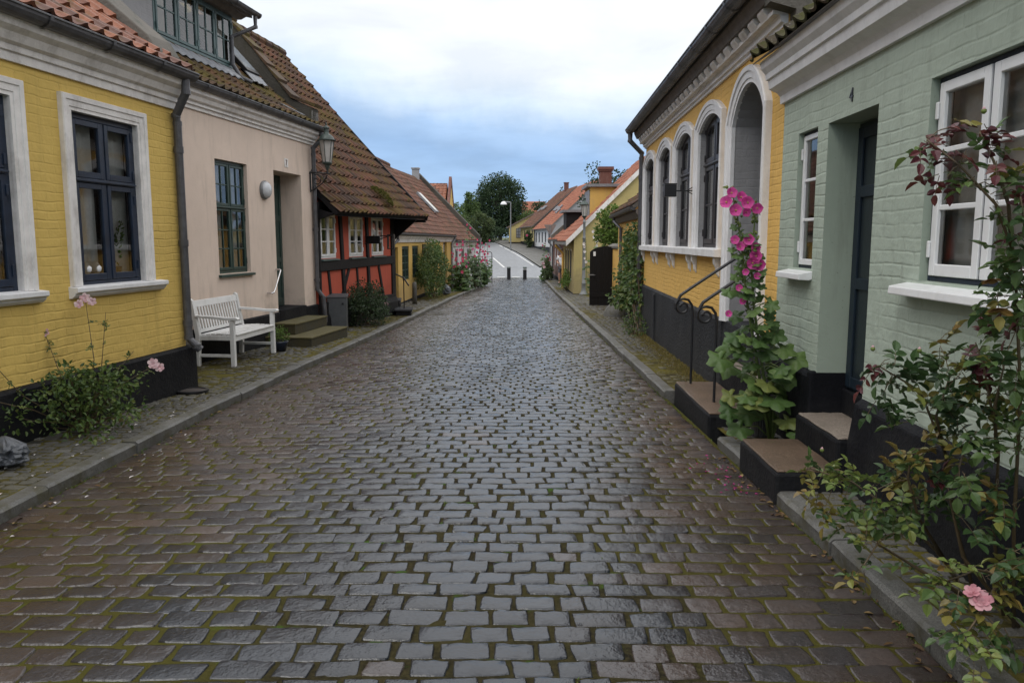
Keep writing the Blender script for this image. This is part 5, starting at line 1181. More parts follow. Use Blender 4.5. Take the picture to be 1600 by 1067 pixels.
# ---- small sign box on arm
o = empty('projecting_sign', tuple(G2.w(5.13, 0, 2.25)), G2.o.rotation_euler.z, 'small black box sign on an iron arm between the arched windows', 'sign')
part(o, 'arm', 'black', lambda m: (m.tube([(0, 0, 0), (0, -.26, .0)], .009, 6), m.tube([(0, 0, .07), (0, -.12, .0)], .007, 6), m.tube([(0, 0, -.07), (0, -.12, .0)], .007, 6)), 0); part(o, 'box', 'black', lambda m: (m.box(-.06, .06, -.42, -.261, -.08, .08), m.box(-.065, .065, -.425, -.256, .0805, .095)), .006)
# ---- arched gate leaf standing open
o = empty('garden_gate', (2.34, 23.67, pv(23.7)-.05), 0, 'tall black arched wooden gate leaf standing open beside the climbing plant', 'gate')
def gl(m):
    n = 9; w = .92
    for i in range(n):
        x0, x1 = w*i/n, w*(i+1)/n-.0015
        f = lambda x: 1.62+.27*sqrt(max(0, 1-((x-w/2)/(w/2))**2*.86))-.07
        m.hexa([(x0, 0, .02), (x1, 0, .02), (x1, .035, .02), (x0, .035, .02), (x0, 0, f(x0)), (x1, 0, f(x1)), (x1, .035, f(x1)), (x0, .035, f(x0))])
part(o, 'boards', 'gate', gl, .003); part(o, 'cross_rail', 'gate', lambda m: m.box(.02, .9, -.022, -.001, .3, .42), .003)
part(o, 'latch', 'zinc_l', lambda m: (m.box(-.05, .12, -.03, -.023, .95, .985), m.tube([(.1, -.03, .96), (.1, -.07, .96), (.16, -.07, .96)], .009, 6)), .002); part(o, 'notice', 'trimw', lambda m: m.box(.10, .17, -.004, -.0005, 1.53, 1.66), 0)
# ---- lamp post
o = empty('lamp_post', (2.76, 30.25, gz(30.2)+.08), 0, 'old grey cast iron lamp post before the yellow gable', 'street lamp')
part(o, 'post', 'lampgrey', lambda m: m.lathe([(.17, 0), (.17, .05), (.13, .07), (.10, .16), (.085, .2), (.08, .42), (.095, .44), (.07, .47), (.062, 1.2), (.06, 2.15), (.075, 2.17), (.06, 2.2), (.05, 2.24), (.048, 2.75), (.07, 2.78), (.045, 2.81), (.03, 2.9)], (0, 0, 0), 16), 0, True)
lantern(o, 0, 0, 3.0, 1.05, 'verdigris')
# ---- bollards
proto = None
for i, (x, y, lb) in enumerate(((-.21, 52.1, 'left of the two black traffic bollards at the end of the cobbles'), (.85, 52.1, 'right of the two black traffic bollards, with white band under its top'))):
    o = empty('bollard', (x, y, gz(y)+.01), 0, lb, 'bollard', 'bollards closing the cobbled street')
    part(o, 'shaft', 'black', lambda m: m.box(-.12, .12, -.12, .12, 0, .74), .015); part(o, 'cap', 'verdigris', lambda m: m.hexa([(-.13, -.13, .741), (.13, -.13, .741), (.13, .13, .741), (-.13, .13, .741), (-.12, -.12, .79), (.12, -.12, .79), (.12, .12, .84), (-.12, .12, .84)]), .01)
    if i: part(o, 'reflector_band', 'trimw', lambda m: m.box(-.122, .122, -.124, .122, .66, .70), 0)
# ---- hoop railing and white frame among the hollyhocks
o = empty('hoop_railing', (-1.75, 42.0, gz(42)+.08), 0, 'grey metal hoop railing at the end of the left hollyhocks', 'railing')
part(o, 'hoop', 'zinc', lambda m: m.tube([(0, 0, 0), (0, 0, 1.6), (.04, 0, 1.68), (.1, 0, 1.7), (.58, 0, 1.7), (.64, 0, 1.68), (.68, 0, 1.6), (.68, 0, 0)], .022, 8), 0); part(o, 'bars', 'zinc', lambda m: [m.tube([(0, 0, z), (.68, 0, z)], .01, 6) for z in (.9, 1.2, 1.45)], 0)
o = empty('garden_stake', (-1.62, 38.6, gz(38)+.08), 0, 'long pale pole leaning among the left hollyhocks', 'pole')
part(o, 'pole', 'lampgrey', lambda m: m.tube([(0.1, 0, 0), (-.02, 0, 1.3), (.12, 0, 2.35)], .03, 8), 0)
o = empty('white_trellis', (-2.2, 34.9, gz(35)+.08), 0, 'small white wooden frame among the left hollyhocks', 'trellis')
part(o, 'frame', 'trimw', lambda m: (m.box(-.05, 0, 0, .04, 0, .9), m.box(.3, .35, 0, .04, 0, .95), m.box(-.22, .42, -.002, .042, .62, .70), m.box(-.0, .3, .002, .038, .3, .36)), .004)
# ---- traffic sign seen from behind
o = empty('traffic_sign', (2.55, 52.8, gz(52.8)+.08), 0, 'triangular traffic sign seen from its grey back, point down', 'road sign')
part(o, 'plate', plain('weathered_sign_back', (.18, .15, .135), .5), lambda m: m.prism([(-.42, .03, 3.55), (.42, .03, 3.55), (0, .03, 2.82)], (0, .02, 0)), .004); part(o, 'pole', 'zinc_l', lambda m: m.tube([(0, 0, 0), (0, 0, 3.5)], .035, 8), 0)
# ---- far street lamp
o = empty('road_lamp', (-.14, 85, gz(85)), 0, 'tall grey road lamp with white head beyond the junction', 'street lamp')
part(o, 'pole', 'lampgrey', lambda m: m.tube([(0, 0, 0), (0, 0, 5.1), (-.05, 0, 5.15), (-.7, 0, 5.2)], .065, 8), 0); part(o, 'lamp_head', 'trimw', lambda m: m.lathe([(.36, -.26), (.34, -.16), (.22, .02), (.08, .09), (.02, .1)], (-.75, 0, 5.15), 16), 0, True)
# ---- boulder
mb = MB(); q = random.Random(3); n, k = 16, 8; ids = []
for i in range(k+1):
    t = i/k*pi*.55; ids.append(mb.vs([((.34*cos(pi*.5-t) if 0 else .34*sin(max(t, .02)))*cos(a)*(1+.1*sin(3*a)), .3*sin(max(t, .02))*sin(a)*(1+.12*cos(2*a)), .42*cos(t)+q.uniform(-.01, .01)) for a in [2*pi*j/n for j in range(n)]]))
for i in range(k):
    for j in range(n): l = (j+1) % n; mb.face(ids[i]+j, ids[i]+l, ids[i+1]+l, ids[i+1]+j)
tag(mb.build('boulder', 'granite', None, True, loc=(2.62, 19.4, gz(19.4)+.05)), 'grey boulder at the foot of the climbing plant by the gate', 'boulder')

# ---- person: body is one skinned mesh, clothing its children
def skin(name, verts, edges, radii, mat, parent, root=0, sub=2, smooth=True):
    me = bpy.data.meshes.new(name); me.from_pydata(verts, edges, []); o = bpy.data.objects.new(name, me); COL.objects.link(o)
    o.modifiers.new('skin', 'SKIN'); lay = me.skin_vertices[0].data if me.skin_vertices else None
    if lay is None:
        bpy.context.view_layer.objects.active = o; lay = me.skin_vertices[0].data
    for i, r in enumerate(radii):
        r = r if isinstance(r, tuple) else (r, r); lay[i].radius = r; lay[i].use_root = (i == root)
    s_ = o.modifiers.new('sub', 'SUBSURF'); s_.levels = sub; s_.render_levels = sub; me.materials.append(M[mat])
    dg = bpy.context.evaluated_depsgraph_get(); dg.update(); m2 = bpy.data.meshes.new_from_object(o.evaluated_get(dg)); o.modifiers.clear(); o.data = m2
    for p in m2.polygons: p.use_smooth = True
    o.parent = parent; return o
P0 = empty('person', (2.62, 41.4, pv(41.4)), radians(-15), 'person in white t-shirt and grey shorts standing with folded arms by the brick house', 'person')
try:
    V = [(0, 0, .93), (0, .01, 1.1), (0, .02, 1.28), (0, .0, 1.44), (0, -.02, 1.53), (0, -.04, 1.60), (0, -.05, 1.70), (0, -.03, 1.78),
         (.10, 0, .88), (.11, -.02, .5), (.11, .02, .09), (.12, -.13, .03), (-.10, 0, .88), (-.12, -.02, .5), (-.13, .02, .09), (-.14, -.13, .03),
         (.19, 0, 1.42), (.24, .01, 1.15), (.14, -.2, 1.10), (.03, -.24, 1.12), (-.19, 0, 1.42), (-.25, .01, 1.15), (-.15, -.2, 1.08), (-.04, -.25, 1.10)]
    E_ = [(0, 1), (1, 2), (2, 3), (3, 4), (4, 5), (5, 6), (6, 7), (0, 8), (8, 9), (9, 10), (10, 11), (0, 12), (12, 13), (13, 14), (14, 15), (3, 16), (16, 17), (17, 18), (18, 19), (3, 20), (20, 21), (21, 22), (22, 23)]
    Rr = [(.16, .12), (.15, .11), (.17, .12), (.14, .1), .055, .07, .095, .075, .09, .06, .04, .035, .09, .06, .04, .035, .065, .048, .038, .035, .065, .048, .038, .035]
    body = skin('body', V, E_, Rr, 'skin', P0)
    skin('t_shirt', [(0, 0, .90), (0, .01, 1.1), (0, .02, 1.28), (0, .0, 1.45), (.19, 0, 1.42), (.235, .01, 1.24), (-.19, 0, 1.42), (-.245, .01, 1.24)], [(0, 1), (1, 2), (2, 3), (3, 4), (4, 5), (3, 6), (6, 7)], [(.19, .14), (.175, .13), (.19, .14), (.15, .11), .085, .075, .085, .075], 'shirt', P0)
    skin('shorts', [(0, 0, .93), (.10, 0, .86), (.115, -.02, .55), (-.10, 0, .86), (-.125, -.02, .55)], [(0, 1), (1, 2), (0, 3), (3, 4)], [(.17, .13), (.11, .11), .085, (.11, .11), .085], 'shorts', P0)
    mb = MB(); mb.lathe([(.002, 1.865), (.06, 1.85), (.095, 1.79), (.10, 1.72), (.09, 1.68)], (0, -.02, 0), 14); mb.build('hair', 'hair', P0, True)
    mb = MB(); mb.box(.06, .16, -.2, .08, 0, .06); mb.build('shoe', 'black', P0, bevel=.02); mb = MB(); mb.box(-.19, -.09, -.2, .08, 0, .06); mb.build('shoe', 'black', P0, bevel=.02)
except Exception as ex: print('person failed', ex)
# ================================================================ PLANTS
M['lf_rose'] = leafmat('rose_leaves', [(.035, .065, .02), (.07, .12, .03), (.11, .16, .04), (.16, .19, .05)])
M['lf_roseR'] = leafmat('mixed_rose_leaves', [(.028, .055, .022), (.055, .105, .035), (.09, .145, .045), (.16, .215, .055), (.22, .20, .05), (.19, .07, .03), (.10, .025, .03), (.07, .018, .028)], 0.35)
M['lf_holly'] = leafmat('hollyhock_leaves', [(.04, .085, .025), (.07, .13, .035), (.105, .17, .045), (.20, .22, .06)], 0.5)
M['lf_dark'] = leafmat('dark_bush_leaves', [(.022, .042, .02), (.045, .075, .032), (.07, .10, .045)], 0.4)
M['lf_mid'] = leafmat('climber_leaves', [(.028, .06, .016), (.06, .11, .028), (.10, .15, .038), (.16, .17, .045)], 0.4)
M['lf_bright'] = leafmat('bright_bush_leaves', [(.05, .10, .015), (.10, .17, .03), (.15, .22, .04)], 0.5)
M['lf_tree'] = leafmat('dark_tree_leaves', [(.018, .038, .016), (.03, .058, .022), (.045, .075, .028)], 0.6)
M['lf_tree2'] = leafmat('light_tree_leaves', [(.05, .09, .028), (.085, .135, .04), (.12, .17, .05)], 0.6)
M['lf_hedge'] = leafmat('hedge_leaves', [(.03, .055, .018), (.06, .09, .03), (.09, .11, .04)], 0.6)
M['fl_pink'] = leafmat('magenta_petals', [(.40, .02, .17), (.62, .06, .31), (.70, .15, .42)], 0.6, 0.3)
M['fl_rose'] = leafmat('pale_pink_petals', [(.58, .32, .36), (.72, .48, .51), (.80, .64, .66)], 0.6, 0.3)
M['fl_red'] = leafmat('deep_pink_petals', [(.35, .01, .07), (.55, .03, .14), (.62, .16, .26)], 0.6, 0.3)
M['fl_rose2'] = leafmat('rose_pink_petals', [(.48, .18, .22), (.64, .30, .35), (.72, .42, .46)], 0.6, 0.3)
M['fl_white'] = leafmat('white_petals', [(.65, .60, .60), (.75, .72, .72)], 0.6, 0.3)
M['fl_core'] = plain('yellow_stamens', (.45, .40, .08), .8)
M['calyx'] = leafmat('green_buds', [(.12, .17, .04), (.20, .25, .07)], 0.6)
M['lf_moss'] = leafmat('moss_tufts', [(.05, .06, .012), (.10, .10, .02), (.14, .12, .03)], .9)
q = random.Random(11)
def rv(): 
    while 1:
        v = Vector((q.uniform(-1, 1), q.uniform(-1, 1), q.uniform(-1, 1)))
        if .05 < v.length < 1: return v.normalized()
def leaf(mb, p, d, n, L, W, fold=.25, droop=.2, far=False):
    """pointed oval leaf with a folded midrib; far: 4 point version"""
    d = d.normalized(); s_ = d.cross(n)
    if s_.length < 1e-3: s_ = d.orthogonal()
    s_.normalize(); n = s_.cross(d)
    if far:
        b = mb.vs([p, p+d*L*.5+s_*W*.5+n*W*fold*.5, p+d*L-n*L*droop, p+d*L*.5-s_*W*.5+n*W*fold*.5]); mb.face(b, b+1, b+2, b+3); return
    P = lambda t, w, h: p+d*L*t+s_*W*w+n*(h*W-droop*L*t*t)
    b = mb.vs([P(0, 0, 0), P(.36, 0, -.02), P(.72, 0, -.02), P(1, 0, 0), P(.14, .30, fold*.5), P(.42, .5, fold), P(.74, .36, fold*.7), P(.14, -.30, fold*.5), P(.42, -.5, fold), P(.74, -.36, fold*.7)])
    for f in ((0, 1, 5, 4), (1, 2, 6, 5), (2, 3, 6), (0, 7, 8, 1), (1, 8, 9, 2), (2, 9, 3)): mb.face(*[b+i for i in f])
def compound(mb, st, p, d, L, tone, jit=.12, n=2):
    """rose leaf: petiole with 2n+1 leaflets"""
    d = d.normalized(); up = Vector((0, 0, 1)); s_ = d.cross(up)
    if s_.length < .05: s_ = Vector((1, 0, 0))
    s_.normalize(); nn = (s_.cross(d)+rv()*.45).normalized(); s_ = d.cross(nn).normalized()
    e = p+d*L*1.5-up*L*.25
    if st: st.tube([p, (p+e)/2+nn*L*.08, e], [.0016, .0012, .001], 4, False)
    for i in range(n):
        b = p.lerp(e, .35+.4*i/max(1, n-1)) if n > 1 else p.lerp(e, .55)
        for sg in (-1, 1):
            mb.tone = min(1, max(0, tone+q.uniform(-jit, jit))); leaf(mb, b, s_*sg+d*.45+rv()*.2, nn+rv()*.35, L*q.uniform(.72, .95), L*q.uniform(.48, .6), q.uniform(.1, .45), q.uniform(0, .35))
    mb.tone = min(1, max(0, tone+q.uniform(-jit, jit))); leaf(mb, e, d+rv()*.2, nn+rv()*.3, L*1.1, L*.68, q.uniform(.1, .4), q.uniform(.05, .4))
def petalflower(name, parent, mat, c, ax, r, kind='holly', tone=.5):
    mb = MB(); ax = ax.normalized(); u = ax.orthogonal().normalized(); v = ax.cross(u)
    if kind == 'holly':
        for k in range(5):
            a0 = 2*pi*k/5; pts = []; n1, n2 = 5, 4
            for i in range(n2):
                rr = r*(.08+.92*i/(n2-1)); hh = r*(.55*(i/(n2-1))**.7)
                row = []
                for j in range(n1):
                    a = a0+(j/(n1-1)-.5)*2*pi/5*1.22; w = 1-.10*abs(j-2)/2*(i/(n2-1)) + .04*sin(j*3+k); row.append(Vector(c)+(u*cos(a)+v*sin(a))*rr*w+ax*(hh+.06*r*sin(j*2.5+k)*(i/(n2-1))+.012*r*k))
                pts.append(mb.vs(row))
            for i in range(n2-1):
                mb.tone = [.75, .5, .6][i] if i < 3 else .5; mb.tone += q.uniform(-.1, .15)
                for j in range(n1-1): mb.face(pts[i]+j, pts[i]+j+1, pts[i+1]+j+1, pts[i+1]+j)
        mb.m = 1; cc = Vector(c)+ax*r*.05; mb.tube([cc, cc+ax*r*.35], [r*.10, r*.12], 6); mb.m = 0
    elif kind == 'bud':
        mb.m = 1; mb.lathe([(r*.3, -r*.7), (r*.8, -r*.2), (r*.7, r*.5), (r*.1, r*.8)], c, 7); mb.m = 0; mb.tone = .3; mb.lathe([(r*.5, r*.3), (r*.45, r*.9), (r*.1, r*1.3)], c, 7)
    else:
        for ring, (m_, rr, tilt) in enumerate(((6, 1, .35), (5, .72, .75), (4, .45, 1.2))):
            for k in range(m_):
                a = 2*pi*k/m_+ring*.6+q.uniform(-.15, .15); o_ = u*cos(a)+v*sin(a); t_ = ax.cross(o_); dd = (o_+ax*tilt).normalized(); mb.tone = q.uniform(.2, 1)
                b0_ = Vector(c); R_ = r*rr; w = R_*.62
                b = mb.vs([b0_, b0_+dd*R_*.5+t_*w*.7, b0_+dd*R_*.95+t_*w*.55+o_*R_*.1, b0_+dd*R_*1.05+o_*R_*.15, b0_+dd*R_*.95-t_*w*.55+o_*R_*.1, b0_+dd*R_*.5-t_*w*.7, b0_+dd*R_*.55])
                for f in ((0, 1, 6), (1, 2, 6), (2, 3, 6), (3, 4, 6), (4, 5, 6), (5, 0, 6)): mb.face(*[b+i for i in f])
    return mb.build(name, [mat, 'fl_core' if kind == 'holly' else 'calyx'], parent, smooth=True)
def mallowleaf(mb, p, d, n, r, tone, far=False):
    d = d.normalized(); s_ = d.cross(n)
    if s_.length < .01: s_ = d.orthogonal()
    s_.normalize(); n = s_.cross(d).normalized(); c = p+d*r*.25; N = 12 if far else 30; ph = q.uniform(0, 6)
    outer = []; mid = []
    for i in range(N):
        a = -pi+2*pi*(i+.5)/N; lob = 1+.20*cos(a*5)+.05*cos(a*15+ph)+.05*sin(a*2+ph); 
        if abs(a) > 2.75: lob *= .42
        w = r*lob; h = -.22*r*abs(sin(a*.5))**2+.07*r*cos(a*5+1)+.05*r*sin(a*3+ph)-.12*r
        outer.append(c+(d*cos(a)+s_*sin(a))*w+n*h); mid.append(c+(d*cos(a)+s_*sin(a))*w*.55+n*(.03*r*cos(a*5)))
    b0_ = mb.vs([c]); m_ = mb.vs(mid); o_ = mb.vs(outer)
    for i in range(N-1):
        mb.tone = min(1, max(0, tone+q.uniform(-.04, .04))); mb.face(b0_, m_+i, m_+i+1)
        mb.tone = min(1, max(0, tone+q.uniform(-.04, .10))); mb.face(m_+i, o_+i, o_+i+1, m_+i+1)

# ---- hero hollyhock on the right
HK = empty('hollyhock', (2.10, 6.2, pv(6.2)), 0, 'tall magenta hollyhock between the two doorsteps on the right', 'hollyhock', None); O_ = Vector((2.10, 6.2, pv(6.2)))
stems = [[(1.66, 6.05, 2.0), (1.72, 6.05, 1.77), (1.77, 6.05, 1.48), (1.82, 6.07, 1.14), (1.92, 6.1, .69), (2.07, 6.15, .0)], [(1.86, 6.05, 1.89), (1.85, 6.05, 1.72), (1.83, 6.05, 1.48), (1.88, 6.08, 1.09), (1.98, 6.12, .59), (2.11, 6.18, .0)]]
st = MB()
for s_ in stems: st.tube([Vector(p)-O_ for p in s_], [.004, .006, .008, .010, .012, .014], 7)
lv = MB()
def onpath(P, t):
    k = (len(P)-1)*t; i = min(int(k), len(P)-2); return Vector(P[i]).lerp(Vector(P[i+1]), k-i)
for t in range(104):   # leaves along and around the stems
    f = .28+.68*(t/104)**.85; p = onpath(stems[t % 2], f)-O_; h = p.z; ang = q.uniform(0, 2*pi); rad = lerp(.05, .28, min(1, (1.6-h)/1.4))*q.uniform(.4, 1.4)
    d = Vector((cos(ang), sin(ang)*.8, q.uniform(-.15, .35))); 
    if h < 1.05: d.x -= .10
    e = p+d*rad+Vector((0, 0, .04)); r = lerp(.038, .098, min(1, max(0, (1.45-h)/1.0)))*q.uniform(.65, 1.15)
    if h < .12: e.z = max(e.z, .16)
    st.tube([p, (p+e)/2+Vector((0, 0, .02)), e], [.005, .004, .003], 5, False)
    mallowleaf(lv, e, Vector((d.x, d.y, -.35)), Vector((q.uniform(-.8, .6), -.8+q.uniform(-.6, .4), .8)), r, q.choice([.15, .3, .45, .6, .5, .9 if h < .5 else .35]))
for k in range(9):
    a = q.uniform(0, 2*pi); p = Vector((0, -.02, .02)); e = Vector((.20*cos(a)-.08, .18*sin(a)-.05, q.uniform(.10, .42))); st.tube([p, p.lerp(e, .5)+Vector((0, 0, .06)), e], [.006, .005, .004], 5, False)
    mallowleaf(lv, e, Vector((cos(a), sin(a), -.4)), Vector((0, -.7, .9)), q.uniform(.08, .13), q.uniform(.3, 1))
st.build('stem', 'stem', HK, smooth=True); lv.build('leaves', 'lf_holly', HK, smooth=True)
FL = [(1.65, 6.0, 1.95), (1.62, 6.0, 1.88), (1.69, 6.0, 1.82), (1.78, 6.0, 1.88), (1.73, 6.03, 1.92), (1.85, 6.0, 1.84), (1.77, 6.02, 1.81), (1.69, 6.0, 1.6), (1.73, 6.0, 1.55), (1.80, 6.0, 1.6), (1.84, 6.0, 1.54), (1.86, 6.0, 1.48), (1.83, 6.0, 1.43), (1.88, 6.0, 1.42), (1.77, 6.02, 1.57), (1.74, 6.0, 1.24), (1.66, 6.0, 1.04), (1.87, 6.0, 1.33), (1.78, 5.99, 1.36), (1.76, 5.98, 1.14)]
for i, p in enumerate(FL):
    petalflower('flower', HK, 'fl_pink', tuple(Vector(p)-O_), Vector((q.uniform(-.6, .3), -1, q.uniform(-.25, .25))), q.choice([.049, .043, .036]) if i < 14 else .028)
bd = MB()
for s_ in stems:
    for k in range(34):
        f = q.uniform(.0, .5); p = onpath(s_, f)-O_+Vector((q.uniform(-.03, .03), q.uniform(-.03, .02), 0)); bd.tone = q.random(); r = q.uniform(.008, .014)
        bd.lathe([(r*.3, -r), (r, 0), (r*.8, r*.7), (r*.1, r*1.2)], tuple(p), 6)
        if k % 2: leaf(bd, p, rv()+Vector((0, 0, .3)), rv(), .035, .018)
bd.build('buds', 'calyx', HK, smooth=True)

# ---- rose bush right foreground
RB = empty('rose_bush', (2.0, 3.15, pv(3.1)), 0, 'large rose bush with reddish shoots in the right foreground, before the green house window', 'rose bush', None); O_ = Vector((2.0, 3.15, pv(3.1)))
canes = [[(2.03, 3.0, .05), (1.93, 2.9, .5), (1.86, 2.82, 1.04), (1.72, 2.7, 1.55), (1.61, 2.65, 1.72), (1.51, 2.7, 1.85), (1.42, 2.75, 1.94)],
 [(1.72, 2.7, 1.5), (1.66, 2.66, 1.72), (1.60, 2.66, 1.86), (1.57, 2.7, 1.96)], [(1.80, 2.75, 1.3), (1.74, 2.66, 1.5), (1.70, 2.62, 1.62), (1.66, 2.6, 1.74)],
 [(2.0, 3.2, .05), (1.90, 3.2, .35), (1.79, 3.15, .72), (1.64, 3.1, 1.0), (1.47, 3.1, 1.10)], [(2.05, 3.1, .05), (1.95, 3.05, .42), (1.88, 2.95, .8), (1.78, 2.92, 1.12), (1.74, 2.92, 1.22)],
 [(1.88, 2.96, .75), (1.82, 2.9, .98), (1.81, 2.85, 1.15)], [(1.79, 3.15, .72), (1.70, 3.08, .9), (1.70, 3.0, 1.08)], [(2.0, 3.25, .05), (1.85, 3.28, .26), (1.68, 3.32, .42), (1.52, 3.4, .53), (1.37, 3.5, .56)],
 [(1.88, 3.25, .22), (1.72, 3.2, .44), (1.64, 3.15, .62), (1.63, 3.12, .74)], [(2.0, 3.2, .05), (1.75, 3.2, .2), (1.58, 3.25, .3), (1.46, 3.12, .25)], [(1.95, 2.9, .2), (1.8, 2.75, .38), (1.65, 2.66, .44), (1.56, 2.72, .36)], [(1.8, 2.75, .38), (1.66, 2.6, .34), (1.56, 2.55, .25)],
 [(2.05, 2.8, .05), (1.92, 2.75, .7), (1.88, 2.7, 1.2), (1.84, 2.66, 1.55)], [(2.05, 3.0, .05), (1.8, 3.0, .35), (1.72, 2.98, .6), (1.76, 2.95, .85)]]
st = MB()
for c in canes:
    k = len(c); st.tube([Vector(p)-O_ for p in c], [lerp(.0085, .003, i/(k-1)) for i in range(k)], 6)
lv = MB()
tn = {'r': .88, 'd': .08, 'g': .26, 'l': .42, 'y': .58}
SPR = [(1.42,2.75,1.93,'r'),(1.49,2.75,1.98,'r'),(1.48,2.75,1.9,'r'),(1.53,2.7,1.9,'r'),(1.57,2.7,1.97,'r'),(1.58,2.65,1.88,'r'),(1.51,2.7,1.84,'g'),(1.53,2.65,1.78,'g'),(1.47,2.7,1.81,'r'),(1.59,2.65,1.78,'g'),(1.64,2.65,1.81,'r'),(1.62,2.65,1.72,'g'),(1.68,2.65,1.76,'g'),(1.67,2.65,1.65,'g'),(1.7,2.65,1.55,'g'),(1.73,2.7,1.46,'g'),(1.67,2.6,1.67,'r'),(1.78,2.75,1.37,'g'),(1.8,2.85,1.26,'r'),(1.84,2.8,1.18,'g'),(1.46,3.1,1.09,'r'),(1.51,3.1,1.13,'d'),(1.54,3.1,1.05,'d'),(1.49,3.1,.98,'d'),(1.62,3.1,1.03,'d'),(1.64,3.0,1.12,'d'),(1.68,3.1,.95,'d'),(1.72,3.0,1.0,'d'),(1.6,3.1,.9,'d'),(1.75,2.95,1.13,'r'),(1.77,2.9,1.21,'r'),(1.74,3.0,1.07,'y'),(1.79,2.95,1.01,'d'),(1.8,2.9,1.09,'r'),(1.83,2.9,.97,'g'),(1.84,2.8,1.04,'d'),(1.81,2.8,1.13,'g'),(1.75,3.0,.89,'d'),(1.79,2.9,.89,'g'),(1.74,3.1,.82,'d'),(1.79,3.0,.77,'y'),(1.66,3.1,.76,'y'),(1.86,2.8,.89,'g'),(1.7,3.1,.92,'y'),(1.81,2.8,.85,'g'),(1.37,3.5,.55,'l'),(1.43,3.5,.58,'l'),(1.4,3.5,.46,'y'),(1.48,3.45,.54,'l'),(1.43,3.45,.4,'y'),(1.52,3.4,.57,'l'),(1.49,3.4,.45,'g'),(1.58,3.35,.55,'l'),(1.56,3.35,.41,'g'),(1.64,3.3,.54,'y'),(1.62,3.3,.42,'g'),(1.68,3.2,.52,'g'),(1.64,3.2,.63,'y'),(1.73,3.2,.46,'g'),(1.63,3.2,.37,'g'),(1.5,3.4,.3,'g'),(1.76,3.1,.52,'d'),(1.72,3.1,.63,'r'),(1.64,3.1,.71,'y'),(1.6,3.3,.31,'g'),(1.44,3.1,.25,'g'),(1.56,2.75,.34,'l'),(1.59,2.7,.4,'l'),(1.63,2.65,.44,'l'),(1.65,2.6,.42,'y'),(1.69,2.6,.44,'l'),(1.72,2.6,.37,'g'),(1.59,2.65,.36,'y'),(1.54,2.55,.26,'l'),(1.58,2.5,.26,'l'),(1.53,2.6,.24,'g'),(1.67,2.55,.28,'g'),(1.57,2.5,.17,'l'),(1.76,2.6,.44,'g'),(1.76,2.6,.51,'d'),(1.85,2.8,.63,'d'),(1.86,2.9,.67,'d')]
SPR += [(q.uniform(1.64, 1.9), q.uniform(2.85, 3.15), q.uniform(.5, 1.2), q.choice('ggdyd')) for _ in range(17)]+[(q.uniform(1.68, 1.86), q.uniform(2.62, 2.8), q.uniform(1.15, 1.75), q.choice('ggdr')) for _ in range(9)]+[(q.uniform(1.4, 1.75), q.uniform(3.15, 3.45), q.uniform(.3, .58), q.choice('gly')) for _ in range(5)]
allpts = [onpath(c, t/12) for c in canes for t in range(2, 13)]
for (x, y, z, k) in SPR:
    p = Vector((x, y, z)); a = min(allpts, key=lambda w: (w-p).length); d = (p-a)
    if d.length < .01: d = rv()*.02
    st.tube([a-O_, (a+p)/2-O_+Vector((0, 0, .01)), p-O_], [.002, .0018, .0015], 4, False)
    for _ in range(4 if z < 1.3 else 3):
        kk = k if q.random() > .22 else q.choice(['g', 'y', 'd']); dd = (d.normalized()*.6+rv()).normalized()
        compound(lv, st, p-O_+rv()*.03, dd, q.uniform(.038, .058)*(0.9 if k in 'lr' else 1), tn[kk], .07)
for c in canes:
    for t in range(5):
        p = onpath(c, q.uniform(.3, 1)); compound(lv, st, p-O_, rv(), q.uniform(.035, .06), q.choice([.1, .2, .3, .5]), .07)
st.build('cane', 'cane', RB, smooth=True); lv.build('leaves', 'lf_roseR', RB)
petalflower('flower', RB, 'fl_rose2', tuple(Vector((1.625, 2.58, .36))-O_), Vector((-.3, -.6, .7)), .036, 'rose'); petalflower('flower', RB, 'fl_rose2', tuple(Vector((1.605, 2.6, .385))-O_), Vector((-.5, -.3, .8)), .026, 'rose')
M['fl_dead'] = leafmat('withered_petals', [(.16, .08, .03), (.30, .18, .07)], .9)
for p in ((1.62, 2.66, 1.47), (1.66, 2.68, 1.37)): f = petalflower('withered_flower', RB, 'fl_dead', tuple(Vector(p)-O_), Vector((0, -.4, -1)), .028, 'rose')
for p in ((1.60, 3.05, 1.17), (1.44, 3.1, 1.17), (1.40, 3.45, .66), (1.59, 2.72, 2.03), (1.68, 3.0, 1.15)): petalflower('bud', RB, 'fl_rose', tuple(Vector(p)-O_), Vector((0, 0, 1)), .012, 'bud')

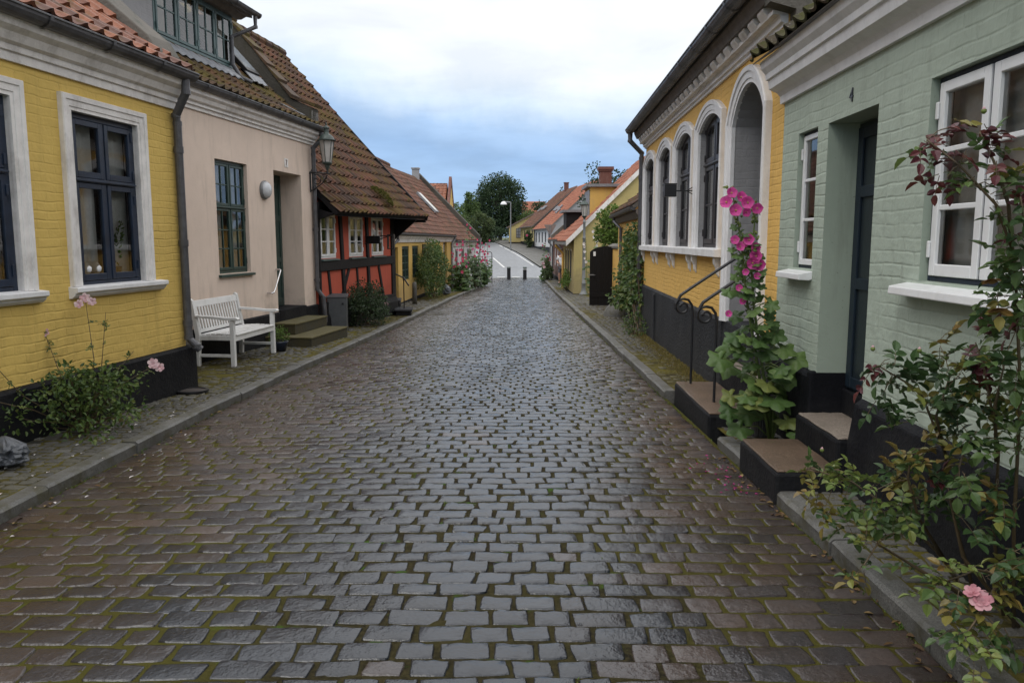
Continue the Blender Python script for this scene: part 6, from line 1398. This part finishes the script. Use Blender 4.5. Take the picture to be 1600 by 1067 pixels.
def bush(name, label, cat, loc, rx, ry, h, n, L, mat, stems=7, flowers=(), fkind='rose', fmat='fl_rose', fr=.04, far=False, group=None, low=.12, shape=1.0, seed=0, clumps=26, fname='flower'):
    """many leafed shrub: stems from the foot, leaves in clumps through its volume"""
    q.seed(100+seed); o = empty(name, loc, 0, label, cat, group); st = MB(); lv = MB(); C = []
    for i in range(clumps):
        a = q.uniform(0, 2*pi); r = sqrt(q.random()); z = low+q.random()**.85*(1-low); w = (sin(pi*min(1, .18+z*.78))**.6)*(1-.25*z*shape); C.append(Vector((rx*r*cos(a)*w, ry*r*sin(a)*w, h*z)))
    for i in range(stems):
        e = C[i % len(C)]; st.tube([Vector((q.uniform(-.05, .05), q.uniform(-.05, .05), -.03)), Vector((e.x*.35, e.y*.35, e.z*.5)), e], [.012, .008, .003], 5, False)
    for c in C: st.tube([Vector((c.x*.3, c.y*.3, c.z*.45)), (c*.75), c], [.005, .003, .002], 4, False)
    cr = h*.14+.05
    for i in range(n):
        c = C[q.randrange(len(C))]; v = rv(); p = c+Vector((v.x*rx*.26, v.y*ry*.26, v.z*cr))*q.uniform(.35, 1.15)
        if p.z < .02: p.z = q.uniform(.02, .1)
        lv.tone = min(1, max(0, q.gauss(.45, .25)))
        if far: leaf(lv, p, v+rv()*.6, rv()+Vector((0, -.2, 1)), L*q.uniform(.7, 1.3), L*.62, .3, .15, True)
        else: leaf(lv, p, v+rv()*.7, rv()+Vector((0, -.3, 1)), L*q.uniform(.7, 1.3), L*.62, .3, .2)
    st.build('stem', 'cane', o, smooth=True); lv.build('leaves', mat, o)
    for f in flowers: petalflower(fname, o, fmat, f, Vector((q.uniform(-.5, .5), -1, q.uniform(-.2, .5))), fr*q.uniform(.8, 1.15), fkind)
    return o
# left foreground rose
LR = bush('rose_bush', 'low leafy rose bush with pale pink blooms against the nearest yellow house', 'rose bush', (-3.66, 6.55, pv(6.6)), .55, .78, .50, 1700, .043, 'lf_rose', seed=1, low=.1, clumps=34)
q.seed(5); st = MB(); lv = MB()
for e, mid in (((-.10, .35, 1.12), (.05, .15, .6)), ((.10, .3, 1.0), (.12, .12, .5)), ((-.30, .05, .85), (-.15, 0, .45)), ((.42, .45, .50), (.2, .2, .35)), ((-.42, -.75, .95), (-.25, -.4, .4)), ((.20, .55, .62), (.1, .3, .4)), ((-.25, -.95, .5), (-.1, -.5, .3))):
    P = [Vector((0, 0, 0)), Vector(mid), Vector(e)]; st.tube([P[0], P[1], P[2]], [.006, .004, .002], 5, False)
    for k in range(9):
        p = onpath([tuple(v) for v in P], q.uniform(.45, 1)); compound(lv, st, p, rv(), q.uniform(.018, .03), q.uniform(.2, .9), .1)
st.build('cane', 'cane', LR); lv.build('shoot_leaves', 'lf_rose', LR)
for p, r in (((-.10, .35, 1.12), .04), ((-.03, .33, 1.09), .035), ((-.13, .30, 1.07), .035), ((-.30, .05, .85), .035), ((.42, .45, .52), .045), ((.45, .50, .48), .04)): petalflower('flower', LR, 'fl_rose', p, Vector((.4, -1, .4)), r, 'rose')
# bush before the timber framed house
bush('rose_bush', 'dark green bushy rose with one pale bloom before the red timber framed house', 'rose bush', (-3.18, 17.1, pv(17)), .55, .95, .85, 3600, .05, 'lf_dark', seed=2, clumps=40, flowers=[(.36, .45, .42)], fr=.055)
q.seed(8)
# climbing shrub on the low yellow house
bush('climbing_shrub', 'tall leafy climbing shrub covering the middle of the low yellow house', 'shrub', (-2.85, 28.2, pv(28)), .5, 2.3, 1.8, 6500, .075, 'lf_mid', seed=3, clumps=60, far=True, shape=.3)
bush('potted_plant_foliage'.replace('_foliage', ''), 'low yellowish plant in a dark blue pot under the bench end', 'potted plant', (-3.66, 12.25, pv(12.2)+.13), .20, .22, .20, 420, .035, 'lf_bright', seed=4, clumps=14, far=True)
o = [x for x in COL.objects if x.name.startswith('potted_plant')][0]
mb = MB(); mb.lathe([(.09, -.13), (.13, 0), (.14, .03), (.125, .03), (.11, .0)], (0, 0, 0), 20); mb.build('pot', 'potblue', o, True)
# right climber by the downpipe and gate
def climber(name, label, loc, pts, n, L, mat, spread, seed, flowers=()):
    q.seed(seed); o = empty(name, loc, 0, label, 'climber'); st = MB(); lv = MB(); O_ = Vector(loc)
    for p in pts: 
        P = [Vector(v)-O_ for v in p]; st.tube(P, [lerp(.022, .005, i/(len(P)-1)) for i in range(len(P))], 6, False)
    for i in range(n):
        c = q.choice(pts); p = onpath(c, q.uniform(.18, 1)**.8)-O_; v = rv(); p += Vector((v.x*spread[0], v.y*spread[1], v.z*spread[2]))*q.uniform(.2, 1.1)
        lv.tone = min(1, max(0, q.gauss(.45, .25))); leaf(lv, p, v+rv()*.5+Vector((0, 0, -.3)), rv()*.7+Vector((-.5, -.8, .8)), L*q.uniform(.6, 1.3), L*.75, .25, .25)
    st.build('stem', 'cane', o, smooth=True); lv.build('leaves', mat, o); return o
climber('climbing_rose', 'green climbing plant trained up the ochre corner between downpipe and black gate', (2.55, 15.6, pv(15.6)),
 [[(2.56, 15.5, -.15), (2.54, 15.6, .5), (2.52, 15.9, 1.2), (2.60, 16.0, 1.9)], [(2.52, 15.6, -.15), (2.46, 16.0, .6), (2.48, 16.6, 1.3), (2.55, 17.0, 1.75)], [(2.6, 16.4, -.15), (2.58, 17.0, .5), (2.62, 17.6, 1.0), (2.66, 18.0, 1.3)],
  [(2.7, 17.8, -.2), (2.66, 18.0, .3), (2.62, 18.2, .65), (2.58, 18.5, .8)], [(2.66, 17.5, -.2), (2.6, 17.8, .2), (2.52, 18.2, .3), (2.45, 18.6, .25)], [(2.55, 16, .9), (2.56, 16.6, 1.5), (2.60, 17.2, 1.65)]], 2000, .085, 'lf_mid', (.17, .35, .22), 21)
bush('low_rose', 'sparse low shoots at the foot of the ochre corner downpipe', 'shrub', (2.36, 14.9, pv(15)), .28, .5, .42, 330, .045, 'lf_mid', seed=6, clumps=12)
# hollyhock clumps, lighter build
def hollyhocks(label, loc, spots, fmat, tonef, seed, group='hollyhocks in bloom along the house fronts', leafy=44, spread=.36):
    """each plant: stem, leaves, flowers"""
    q.seed(seed); o = empty('hollyhock', loc, 0, label, 'hollyhock', group); st = MB(); lv = MB()
    for (dx, dy, h, f0) in spots:
        P = [Vector((dx*.6, dy*.6, 0)), Vector((dx, dy, h*.5)), Vector((dx+q.uniform(-.06, .06), dy, h))]; st.tube(P, [.016, .012, .006], 5, False)
        for k in range(leafy):
            t = q.random()*max(.3, f0*1.15); p = onpath([tuple(v) for v in P], t); a = q.uniform(0, 2*pi); e = p+Vector((cos(a), sin(a), .1))*q.uniform(.08, spread)*(1.15-t); lv.tone = q.random()
            mallowleaf(lv, e, Vector((cos(a), sin(a), -.3)), Vector((0, -.6, .9))+rv()*.3, q.uniform(.07, .13)*(1.2-t*.6), q.choice([.0, .1, .2, .35, .5]), True)
        k = max(3, int(h*(1-f0)*6))
        for i in range(k):
            t = lerp(f0, 1.0, (i+q.random()*.6)/k); p = onpath([tuple(v) for v in P], min(t, 1)); a = q.uniform(0, 2*pi)
            petalflower('flower', o, fmat, tuple(p+Vector((.07*cos(a), .07*sin(a)-.03, 0))), Vector((cos(a)*.8, sin(a)*.5-.8, .1)), q.uniform(.05, .075))
    st.build('stem', 'stem', o); lv.build('leaves', 'lf_holly' if tonef else 'lf_mid', o)
    return o
hollyhocks('left clump of crimson hollyhocks before the white house', (-2.35, 33.2, pv(33)), [(0, 0, 2.1, .45), (.22, .3, 2.2, .5), (-.12, .5, 1.7, .5), (.35, -.2, 1.9, .42)], 'fl_red', 0, 31)
hollyhocks('tallest crimson hollyhock with its top against the grey parapet', (-2.0, 35.6, pv(35.5)), [(.1, 0, 3.0, .8), (.3, .2, 2.3, .6)], 'fl_red', 0, 32)
hollyhocks('dark leafed pink hollyhock between white frame and pole', (-1.95, 37.4, pv(37.4)), [(0, 0, 2.0, .8), (.25, .2, 1.5, .7), (-.2, 0, 1.6, .7)], 'fl_pink', 0, 33)
hollyhocks('rosy hollyhocks crowding the hoop railing', (-1.62, 40.3, pv(40)), [(0, 0, 2.2, .45), (.25, .5, 2.0, .4), (.35, -.4, 2.35, .5), (.1, -.2, 1.8, .5)], 'fl_red', 1, 34)
hollyhocks('white hollyhocks among the left row of flowers', (-1.85, 38.8, pv(39)), [(0, .2, 1.7, .5), (-.25, 0, 1.6, .4)], 'fl_white', 1, 35)
for i, (x, y, s_, lb) in enumerate(((-2.15, 33.9, .95, 'leafy low growth under the left clump of crimson hollyhocks'), (-1.75, 36.9, 1.1, 'dark leafy growth at the foot of the white frame'), (-1.62, 40.8, .8, 'leafy growth under the hoop railing'))):
    bush('flower_bed_plant', lb, 'plant', (x, y, pv(y)), .42, .6, s_, 1000, .10, 'lf_mid' if i != 1 else 'lf_dark', seed=40+i, clumps=22, far=True, flowers=[(q.uniform(-.2, .35), -.6, q.uniform(.2, .6)) for _ in range(2)], fr=.07)
hollyhocks('pale pink hollyhocks behind the old lamp post', (2.85, 29.4, pv(29.5)), [(-.05, .2, 2.1, .55), (.25, 0, 2.45, .65), (.35, .3, 2.3, .7)], 'fl_white', 1, 36, leafy=9, spread=.15)
hollyhocks('pink hollyhocks at the brick house near the junction', (2.16, 49.2, pv(49)), [(0, 0, 1.7, .5), (.12, -.5, 1.3, .6), (-.12, .9, 2.3, .85), (.16, .4, 1.5, .6)], 'fl_red', 1, 37, leafy=30, spread=.3)
bush('flower_bed_plant', 'leafy rose growth before the brick house', 'plant', (2.14, 48.8, pv(48)), .34, 1.3, 1.15, 1300, .11, 'lf_hedge', seed=50, clumps=26, far=True, flowers=[(-.2, -1.1, .8), (-.25, -.6, 1.0)], fr=.09)
bush('flower_bed_plant', 'loose yellowish weeds at the foot of the yellow gable house', 'plant', (2.33, 33.5, pv(33.5)), .28, 2.2, .75, 700, .09, 'lf_bright', seed=51, clumps=22, far=True)
mb = MB()
q.seed(3)
for i in range(700):
    v = rv(); mb.tone = q.random(); leaf(mb, Vector((v.x*.22*(1+.3*sin(i)), v.y*.3, abs(v.z)*.12-.05-v.x*.02)), v+Vector((0, 0, .5)), rv(), .05, .03, .3, .1, True)
o = mb.build('moss_clump', 'lf_moss', None, loc=tuple(H3.w(-1.95, -.35, 2.62))); o.rotation_euler = (0.7, 0, H3.o.rotation_euler.z); tag(o, 'thick green moss cushion growing on the lower edge of the big brown roof', 'moss cushion')

# ---- trees beyond
def tree(name, label, loc, h, r, trunk_h, n, L, mat, seed, trunk_r=.25, group='trees beyond the junction', sy=1.0, clumps=60, cone=0, sz=1.0):
    q.seed(seed); o = empty(name, loc, 0, label, 'tree', group); tk = MB(); cr = MB(); top = h*.9
    tk.tube([(0, 0, -.3), (.1, 0, trunk_h), (.0, .1, top*.6), (.1, 0, top)], [trunk_r, trunk_r*.8, trunk_r*.5, .04], 10)
    C = []
    cz = (trunk_h+h)/2; hz = (h-trunk_h)/2*sz
    for i in range(clumps):
        v = rv(); k = q.uniform(.45, 1)**.6; z = v.z*k; w = (1-cone*(z+1)/2)
        C.append((Vector((v.x*k*r*w, v.y*k*r*sy*w, cz+z*hz)), q.uniform(.20, .36)*r*(1-.4*cone)))
    for c, cr_ in C[:clumps//2]: tk.tube([Vector((0, 0, min(c.z-.4*r, top*.7) if c.z-.4*r > trunk_h*.6 else trunk_h*.8)), c*.6+Vector((0, 0, c.z*.3)), c], [trunk_r*.35, trunk_r*.2, .03], 5, False)
    for i in range(n):
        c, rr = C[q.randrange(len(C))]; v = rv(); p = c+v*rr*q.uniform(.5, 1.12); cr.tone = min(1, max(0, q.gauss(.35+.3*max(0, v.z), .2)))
        leaf(cr, p, v+rv()*.7, v+rv()*.8, L*q.uniform(.6, 1.3), L*.7, .2, .1, True)
    tk.build('trunk', 'bark', o, smooth=True); cr.build('crown', mat, o); return o
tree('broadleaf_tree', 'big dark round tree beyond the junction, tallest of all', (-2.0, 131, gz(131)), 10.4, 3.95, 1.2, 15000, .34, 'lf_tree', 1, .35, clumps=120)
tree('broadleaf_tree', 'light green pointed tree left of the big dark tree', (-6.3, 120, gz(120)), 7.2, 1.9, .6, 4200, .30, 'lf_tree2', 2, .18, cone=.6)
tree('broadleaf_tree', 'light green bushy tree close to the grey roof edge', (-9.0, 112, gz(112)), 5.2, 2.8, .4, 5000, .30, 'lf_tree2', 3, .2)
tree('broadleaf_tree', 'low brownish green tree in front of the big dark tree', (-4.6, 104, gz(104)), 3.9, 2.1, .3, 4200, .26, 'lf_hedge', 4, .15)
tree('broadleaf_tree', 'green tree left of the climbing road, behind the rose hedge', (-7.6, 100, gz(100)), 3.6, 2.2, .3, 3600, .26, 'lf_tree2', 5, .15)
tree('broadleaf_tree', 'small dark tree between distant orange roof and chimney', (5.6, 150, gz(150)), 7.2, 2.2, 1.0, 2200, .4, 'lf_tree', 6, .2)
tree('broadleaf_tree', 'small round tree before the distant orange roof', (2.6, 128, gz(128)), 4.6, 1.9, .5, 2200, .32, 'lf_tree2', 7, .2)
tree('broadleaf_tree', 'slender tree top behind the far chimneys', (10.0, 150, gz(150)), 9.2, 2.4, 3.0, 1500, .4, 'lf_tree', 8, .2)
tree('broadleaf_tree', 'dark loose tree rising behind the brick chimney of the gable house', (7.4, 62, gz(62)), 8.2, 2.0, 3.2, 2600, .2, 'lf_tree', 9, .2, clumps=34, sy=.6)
tree('garden_tree', 'bright green rounded garden tree rising over the yard wall behind the black gate', (3.45, 27.2, gz(27)-.05), 3.2, .62, 1.75, 3600, .10, 'lf_bright', 10, .05, group=None, clumps=36)
for i, (x, y, rx, h, m_, lb) in enumerate(((-6.0, 96, 2.0, 1.7, 'lf_hedge', 'rose hedge with white blooms on the left of the climbing road'), (-3.6, 112, 1.6, 1.5, 'lf_tree', 'dark clipped hedge at the top of the climbing road'), (-8.5, 86, 2.4, 2.4, 'lf_tree2', 'bright hedge left of the road, nearest the white house'), (-2.6, 119, 2.6, 1.9, 'lf_tree', 'dark shrubbery under the big tree'))):
    bush('hedge', lb, 'hedge', (x, y, gz(y)), rx, 1.6, h, 2200, .22, m_, seed=70+i, clumps=44, far=True, group='hedges beyond the junction', low=.05, shape=.1, flowers=[(q.uniform(-1.4, 1.4), -1.5, q.uniform(.8, 1.7)) for _ in range(9)] if i == 0 else (), fmat='fl_white', fr=.14)
bush('rose_bush', 'rose bush against the yellow and white houses across the junction', 'rose bush', (1.9, 90.2, gz(90)), .5, .8, 1.8, 900, .2, 'lf_hedge', seed=80, clumps=20, far=True, low=.1, flowers=[(-.2, -.7, 1.5)], fmat='fl_red', fr=.12)

q.seed(9); mb = MB()
for i in range(90):
    v = rv(); mb.tone = q.random(); leaf(mb, Vector((v.x*.09, v.y*.03, .17+v.z*.10+abs(v.x)*.3)), v+Vector((0, 0, .4)), rv(), .045, .02, .2, .2)
o = empty('window_plant', tuple(H1.w(-1.02, .09, 1.285)), H1.o.rotation_euler.z, 'small yellow green potted plant behind the right pane of the yellow house window', 'potted plant')
mb.build('leaves', 'lf_bright', o); mb = MB(); mb.lathe([(.035, -.03), (.045, .05), (.05, .06), (.03, .06)], (0, 0, 0), 14); mb.build('pot', 'brown', o, True)
# ================================================================ LITTER, GRASS (nobody could count these)
q.seed(77)
def scatter(name, label, cat, mat, n, fx, L, W, flat=True, tones=(0, 1)):
    mb = MB()
    for _ in range(n):
        x, y, z = fx(); a = q.uniform(0, 6.28); mb.tone = q.uniform(*tones)
        if flat: leaf(mb, Vector((x, y, z)), Vector((cos(a), sin(a), q.uniform(-.05, .15))), Vector((q.uniform(-.3, .3), q.uniform(-.3, .3), 1)), L*q.uniform(.5, 1.3), W*q.uniform(.6, 1.2), .3, 0)
        else: leaf(mb, Vector((x, y, z)), Vector((cos(a)*.6, sin(a)*.6, q.uniform(.5, 1.2))), rv(), L*q.uniform(.5, 1.3), W, .1, .25, True)
    o = mb.build(name, mat); tag(o, label, cat, None, 'stuff'); return o
def road_z(x, y): return gz(y)+crown(x, y)+.022
def f1():
    y = abs(q.gauss(0, .45))+5.0; x = 1.62-abs(q.gauss(0, .14)); return x, y, road_z(x, y)
scatter('pink_petals', 'fallen magenta petals in the gutter by the big step', 'petals', 'fl_pink', 38, f1, .022, .015, tones=(0, .6))
def f2():
    y = q.uniform(4.2, 7.5); x = q.uniform(kl(y)-.65, kl(y)+.35); on = x < kl(y); return x, y, (gz(y)+.105 if on else road_z(x, y))
scatter('white_petals', 'scattered white petals on the left pavement and kerb', 'petals', 'fl_white', 42, f2, .035, .022)
def f3():
    if q.random() < .5: y = q.uniform(2.6, 6); x = kr(y)-abs(q.gauss(0, .08))
    else: y = q.uniform(3, 14); x = kl(y)+abs(q.gauss(0, .08))
    return x, y, road_z(x, y)
M['lf_dead'] = leafmat('dead_leaves', [(.06, .035, .018), (.14, .08, .03), (.24, .17, .07)], .8, .1)
scatter('fallen_leaves', 'brown fallen leaves along both gutters', 'leaves', 'lf_dead', 110, f3, .045, .025)
M['drygrass'] = leafmat('dry_grass_blades', [(.10, .075, .02), (.20, .15, .04), (.13, .13, .035)], .8, .2)
def f4():
    y = q.uniform(8.8, 15.2); w = 2.63-.037*(15.71-y)-.07; x = w-abs(q.gauss(0, .16))*(1-.5*abs(y-12)/4); return x, y, gz(y)+.095
scatter('dry_grass', 'yellowed grass and moss along the foot of the ochre house', 'grass', 'drygrass', 5200, f4, .045, .006, False)
def f5():
    r_ = q.random()
    if r_ < .45: y = q.uniform(2.5, 20); x = kl(y)+abs(q.gauss(0, .03)); z = gz(y)
    elif r_ < .9: y = q.uniform(2.5, 24); x = kr(y)-abs(q.gauss(0, .03)); z = gz(y)
    else: y = q.uniform(2.6, 8); x = q.uniform(kl(y), kr(y)); z = gz(y)+crown(x, y)-.002
    c = int(y*7)*13.7; return x+.012*sin(c), y+.03*sin(c*2), z
def tuft(name, label, n):
    mb = MB()
    for _ in range(n):
        x, y, z = f5()
        for k in range(q.randint(3, 8)):
            mb.tone = q.random(); leaf(mb, Vector((x+q.uniform(-.015, .015), y+q.uniform(-.015, .015), z)), Vector((q.uniform(-1, 1), q.uniform(-1, 1), q.uniform(.3, 1.4))), rv(), q.uniform(.012, .035), .008, .1, .2, True)
    tag(mb.build(name, 'lf_bright'), label, 'weeds', None, 'stuff')
def f6():
    y = q.uniform(9.8, 13.4); x = q.uniform(-3.75, kl(y)-.12); return x, y, gz(y)+.112
scatter('fallen_leaves', 'dark shrivelled leaves on the pavement around the white bench', 'leaves', 'lf_dead', 34, f6, .05, .03, tones=(0, .4))
tuft('weeds', 'tiny green weeds in the joints and along the kerbs', 900)
